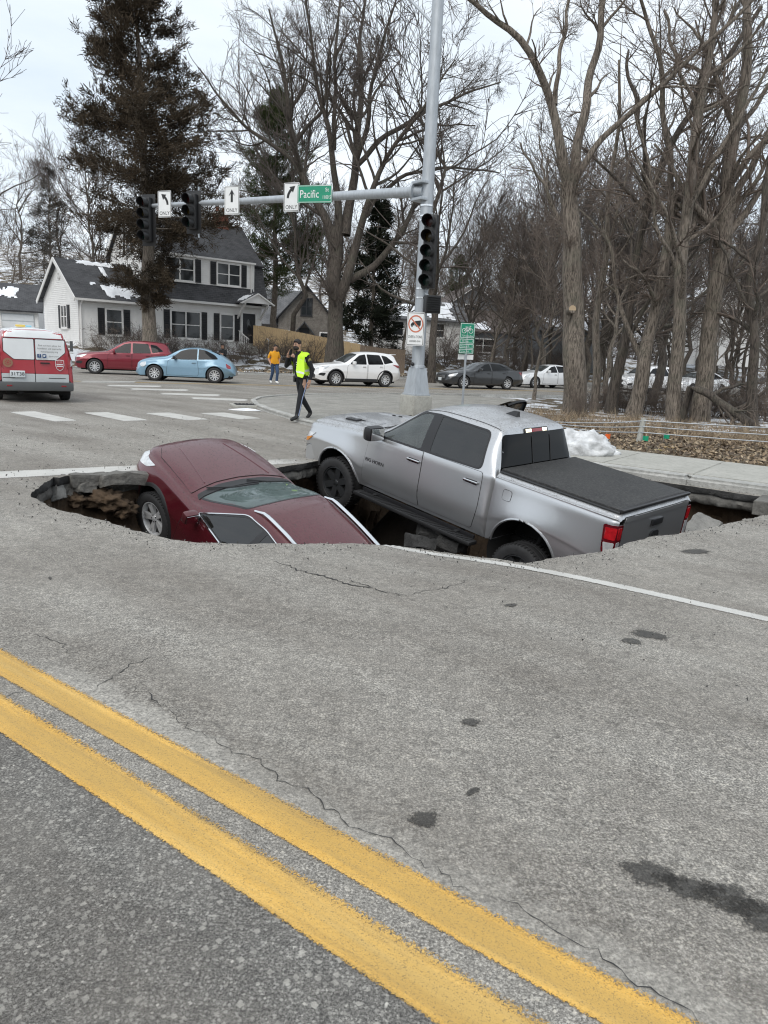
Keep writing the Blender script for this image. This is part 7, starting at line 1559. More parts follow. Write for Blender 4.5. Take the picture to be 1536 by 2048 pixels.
# ---- plain gabled neighbours
def gable_house(name, label, px, Y, z0, ang, w_, dep, eave, ridge, wallm, roofm, wins, snow=(), side=True, extra=None):
    d = ray(px, 690); t = empty(name, (d.x/d.y*Y, Y, z0), ang, label, 'house')
    wall_poly(t, [(0, -2), (w_, -2), (w_, eave), (0, eave)] if not side else [(0, -2), (w_, -2), (w_, eave), (w_/2, ridge), (0, eave)], (0, 0, 0), X, wallm, .15)
    boards(t, [(0, 0), (w_, 0), (w_, eave), (0, eave)] if not side else [(0, 0), (w_, 0), (w_, eave), (w_/2, ridge), (0, eave)], (0, 0, 0), X, wallm, .16)
    gl = [(0, -2), (dep, -2), (dep, eave), (dep/2, ridge), (0, eave)] if not side else [(0, -2), (dep, -2), (dep, eave), (0, eave)]
    wall_poly(t, gl, (0, dep, 0), -Yv, wallm, .15); wall_poly(t, [(dep-p[0], p[1]) for p in gl][::-1], (w_, 0, 0), Yv, wallm, .15)
    if side: qs = [[(w_/2, -.4, ridge+.1), (-.5, -.4, eave-.25), (-.5, dep, eave-.25), (w_/2, dep, ridge+.1)], [(w_+.5, -.4, eave-.25), (w_/2, -.4, ridge+.1), (w_/2, dep, ridge+.1), (w_+.5, dep, eave-.25)]]
    else: qs = [[(-.4, -.5, eave-.2), (w_+.4, -.5, eave-.2), (w_+.4, dep/2, ridge+.1), (-.4, dep/2, ridge+.1)], [(w_+.4, dep+.5, eave-.2), (-.4, dep+.5, eave-.2), (-.4, dep/2, ridge+.1), (w_+.4, dep/2, ridge+.1)]]
    for q in qs: roof_slab(t, q, roofm)
    for i, s_ in enumerate(snow): snow_on(t, qs[s_[0]], *s_[1:], i+11)
    for w2 in wins: window(t, (0, 0, 0), X, *w2)
    if side:
        for a, b in (((-.5, -.43, eave-.35), (w_/2, -.43, ridge)), ((w_+.5, -.43, eave-.35), (w_/2, -.43, ridge))): bar(t, a, b, (.06, .22), M['housetrim'] if wallm == M['siding_grey'] else M['shutter'], 'barge_board')
    return t
gh = gable_house('grey_house', 'grey clapboard gabled house behind the green bicycle sign', 872, 86, 2.2, R(12), 8.4, 9, 4.4, 7.3, M['siding_grey'], M['shingle_brown'], [(3.9, 2.6, 1.5, 2.6, 1, False)])
q = [(-1.5, -4.5, 2.2), (15, -4.5, 2.2), (15, .0, 4.7), (-1.5, .0, 4.7)]; roof_slab(gh, q, M['shingle_brown']); snow_on(gh, q, .10, .40, .05, .5, 21); snow_on(gh, q, .55, .98, .02, .40, 22); MB().box((6.8, -3.9, .3), (16, .2, 3.8)).build('wall', M['siding_grey'], gh)
window(gh, (0, -4.0, 0), X, 4.2, .1, 1.2, 1.3, 2, False); window(gh, (0, -4.0, 0), X, 11.0, .1, 1.2, 1.3, 2, False)
q = [(8.0, -.2, 4.6), (16, -.2, 4.6), (16, 3, 6.8), (4, 3, 6.8)]; roof_slab(gh, q, M['shingle_brown']); MB().box((10, 6, 4.5), (12, .2, 4)).build('wall', M['siding_grey'], gh); MB().lathe([(.30, 6.6), (.30, 8.2), (.42, 8.2), (.42, 8.35), (.25, 8.6), (.25, 6.6)], 10).build('chimney', M['steel'], gh).location = (9.5, 4, .2)
sh = gable_house('stone_house', 'steep gabled stone cottage with dark roof behind the wooden fence', 556, 80, 2.1, R(8), 5.8, 10, 2.6, 6.0, M['stone'], M['shingle'], [(2.9, 3.1, .45, 1.6, 2, False, M['shutter'])], [(1, .0, .35, .1, .95)])
q = [(-6.5, 1.2, 2.0), (0.8, 1.2, 2.0), (3, 4.5, 5.8), (-6.0, 4.5, 5.8)]; roof_slab(sh, q, M['shingle_grey']); MB().box((-3, 1.7, .6), (6.5, .2, 3)).build('wall', M['stone'], sh); window(sh, (0, 0, 0), X, 5.0, .2, 1.1, 1.1, 1, False); window(sh, (0, 0, 0), X, .8, .2, 1.1, 1.1, 1, False)
for sg in (-1, 1): roof_slab(sh, [(2.7, -.9, 2.4), (2.7+sg*1.3, -.9, .9), (2.7+sg*1.3, .0, .9), (2.7, .0, 2.4)], M['shingle'], .1, 'porch_roof')
MB().box((2.7, -.08, .7), (1.0, .1, 2.0)).build('front_door', M['shutter'], sh)
gar = gable_house('garage', 'low white garage with snowy dark roof at the left edge', -75, 60, 1.1, R(20), 5.6, 7, 2.7, 4.7, M['siding'], M['shingle'], [], [(0, .2, .75, .35, .95)], False)
for x in (1.3, 4.1):
    gdoor = MB().box((x, -.04, 1.1), (2.4, .06, 2.3)).build('garage_door', M['vangrey'], gar)
    for k in range(4): MB().box((x, -.075, .3+.55*k), (2.3, .02, .46)).build('door_panel', M['vanwhite'], gdoor)
wh = gable_house('white_bungalow', 'low white bungalow with snow on its roof behind the evergreen', 742, 72, 2.6, R(10), 9, 7, 2.5, 4.2, M['siding'], M['shingle_grey'], [(2.5, .8, 1.0, 1.2, 1, False), (6.5, .8, 1.0, 1.2, 1, False)], [(0, .0, .95, .05, .95)], False)
gable_house('far_house', 'pale far house half hidden behind the right hand tree trunks', 1395, 78, 4.0, R(5), 7, 8, 4.2, 7.0, M['siding'], M['shingle_grey'], [(3.5, 2, 1.2, 1.6, 1, False)], [(0, .1, .9, .2, .9)])
gable_house('far_shed', 'low grey shed with snowy roof behind the thick tree trunk', 1078, 70, 2.2, R(8), 6, 5, 2.4, 3.6, M['siding_grey'], M['shingle_grey'], [], [(0, .05, .9, .1, .9)], False)
# ---- board fence: every board its own piece
fn = empty('board_fence', label='new cedar board fence between the white house and the big tree', cat='fence')
fa, fb_ = atY(508, 672, 56.5), atY(810, 688, 56.0); n = 88; bm_ = MB().box((0, 0, 0), (.125, .02, 1.85)).mesh('board', M['fencewood'], None); bm2 = MB().box((0, 0, 0), (.125, .02, 1.75)).mesh('board', M['oldfence'], None)
for i in range(n):
    p = fa.lerp(fb_, i/(n-1)); o = link('board', bm_ if i < 62 else bm2, fn); o.location = (p.x, p.y, zterr(p.x, p.y)+.95+random.uniform(-.015, .015)); o.rotation_euler = (0, random.uniform(-.01, .01), math.atan2(fb_.y-fa.y, fb_.x-fa.x))
    L0_ = (fb_-fa).length/(n-1)
    o.scale = (L0_*.96/.125, 1, 1)
for k in (.4, 1.5): MB().tube([Vector((*(fa.lerp(fb_, t))[:2], zterr(*fa.lerp(fb_, t)[:2])+k))+Vector((0, .05, 0)) for t in np.linspace(0, 1, 14)], .04, 4).build('rail', M['fencewood'], fn)
# ================================================================== TREES AND UNDERGROWTH
RG = np.random.default_rng(11)
def unit(v): return v/(np.linalg.norm(v, axis=-1, keepdims=True)+1e-9)
def quadmesh(name, V, F, mats, mi=None):
    me = bpy.data.meshes.new(name); n, m = len(V), len(F)
    me.vertices.add(n); me.vertices.foreach_set('co', np.ascontiguousarray(V, np.float32).ravel())
    me.loops.add(4*m); me.loops.foreach_set('vertex_index', np.ascontiguousarray(F, np.int32).ravel())
    me.polygons.add(m); me.polygons.foreach_set('loop_start', np.arange(0, 4*m, 4, dtype=np.int32))
    for x in mats: me.materials.append(x)
    if mi is not None: me.polygons.foreach_set('material_index', mi.astype(np.int32))
    me.update(calc_edges=True); return me
def tubes(P, Rr, n):
    """many branches at once: P (N,k,3), Rr (N,k) -> verts, quads"""
    N, k, _ = P.shape; T = unit(np.gradient(P, axis=1)); a = np.where(np.abs(T[:, :1, 2:3]) < .9, np.array([[[0, 0, 1.]]]), np.array([[[1., 0, 0]]]))
    A = unit(np.cross(T, a)); B = np.cross(T, A); th = np.arange(n)*2*PI/n
    V = P[:, :, None]+Rr[:, :, None, None]*(np.cos(th)[None, None, :, None]*A[:, :, None]+np.sin(th)[None, None, :, None]*B[:, :, None])
    b = (np.arange(N)*k*n)[:, None, None]; i = np.arange(k-1)[None, :, None]*n; j = np.arange(n)[None, None, :]; j2 = (j+1) % n
    F = np.stack([b+i+j, b+i+j2, b+i+n+j2, b+i+n+j], -1).reshape(-1, 4); return V.reshape(-1, 3), F
class Geo:
    def __init__(s): s.V = []; s.F = []; s.n = 0
    def tubes(s, P, Rr, n):
        if len(P): V, F = tubes(P, Rr, n); s.V.append(V); s.F.append(F+s.n); s.n += len(V)
        return s
    def quads(s, V):
        V = V.reshape(-1, 3); F = np.arange(len(V)).reshape(-1, 4)+s.n; s.V.append(V); s.F.append(F); s.n += len(V); return s
    def mesh(s, name, mats): return quadmesh(name, np.concatenate(s.V), np.concatenate(s.F), mats)
def sprout(P, Rr, per, t0, t1, lf, ang, k, rf, up=.15, wander=.12, lmin=.3, tip=.25, rmin=.004, lens=None, flat=None):
    """children along parent branches"""
    N, kk, _ = P.shape; n = RG.poisson(per, N) if np.isscalar(per) else per; idx = np.repeat(np.arange(N), n); m = len(idx)
    if m == 0: return np.zeros((0, k, 3)), np.zeros((0, k))
    t = t0+(t1-t0)*RG.random(m); f = t*(kk-1); i = np.minimum(f.astype(int), kk-2); w_ = (f-i)[:, None]
    s0 = P[idx, i]*(1-w_)+P[idx, i+1]*w_; rr = Rr[idx, i]*(1-w_[:, 0])+Rr[idx, i+1]*w_[:, 0]; T = unit(P[idx, i+1]-P[idx, i])
    L = np.linalg.norm(np.diff(P, axis=1), axis=2).sum(1)[idx] if lens is None else lens[idx]
    rnd = RG.normal(size=(m, 3)); side = unit(rnd-(rnd*T).sum(1, keepdims=True)*T)
    if flat is not None: side[:, 2] *= flat; side = unit(side)
    a = ang*(.65+.7*RG.random(m))[:, None]; d = unit(T*np.cos(a)+side*np.sin(a)); ln = np.maximum(lmin, L*lf*(.55+.8*RG.random(m))*(1.15-.55*t)); seg = (ln/(k-1))[:, None]
    Q = np.empty((m, k, 3)); Q[:, 0] = s0
    for j in range(1, k):
        d = unit(d+RG.normal(size=(m, 3))*wander+np.array([0, 0, up/(k-1)])); Q[:, j] = Q[:, j-1]+d*seg
    r0 = np.maximum(rmin, np.minimum(rr*rf, ln*.035)); R2 = r0[:, None]*np.linspace(1, tip, k)[None]; return Q, np.maximum(R2, rmin*.7)
def bark_mat(name, ca, cb, sc=1):
    m, nt, b, o = new_mat(name); N = NT(nt)
    f = N.noise(26*sc, 7, .72, sc=(1, 1, .10), dist=.5); c = N.mix(N.ramp(f, (.40, 0), (.58, 1)), ca, cb); c = N.mix(N.ramp(N.noise(1.6, 5), (.5, 0), (.75, .5)), c, (.10, .105, .075))
    N.l(c, b.inputs['Base Color']); b.inputs['Roughness'].default_value = .95; N.l(N.bump(f, 1, .035), b.inputs['Normal']); return m
M['bark'] = bark_mat('furrowed grey brown bark', (.050, .041, .033), (.245, .208, .172)); M['bark_dark'] = bark_mat('dark damp bark', (.030, .025, .021), (.115, .096, .080)); M['bark_pale'] = bark_mat('pale grey bark', (.13, .115, .10), (.24, .22, .20))
M['twig'] = pbr('bare winter twigs', (.145, .115, .095), .9, var=.3, vs=.6); M['twig_dark'] = pbr('dark winter twigs', (.095, .078, .068), .9, var=.3, vs=.6)
def add_tree(name, label, base, trunk, crown, group=None, rz=0, sc=1.0, tmat=None, cat='tree', crown_name='crown'):
    t = empty(name, base, rz, label, cat, group); t.scale = (sc, sc, sc)
    if trunk: link('trunk', trunk, t)
    if crown: link(crown_name, crown, t)['kind'] = 'stuff'
    return t
def resample(pts, k):
    P = np.array(pts, float); s = np.concatenate([[0], np.cumsum(np.linalg.norm(np.diff(P[:, :3], axis=0), axis=1))]); u = np.linspace(0, s[-1], k)
    # Catmull-like smoothing by dense linear then blur
    Q = np.stack([np.interp(u, s, P[:, c]) for c in range(P.shape[1])], 1)
    for _ in range(2): Q[1:-1] = .25*Q[:-2]+.5*Q[1:-1]+.25*Q[2:]
    return Q
def limb_tree(name, label, limbs, Y, base_px, tmat, wmat, dens=(7, 7, 6), twig=.009, group=None, seed=0, root_flare=1.25, up=.25, l1=.34, wscale=.56):
    """tree whose main limbs follow the real ones: limbs = [(depth offset at the end, [(px,py,width px), ...])]"""
    global RG; RG = np.random.default_rng(100+seed)
    b = atY(base_px[0], base_px[1], Y); b = Vector((b.x, b.y, b.z)); gz = zterr(b.x, b.y); K = 18; LP = []; LR = []
    for j, (dd, pts) in enumerate(limbs):
        n = len(pts); q = []
        for i, (px, py, w_) in enumerate(pts):
            y = Y+dd*(i/(n-1))**1.3; p = atY(px, py, y); q.append((p.x-b.x, p.y-b.y, p.z-gz, w_*y/FOC/2))
        q = resample(q, K); ph = RG.random(6)*6; q[:, 3] *= wscale; a = np.linalg.norm(np.diff(q[:, :3], axis=0), axis=1).sum()
        q[1:, 0] += .014*a**.5*np.sin(np.arange(1, K)*1.1+ph[0]); q[1:, 1] += .035*a**.5*np.sin(np.arange(1, K)*.9+ph[1]); q[1:, 2] += .012*a**.5*np.sin(np.arange(1, K)*1.3+ph[2])
        LP.append(q[:, :3]); LR.append(q[:, 3])
    LP, LR = np.array(LP), np.array(LR)
    LR[0, 0] *= root_flare*1.05; LR[0, 1] *= 1+(root_flare-1)*.4; LP[0, 0, 2] = min(LP[0, 0, 2], -.3)
    g = Geo().tubes(LP, LR, 14); leng = np.linalg.norm(np.diff(LP, axis=1), axis=2).sum(1)
    per = np.maximum(2, (dens[0]*leng/6).astype(int)); P1, R1 = sprout(LP, LR, per, .30, 1, l1, .75, 9, .55, up, .13, .8)
    g.tubes(P1, R1, 7); P2, R2 = sprout(P1, R1, dens[1], .15, 1, .50, .70, 6, .6, up*.8, .16, .5, rmin=twig*1.2)
    c = Geo().tubes(P2, R2, 4); P3, R3 = sprout(P2, R2, dens[2], .1, 1, .62, .65, 5, .65, up*.6, .18, .35, rmin=twig); c.tubes(P3, R3, 3)
    P4, R4 = sprout(P3, R3, 1.6, .2, 1, .65, .6, 4, .7, up*.4, .2, .25, rmin=twig*.85); c.tubes(P4, R4, 3)
    return add_tree(name, label, (b.x, b.y, gz), g.mesh('trunk', [tmat]), c.mesh('crown', [wmat]), group)
BT = 'big bare trees on the wooded bank'
limb_tree('maple_tree', 'huge many limbed bare tree behind the mast arm', [
    (0, [(668, 712, 62), (672, 640, 52), (668, 560, 48), (672, 500, 50), (675, 455, 46)]),
    (-2, [(668, 500, 36), (655, 440, 28), (612, 370, 22), (585, 300, 19), (578, 200, 15), (560, 110, 9), (540, 20, 5)]), (2, [(612, 370, 17), (590, 320, 14), (520, 275, 12), (470, 235, 9), (430, 180, 6), (395, 135, 4)]),
    (1, [(585, 300, 13), (610, 255, 12), (650, 222, 10), (655, 120, 7), (680, 20, 5)]), (-3, [(680, 470, 32), (672, 380, 22), (665, 290, 18), (640, 200, 14), (625, 110, 9), (610, -20, 5)]), (2, [(668, 300, 15), (670, 180, 12), (672, 60, 8), (690, -40, 5)]),
    (3, [(690, 470, 38), (705, 380, 28), (712, 310, 24), (722, 215, 19), (718, 100, 12), (730, -20, 7)]), (-3, [(710, 330, 20), (735, 260, 16), (742, 170, 12), (770, 70, 8), (800, -30, 5)]), (4, [(715, 330, 18), (770, 270, 16), (850, 225, 12), (920, 190, 8), (1000, 165, 4)]),
    (-4, [(678, 600, 38), (715, 490, 27), (728, 420, 22), (755, 350, 17), (800, 270, 12), (860, 200, 8), (910, 120, 4)]), (3, [(728, 420, 18), (790, 360, 13), (840, 340, 10), (920, 335, 7), (1000, 345, 4)]), (2, [(700, 560, 27), (740, 540, 22), (800, 475, 19), (828, 410, 14), (850, 360, 9), (880, 300, 5)]),
    (4, [(715, 320, 14), (690, 240, 10), (640, 150, 7), (560, 60, 4)]), (-2, [(800, 280, 9), (870, 250, 7), (950, 250, 4)]), (-3, [(655, 440, 15), (600, 400, 10), (540, 400, 6), (480, 380, 3)])],
    47, (668, 700), M['bark_dark'], M['twig_dark'], (7, 6.5, 5.2), .0085, None, 1, up=.35)
R_ = [('cottonwood_tree', 'thick straight trunk with a sawn branch stub behind the open pickup door', 25, (1150, 836), M['bark'], [
        (0, [(1150, 850, 84), (1148, 700, 76), (1146, 560, 66), (1140, 430, 58), (1140, 360, 54)]), (-1, [(1140, 380, 38), (1112, 270, 30), (1108, 200, 26), (1085, 150, 24), (1050, 100, 22), (1020, 50, 19), (960, 15, 15), (900, -20, 11)]), (.5, [(1110, 210, 17), (1118, 120, 13), (1130, 60, 11), (1140, -20, 8)]),
        (1, [(1145, 370, 36), (1160, 270, 30), (1175, 180, 26), (1195, 100, 22), (1210, -20, 18)]), (-1, [(1142, 375, 22), (1180, 300, 20), (1250, 235, 18), (1330, 165, 15), (1420, 80, 12), (1520, -10, 9)]), (-.5, [(1118, 440, 14), (1100, 400, 12), (1085, 360, 10), (1060, 330, 7), (1040, 285, 5)]), (.3, [(1092, 375, 8), (1085, 330, 6), (1078, 272, 4)])]),
      ('leaning_tree', 'leaning dark trunk right of the thick straight one', 26.5, (1225, 838), M['bark_dark'], [(0, [(1222, 850, 42), (1232, 745, 36), (1262, 600, 30), (1285, 470, 28), (1295, 370, 24), (1330, 300, 21), (1400, 215, 19), (1450, 110, 16), (1520, 20, 12)]), (1, [(1297, 365, 16), (1285, 280, 14), (1270, 200, 12), (1250, 110, 10), (1255, 100, 6)]), (-1, [(1240, 700, 15), (1290, 620, 13), (1330, 530, 11), (1400, 450, 8)])]),
      ('forked_tree', 'low forked trunk with two leaning stems above the cable fence', 25.5, (1268, 840), M['bark'], [(0, [(1266, 850, 58), (1280, 760, 50), (1302, 660, 40), (1335, 500, 34), (1345, 400, 32), (1350, 380, 30)]), (1, [(1350, 400, 27), (1420, 330, 21), (1480, 255, 17), (1540, 170, 13)]), (-1, [(1348, 400, 21), (1330, 250, 18), (1320, 120, 15), (1290, 20, 11), (1270, -30, 9)]), (.5, [(1283, 720, 20), (1240, 620, 15), (1225, 520, 11), (1200, 420, 7)])]),
      ('tall_tree', 'tall trunk standing just left of the fallen log', 24.5, (1352, 845), M['bark'], [(0, [(1352, 860, 52), (1350, 740, 46), (1356, 620, 42), (1370, 480, 38), (1380, 350, 34), (1400, 200, 28), (1425, 80, 22), (1440, -30, 16)]), (1, [(1375, 420, 19), (1440, 300, 15), (1500, 200, 11), (1545, 120, 8)]), (-1, [(1362, 560, 15), (1310, 450, 12), (1300, 330, 9), (1270, 230, 6)]), (1, [(1395, 220, 14), (1350, 120, 11), (1330, 20, 8)])]),
      ('broad_tree', 'broad furrowed trunk rising behind the fallen log', 25.2, (1408, 858), M['bark'], [(0, [(1394, 870, 66), (1410, 750, 60), (1430, 600, 56), (1452, 420, 48), (1470, 280, 40), (1490, 120, 30), (1500, -20, 24)]), (1, [(1455, 420, 26), (1510, 320, 22), (1560, 220, 18)]), (-1, [(1440, 500, 18), (1400, 380, 14), (1385, 260, 10), (1360, 160, 7)])]),
      ('slim_tree', 'slim trunk close behind the thick straight one', 27, (1190, 835), M['bark'], [(0, [(1188, 845, 30), (1190, 700, 26), (1205, 560, 21), (1215, 420, 17), (1235, 280, 12), (1240, 120, 8)])]),
      ('edge_tree', 'dark trunk at the right picture edge above the brush', 24, (1502, 850), M['bark_dark'], [(0, [(1500, 870, 40), (1510, 740, 34), (1500, 600, 28), (1520, 460, 24), (1545, 320, 20)]), (0, [(1505, 640, 14), (1470, 560, 11), (1440, 480, 8)])])]
for i, (nm, lab, Y, bp, tm, lb) in enumerate(R_): limb_tree(nm, lab, lb, Y, bp, tm, M['twig'], (6, 6, 4.6) if len(lb) > 3 else (6, 5.5, 4.4), .0055, BT, 20+i, up=.15, l1=.30)
limb_tree('fallen_tree', 'fallen trunk slanting through the brush at the right', [(-1.5, [(1370, 768, 26), (1420, 790, 27), (1470, 826, 30), (1530, 870, 32), (1580, 890, 32)]), (1, [(1420, 790, 13), (1470, 770, 10), (1530, 765, 8)]), (0, [(1470, 820, 12), (1520, 790, 9), (1560, 745, 6)])], 24.2, (1500, 850), M['bark_dark'], M['twig'], (7, 5, 4), .006, None, 51, 1.0)
stub = atY(1145, 618, 24.35); s_ = MB().tube([stub+Vector((0, .5, -.05)), stub], [.11, .12], 14).build('branch_stub', M['bark']); MB().lathe([(.001, .004), (.112, .004), (.115, 0)], 14, 'y').build('sawn_face', pbr('sawn wood', (.42, .32, .21), .8), s_).matrix_world = Matrix.Translation(stub)@Matrix.Rotation(PI, 4, 'Z')
ct = [o for o in COL.objects if o.name == 'cottonwood_tree'][0]; bpy.context.view_layer.update(); s_.parent = ct; s_.matrix_parent_inverse = ct.matrix_world.inverted()
# ---- generic bare trees (copied through the woods behind)
def bare(seed, H_=14, tr=.22, sides=8, n1=24, n2=6.5, n3=6, twig=.016, spread=.8, tmat=None, wmat=None):
    global RG; RG = np.random.default_rng(seed); k = 14; z = np.linspace(0, 1, k); P0 = np.stack([np.cumsum(RG.normal(size=k))*.02*H_, np.cumsum(RG.normal(size=k))*.02*H_, z*H_], 1)[None]; P0[0, 0, :2] = 0; R0 = (tr*(1-.9*z**.9))[None]; R0[0, 0] *= 1.3
    P0[0, 0, 2] = -.5
    g = Geo().tubes(P0, R0, sides); P1, R1 = sprout(P0, R0, np.array([n1]), .22, 1, .42, spread, 9, .6, .55, .12); g.tubes(P1, R1, 5)
    P2, R2 = sprout(P1, R1, n2, .15, 1, .48, .7, 6, .6, .4, .16, rmin=twig*1.2); c = Geo().tubes(P2, R2, 3); P3, R3 = sprout(P2, R2, n3, .1, 1, .6, .65, 4, .65, .3, .2, rmin=twig); c.tubes(P3, R3, 3)
    return g.mesh('trunk', [tmat or M['bark_dark']]), c.mesh('crown', [wmat or M['twig_dark']])
GA, GB, GC = bare(1), bare(2, 16, .20, 8, 30, 7, 6, .017, .65), bare(3, 11, .15, 6, 24, 8, 6, .015, .95, M['bark'], M['twig'])
def plant(mesh, name, label, px, Y, sc, grp, off=0.0):
    d = ray(px, 700); x = d.x/d.y*Y; return add_tree(name, label, (x, Y, zterr(x, Y)-off), mesh[0], mesh[1], grp, random.random()*6.28, sc)
WG = 'bare trees of the wood behind the houses'; rr_ = random.Random(5)
def labw(px, Y): return 'bare brown tree in the wood behind the roadside houses'
for i in range(64):
    px = 640+1000*((i*.6180339)%1) if i < 52 else -80+560*((i*.6180339) % 1); Y = rr_.uniform(82, 150) if i % 3 else rr_.uniform(60, 84)
    if px < 640: Y = rr_.uniform(95, 130)
    elif px < 900: Y = rr_.uniform(95, 150)
    plant((GA, GB, GC)[i % 3], 'bare_tree', labw(px, Y), px, Y, rr_.uniform(.75, 1.05), WG)
for i, (px, Y, s_, lab, m_) in enumerate([(-75, 44, 1.02, 'bare tree reaching in from the left picture edge', GA), (22, 72, .72, 'small bare tree above the garage roof', GC), (190, 80, 1.05, 'bare tree behind the conifer and the white house', GB), (806, 60, .95, 'thin bare tree left of the signal pole', GC), (868, 46, 1.25, 'bare tree with a leaning trunk behind the signal pole', GA), (583, 58, 1.15, 'slender pale tree in front of the green pine', GB), (985, 52, .85, 'thin pale bare tree in front of the grey house', GC), (1075, 33, .62, 'small bare tree beside the thick trunk', GC), (1310, 33, .95, 'bare tree deep between the leaning trunks', GA), (1230, 36, .9, 'bare tree behind the leaning dark trunk', GC), (1090, 48, .9, 'bare tree behind the white sedan', GB), (1170, 52, .9, 'bare tree across the street behind the thick trunk', GA)]):
    plant(m_, 'bare_tree', lab, px, Y, s_, None)
# ---- conifers
def needle_mat(name, ca, cb):
    m, nt, b, o = new_mat(name); N = NT(nt); c = N.mix(N.ramp(N.noise(.8, 5), (.35, 0), (.65, 1)), ca, cb); N.l(c, b.inputs['Base Color']); b.inputs['Roughness'].default_value = .8; b.inputs['Specular IOR Level'].default_value = .2; return m
def conifer(seed, H_, z0, prof, tr, nb, droop, nm, wm, q=(.30, .085), nq=9, sub=11, upcurve=.0, tm=None):
    global RG; RG = np.random.default_rng(seed); k = 10; z = np.linspace(0, 1, k); P0 = np.stack([np.cumsum(RG.normal(size=k))*.006*H_, np.cumsum(RG.normal(size=k))*.006*H_, z*H_], 1)[None]; P0[0, 0] = (0, 0, -.5); R0 = (tr*(1-.92*z))[None]; R0[0, 0] *= 1.3
    h = z0+(1-z0)*RG.random(nb)**.9*.99; az = RG.random(nb)*6.283; L = np.interp(h, *prof)*(.65+.5*RG.random(nb)); kk = 7; P = np.empty((nb, kk, 3)); P[:, 0, 0] = np.interp(h, z, P0[0, :, 0]); P[:, 0, 1] = np.interp(h, z, P0[0, :, 1]); P[:, 0, 2] = h*H_
    el = droop[0]+(droop[1]-droop[0])*h+RG.normal(size=nb)*.16
    for j in range(1, kk):
        e = el+upcurve*(j/kk)**1.5; d = np.stack([np.cos(az)*np.cos(e), np.sin(az)*np.cos(e), np.sin(e)], 1); P[:, j] = P[:, j-1]+d*(L/(kk-1))[:, None]; az = az+RG.normal(size=nb)*.08
    Rb = np.clip(L*.013, .012, .09)[:, None]*np.linspace(1, .2, kk); g = Geo().tubes(P0, R0, 12).tubes(P, Rb, 5)
    P2, R2 = sprout(P, Rb, np.maximum(4, (sub*L/3).astype(int)), .12, 1, .30, .95, 5, .5, -.05+upcurve*.6, .12, .35, rmin=.006, flat=.5); g.tubes(P2, R2, 3)
    B = np.concatenate([P2.reshape(-1, 5, 3)[:, j] for j in (1, 2, 3, 4)]+[P[:, j] for j in (4, 5, 6)]); D = unit(np.concatenate([P2[:, j]-P2[:, j-1] for j in (1, 2, 3, 4)]+[P[:, j]-P[:, j-1] for j in (4, 5, 6)]))
    B = np.repeat(B, nq, 0); D = np.repeat(D, nq, 0); m = len(B); B = B+RG.normal(size=(m, 3))*.11; d = unit(D*.8+RG.normal(size=(m, 3))*.55+np.array([0, 0, .12+upcurve*.5])); s = unit(np.cross(d, RG.normal(size=(m, 3)))); l = q[0]*(.5+RG.random(m))[:, None]; w_ = q[1]*(.6+.8*RG.random(m))[:, None]
    V = np.stack([B-s*w_*.35, B+s*w_*.35, B+d*l+s*w_*.5*.4, B+d*l-s*w_*.5*.4], 1); V[:, 2:, :] += 0
    c = Geo().quads(V); return g.mesh('trunk', [tm or M['bark']]), c.mesh('foliage', [nm])
NS = needle_mat('dull brown green spruce needles', (.034, .026, .017), (.078, .058, .038)); NP = needle_mat('olive green pine needles', (.030, .042, .014), (.070, .085, .032)); ND = needle_mat('dark evergreen needles', (.010, .014, .008), (.022, .028, .016)); NG = needle_mat('grey brown dying needles', (.040, .036, .030), (.075, .068, .06))
def cplant(mesh, name, label, px, Y, grp=None, sc=1):
    d = ray(px, 700); x = d.x/d.y*Y; return add_tree(name, label, (x, Y, zterr(x, Y)), mesh[0], mesh[1], grp, rr_.random()*6, sc, crown_name='foliage')
cplant(conifer(5, 21.5, .18, ([.18, .25, .34, .43, .54, .66, .80, .94, 1], [1.0, 2.4, 3.6, 5.6, 5.2, 4.0, 3.1, 1.5, .3]), .46, 150, (-.35, .30), NS, 0, (.24, .055), 12, 11, .35), 'spruce_tree', 'tall dark brownish spruce in front of the white house', 300, 45.5)
PN = conifer(6, 19, .20, ([.15, .3, .5, .75, .9, 1], [3.0, 4.6, 4.2, 2.8, 1.7, .4]), .30, 120, (-.05, .5), NP, 0, (.30, .05), 12, 9, .5)
cplant(PN, 'pine_tree', 'olive green pine between the white house and the big bare tree', 552, 63)
cplant(conifer(7, 12, .1, ([.0, .2, .5, .8, 1], [2.4, 3.0, 2.4, 1.3, .2]), .2, 110, (-.1, .3), ND, 0, (.3, .09), 7, 9, .2), 'evergreen_tree', 'dark dense evergreen behind the board fence', 742, 61)
cplant(conifer(8, 15, .1, ([.0, .2, .5, .8, 1], [3.4, 4.0, 2.8, 1.4, .2]), .2, 120, (-.1, .25), NG, 0, (.24, .05), 5, 9, .15), 'conifer_tree', 'thin grey brown conifer behind the small white wing', 112, 84)
for px, Y, s_, lab in ((1060, 100, .75, 'green pine far up the hill behind the grey house'), (1010, 110, .62, 'small green pine on the hill left of the thick trunk'), (905, 105, .6, 'green pine on the hill right of the signal pole')): cplant(PN, 'pine_tree', lab, px, Y, None, s_)
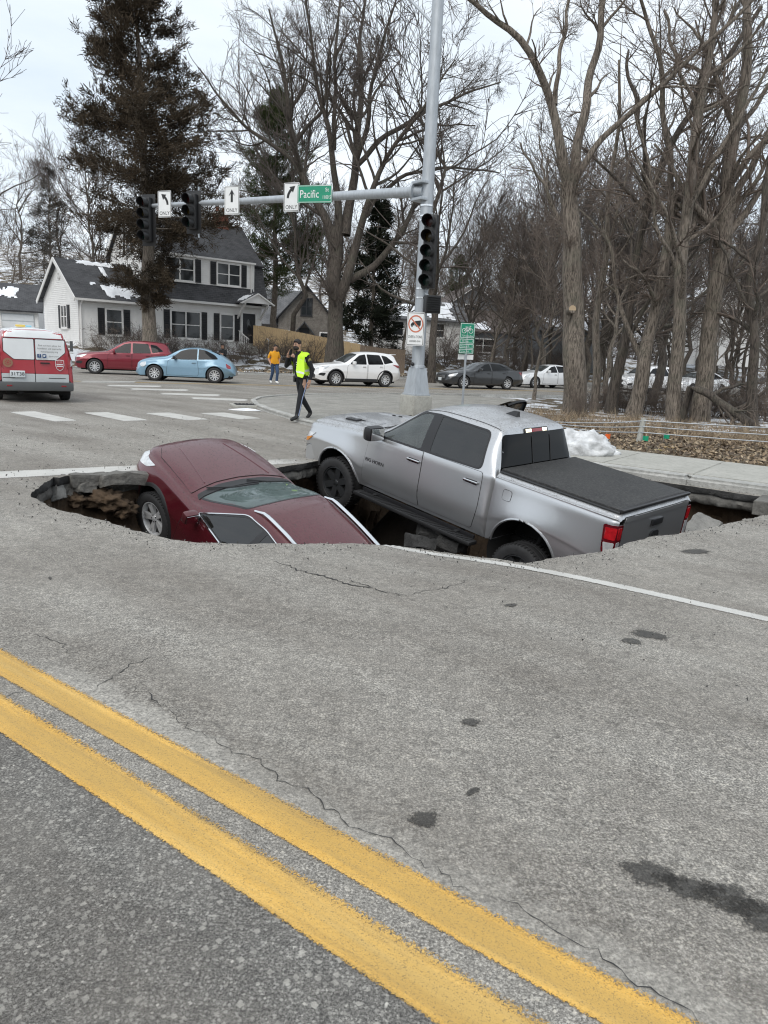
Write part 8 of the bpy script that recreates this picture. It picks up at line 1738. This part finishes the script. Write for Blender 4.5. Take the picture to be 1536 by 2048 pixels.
# ---- shrubs
def shrub(seed, H_=1.7, n=26, spread=.9, twig=.007, n2=7, n3=5):
    global RG; RG = np.random.default_rng(seed); k = 7; az = RG.random(n)*6.283; el = PI/2-np.abs(RG.normal(size=n))*spread*.6; L = H_*(.6+.6*RG.random(n)); P = np.empty((n, k, 3)); P[:, 0] = np.stack([np.cos(az)*.25*RG.random(n), np.sin(az)*.25*RG.random(n), np.zeros(n)-.05], 1); d = np.stack([np.cos(az)*np.cos(el), np.sin(az)*np.cos(el), np.sin(el)], 1)
    for j in range(1, k): d = unit(d+RG.normal(size=(n, 3))*.14+np.array([0, 0, -.05])); P[:, j] = P[:, j-1]+d*(L/(k-1))[:, None]
    Rr = np.full((n, 1), .016)*np.linspace(1, .35, k); P2, R2 = sprout(P, Rr, n2, .2, 1, .45, .8, 5, .7, .1, .18, .2, rmin=twig); P3, R3 = sprout(P2, R2, n3, .2, 1, .5, .8, 4, .7, .05, .2, .12, rmin=twig*.8); return Geo().tubes(P, Rr, 4).tubes(P2, R2, 3).tubes(P3, R3, 3)
SH = [shrub(31, 1.6, 20, .9, .007, 6, 4).mesh('stems', [M['twig']]), shrub(32, 1.9, 18, 1.1, .007, 6, 4).mesh('stems', [M['twig_dark']]), shrub(33, 2.6, 30, .8, .006, 8, 5).mesh('stems', [M['twig']])]
# unseen trees added behind the camera for dark reflections in the cars
for i in range(26):
    an = R(195+150*(i+.5)/26); rr2 = 26+22*((i*.618) % 1); x, y = rr2*math.cos(an)*1.3, rr2*math.sin(an)
    m_ = (GA, PN, GB, GC)[i % 4]; add_tree('reflection_tree', 'tree standing behind the photographer along the road', (x, y, -.1), m_[0], m_[1], 'trees behind the photographer', i*1.3, .62 if i % 4 == 1 else .8)
def put_shrub(x, y, s_, k, name, label, grp): 
    o = link(name, SH[k]); o.location = (x, y, zterr(x, y)); o.rotation_euler = (0, 0, rr_.random()*6.3); o.scale = (s_, s_, s_*rr_.uniform(.85, 1.15)); tag(o, label, 'shrub', grp)
for i in range(30):
    px = 205+22*i+rr_.uniform(-8, 8); l2 = rr_.uniform(49.5, 52.5); p = atl2(px, 705, l2); put_shrub(p.x, p.y, rr_.uniform(.75, 1.1), i % 2, 'bare_shrub', 'bare twiggy shrub in the hedge along the far pavement', 'hedge of bare shrubs along the far pavement')
for i in range(30):
    px = 1020+560*((i*.618) % 1); p = atl2(px, 705, 56+16*((i*.377) % 1)); put_shrub(p.x, p.y, rr_.uniform(1.3, 2.1), i % 3, 'bare_shrub', 'tall bare brown thicket across the street behind the roadside trunks', 'thickets across the street')
for i in range(26):
    px = 930+640*((i*.618) % 1); Y = rr_.uniform(50, 80); plant((GA, GB, GC)[i % 3], 'bare_tree', 'bare brown tree across the street behind the roadside trunks', px, Y, rr_.uniform(.6, .9), 'bare trees across the street')
for i in range(20):
    px = 850+17*i+rr_.uniform(-8, 8); p = atl2(px, 705, rr_.uniform(49.5, 54)); put_shrub(p.x, p.y, rr_.uniform(.8, 1.3), i % 3, 'bare_shrub', 'bare brown shrub across the street behind the dark and white sedans', 'brown shrubs across the street')
for i in range(26):
    px = 1165+400*((i*.618) % 1); Y = 24.2+4.5*((i*.377) % 1)+(2.0 if px > 1400 else 0); d = ray(px, 800); x = d.x/d.y*Y; put_shrub(x, Y, rr_.uniform(.35, .72), (2, 1, 0)[i % 3], 'bramble_shrub', 'tangled bare brush between the trunks of the wooded bank', 'brush between the bank trunks')
# ---- leaf litter, dry grass
def scatter(name, n, region, size, mats, zf, seed, upright=False, keep=None):
    g = np.random.default_rng(seed); P = np.array([region(g) for _ in range(n)])
    if keep: P = P[~pip(P, HOLE)]
    n = len(P); Z = np.array([zf(x, y) for x, y in P]); B = np.column_stack([P, Z]); d = unit(g.normal(size=(n, 3))*np.array([1, 1, .35])+(np.array([0, 0, 1.3]) if upright else 0)); s = unit(np.cross(d, g.normal(size=(n, 3)))); l = size[0]*(.5+g.random(n))[:, None]; w_ = size[1]*(.5+g.random(n))[:, None]
    V = np.stack([B-s*w_, B+d*l*.5-s*w_*0+s*w_*1.2, B+d*l, B+d*l*.5-s*w_*1.2], 1) if not upright else np.stack([B-s*w_, B+s*w_, B+d*l+s*w_*.2, B+d*l-s*w_*.2], 1)
    V[..., 2] += .012; m = quadmesh(name, V.reshape(-1, 3), np.arange(4*n).reshape(-1, 4), mats, g.integers(0, len(mats), n)); o = link(name, m); o['kind'] = 'stuff'; return o
LV = [pbr('dry leaf', c, .85, var=.2, vs=2) for c in ((.27, .20, .13), (.17, .125, .085), (.36, .285, .195), (.10, .076, .057))]
strip_reg = lambda g: LA(12.95+6.2*g.random()**1.0, -8+18*g.random())
scatter('leaf_litter', 26000, strip_reg, (.085, .022), LV, zterr, 3)
scatter('dry_grass', 9000, lambda g: LA(16.5+5.5*g.random(), -8+19*g.random()), (.30, .006), LV[:3], zterr, 4, True)
scatter('far_litter', 9000, lambda g: LB(43.4+5*g.random(), -10+75*g.random()), (.16, .05), LV, zterr, 5)
GRV = [pbr('grit', c, .9, var=.2) for c in ((.05, .048, .045), (.25, .24, .22))]
scatter('road_grit', 1300, lambda g: LA(1+9*g.random(), 7.6+6*g.random()**1.5), (.022, .008), GRV, zroad, 6, keep=True)
scatter('road_crumbs', 450, lambda g: LA(2.2+2.2*g.random(), -1+8*g.random()), (.014, .006), GRV, zroad, 7, keep=True)
hc = np.array(HOLE); near_i = [i for i in range(len(hc)) if lat_al(*hc[i])[1] < 7.3]
def rim_reg(g):
    p = hc[near_i[g.integers(0, len(near_i))]]; return p[0]+g.normal()*.16, p[1]+g.normal()*.16-.08
scatter('edge_crumbs', 2600, rim_reg, (.013, .006), GRV+[M['brokenasph']], zroad, 8, keep=True)
